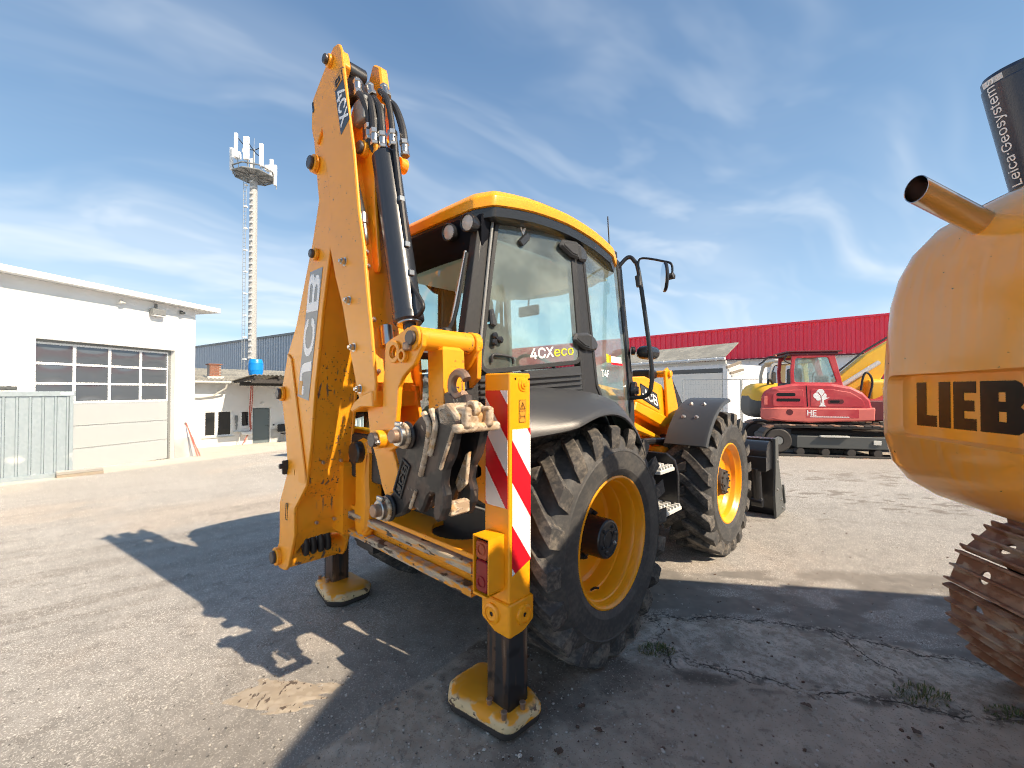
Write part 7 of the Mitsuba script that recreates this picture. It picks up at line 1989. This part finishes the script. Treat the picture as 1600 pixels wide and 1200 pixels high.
hh = part(yx, 'house', loft([np.column_stack([rrect(0.13 + i_ * 0.9, 2.6, 0.04 + i_, 1.73 - i_, 0.42), np.full(57, z_)]) for z_, i_ in ((1.02, 0.0), (1.465, 0.0), (1.60, 0.03), (1.74, 0.12), (1.82, 0.26), (1.84, 0.4))], False, True), 'm_yellow_far', Yf, 40)
for pts_ in ([(0.48, 1.15), (0.68, 1.10), (0.68, 1.44), (0.48, 1.42)], [(0.74, 1.09), (1.12, 1.02), (1.08, 1.18), (0.92, 1.36), (0.74, 1.45)]):
    part(hh, 'vent', plate_v(rnd(Polygon(pts_), 0.03), 0.026, 0.036, 0.002), 'm_decal_black', Yf, 30)
cp = Polygon([(0.72, 1.75), (0.72, 2.10), (0.80, 2.45), (0.95, 2.56), (2.2, 2.58), (2.25, 1.75)])
w1 = rnd(Polygon([(0.82, 1.83), (0.82, 2.12), (0.90, 2.40), (1.38, 2.46), (1.36, 1.83)]), 0.06)
w2 = rnd(Polygon([(1.52, 1.83), (1.54, 2.46), (2.05, 2.48), (2.12, 1.83)]), 0.06)
for b0 in (0.45, 1.40):
    part(yx, 'cab_frame', plate_v(cp.difference(w1).difference(w2), b0, b0 + 0.06, 0.01), 'm_offwhite', Yf, 30)
part(yx, 'cab_roof', rbox(0.86, 2.22, 0.42, 1.5, 2.53, 2.62, 0.04), 'm_offwhite', Yf)
part(yx, 'cab_post', bx(1.40, 1.50, 0.43, 0.449, 1.8, 2.5, 0.004), 'm_wood', Yf)
for w_ in (w1, w2):
    part(yx, 'cab_gasket', plate_v(w_.buffer(0.025).difference(w_), 0.435, 0.4499, 0.003), 'm_black_matt', Yf, 30)
part(yx, 'cab_seat', cat(rbox(0.86, 1.02, 0.7, 1.15, 1.75, 2.22, 0.05), tube([[1.62 + 0.14 * math.cos(t), 0.7, 2.05 + 0.14 * math.sin(t)] for t in np.linspace(0, 2 * math.pi, 13)], 0.02, 6)), 'm_grey', Yf)
part(yx, 'handle_bar', tube([[0.60, 0.2, 1.80], [0.64, 0.15, 1.95], [0.80, 0.3, 1.78]], 0.035, 8), 'm_black_matt', Yf)

# yellow boom of a third machine at the right, mostly hidden by the ochre one
YB = frame(RQ + RE * 3.0 + RN * 1.7, RE, RN)
yb = thing('yellow_digger_arm', 'yellow digger with raised arm, mostly hidden behind the ochre counterweight', 'excavator')
part(yb, 'arm', plate_v(rnd(Polygon([(-0.62, 1.55), (-0.55, 1.90), (0.15, 2.55), (1.3, 3.3), (1.6, 3.1), (0.6, 2.1), (0.25, 1.5), (-0.2, 1.25)]), 0.05), 0.0, 0.30, 0.02), 'm_yellow_far', YB, 30)
part(yb, 'arm_rail', tube([[-0.66, -0.02, 1.98], [0.10, -0.02, 2.66], [1.2, -0.02, 3.4]], 0.025, 8, False), 'm_black_matt', YB)
part(yb, 'arm_ram', cyl([-0.72, -0.10, 1.55], [0.4, -0.10, 2.35], 0.06, 14), 'm_offwhite', YB)
part(yb, 'house', rbox(0.1, 2.2, -0.2, 1.4, 0.8, 1.9, 0.12), 'm_yellow_far', YB)
mini_track(yb, YB, -0.3, 2.3, -0.2, 0.2, 0.35)

# ---------------------------------------------------------------- small things on the ground
def tuft(x, y, n, rad, h, seed, label):
    r = np.random.default_rng(seed)
    V, Fc = [], []
    for i in range(n):
        a = r.uniform(0, 2 * math.pi)
        q = rad * math.sqrt(r.uniform(0, 1))
        b = np.array([x + q * math.cos(a) * 1.5, y + q * math.sin(a) * 0.8, 0.0])
        d_ = np.array([math.cos(a + r.normal(0, 0.6)), math.sin(a + r.normal(0, 0.6)), 0]) * r.uniform(0.2, 1.0)
        hh_ = h * r.uniform(0.4, 1.0) * (1 - 0.5 * q / rad)
        w_ = 0.0022
        s_ = np.array([-d_[1], d_[0], 0])
        s_ /= np.linalg.norm(s_) + 1e-9
        o = len(V)
        p0, p1, p2 = b, b + d_ * hh_ * 0.5 + [0, 0, hh_ * 0.7], b + d_ * hh_ * 1.25 + [0, 0, hh_ * r.uniform(0.6, 0.95)]
        V += [p0 - s_ * w_, p0 + s_ * w_, p1 - s_ * w_ * 0.8, p1 + s_ * w_ * 0.8, p2]
        Fc += [(o, o + 1, o + 3), (o, o + 3, o + 2), (o + 2, o + 3, o + 4)]
    k_ = thing('grass_tuft', label, 'grass')
    cut = int(len(Fc) * 0.72 / 3) * 3
    part(k_, 'blade', tm(V, Fc[:cut]), 'm_grass', None, False, kind='stuff')
    part(k_, 'dry_blade', tm(V, Fc[cut:]), 'm_grass_dry', None, False, kind='stuff')


tuft(0.885, 2.60, 190, 0.075, 0.055, 3, 'small grass tuft in the slab crack in front of the rear wheel')
tuft(2.14, 2.22, 200, 0.10, 0.06, 4, 'grass tuft in the crack before the ochre excavator track')
tuft(2.46, 2.09, 110, 0.08, 0.04, 5, 'low grass tuft at the right picture edge under the track')


def leaf(x, y, s, a, seed, label):
    r = np.random.default_rng(seed)
    t = np.linspace(0, 1, 7)
    w_ = np.sin(np.pi * t ** 0.8) * 0.32 * s * (1 + 0.25 * r.normal(size=7))
    V = []
    for i in range(7):
        z_ = 0.004 + 0.25 * s * abs(math.sin(2.2 * t[i] + seed)) * 0.5
        V += [(t[i] * s, -w_[i], z_ + 0.25 * abs(w_[i])), (t[i] * s, 0, z_), (t[i] * s, w_[i], z_ + 0.35 * abs(w_[i]))]
    Fc = []
    for i in range(6):
        for j in range(2):
            a0 = i * 3 + j
            Fc += [(a0, a0 + 1, a0 + 4), (a0, a0 + 4, a0 + 3)]
    put('dry_leaf', tm(V, Fc), 'm_leaf', frame([x, y, 0.004], [math.cos(a), math.sin(a), 0], [-math.sin(a), math.cos(a), 0]), True, label=label, cat_='leaf')


leaf(1.50, 2.12, 0.055, 2.3, 1, 'curled brown leaf on the slab right of the grass tuft')
leaf(0.33, 2.13, 0.045, 0.4, 2, 'pale dry leaf right of the near stabiliser foot')
leaf(0.43, 1.98, 0.05, 2.9, 3, 'dry leaf at the lower edge, right of the stabiliser foot')
leaf(1.86, 1.97, 0.05, 0.2, 4, 'dark leaf scrap near the lower right corner')
leaf(0.20, 1.85, 0.05, 1.2, 5, 'brown leaf at the lower picture edge below the stabiliser foot')


def scatter(name, n, mat, region, smin, smax, seed, label, flat=0.55):
    """loose grit: small faceted stones lying on the ground, one object"""
    r = np.random.default_rng(seed)
    base = trimesh.creation.icosahedron()
    V0, F0 = base.vertices, base.faces
    Vs, Fs = [], []
    for i in range(n):
        x, y = region(r)
        s = smin * (smax / smin) ** (r.uniform(0, 1) ** 2.2)
        q = trimesh.transformations.random_rotation_matrix(r.uniform(0, 1, 3))[:3, :3]
        v = (V0 * r.uniform(0.7, 1.25, 3)) @ q.T * s
        v[:, 2] = v[:, 2] * flat
        v += [x, y, float(gz(x, y)) + s * flat * 0.45]
        Vs.append(v)
        Fs.append(F0 + i * len(V0))
    put(name, tm(np.vstack(Vs), np.vstack(Fs)), mat, None, False, label=label, cat_='gravel', kind='stuff')


def reg_left(r):
    d_ = 1.5 + 6.0 * r.uniform(0, 1) ** 1.6
    t = r.uniform(-0.95, 0.02)
    return d_ * math.tan(t) * 0.95, d_


def reg_right(r):
    d_ = 1.6 + 7.0 * r.uniform(0, 1) ** 1.4
    t = r.uniform(-0.1, 0.92)
    return d_ * math.tan(t) * 0.95, d_


scatter('light_gravel', 5200, 'm_pebble', reg_left, 0.0016, 0.007, 11, 'pale grit strewn over the asphalt on the left')
scatter('dark_gravel', 2200, 'm_pebble_dark', reg_left, 0.0016, 0.007, 12, 'dark grit strewn over the asphalt on the left')
scatter('loose_stones', 2600, 'm_pebble', reg_right, 0.0018, 0.010, 13, 'loose pale stones on the slab and yard to the right')
scatter('dark_crumbs', 1500, 'm_leaf', reg_right, 0.002, 0.011, 14, 'dark crumbs of soil on the slab and yard to the right')
# low patch of sandy soil dropped on the asphalt
n_ = 70
tt = np.linspace(-1, 1, n_)
SX_, SY_ = np.meshgrid(tt, tt)
R_ = np.hypot(SX_, SY_) * (1 + 1.3 * (meshkit.fbm(np.stack([SX_ * 2.5, SY_ * 2.5, 0 * SX_], -1), 4, 2) - 0.5)) * 1.25
wx_, wy_ = -1.24 + 0.30 * SX_ + 0.05 * SY_, 2.24 + 0.14 * SY_
hgt = np.clip(1 - R_, 0, 1) ** 0.6 * (0.006 + 0.020 * meshkit.fbm(np.stack([wx_ * 14, wy_ * 30, 0 * wx_], -1), 4, 4)) - 0.004
kk = (np.arange(n_ - 1)[:, None] * n_ + np.arange(n_ - 1)[None]).ravel()


def soil(p, n, uv):
    a = fbm(p.x * 30, p.y * 30, 0, 4)
    return mix(mix((0.34, 0.295, 0.235), (0.29, 0.245, 0.19), smoothstep(0.40, 0.65, a)), (0.09, 0.07, 0.055), smoothstep(0.68, 0.74, fbm(p.x * 55, p.y * 22, 3, 4)))


P('m_soil', proc(soil), 0.95)
put('sand_patch', tm(np.stack([wx_.ravel(), wy_.ravel(), hgt.ravel()], 1), np.vstack([np.stack([kk, kk + 1, kk + n_ + 1], 1), np.stack([kk, kk + n_ + 1, kk + n_], 1)])), 'm_soil', None, True, label='low patch of sandy soil on the sunlit asphalt', cat_='soil', kind='stuff')
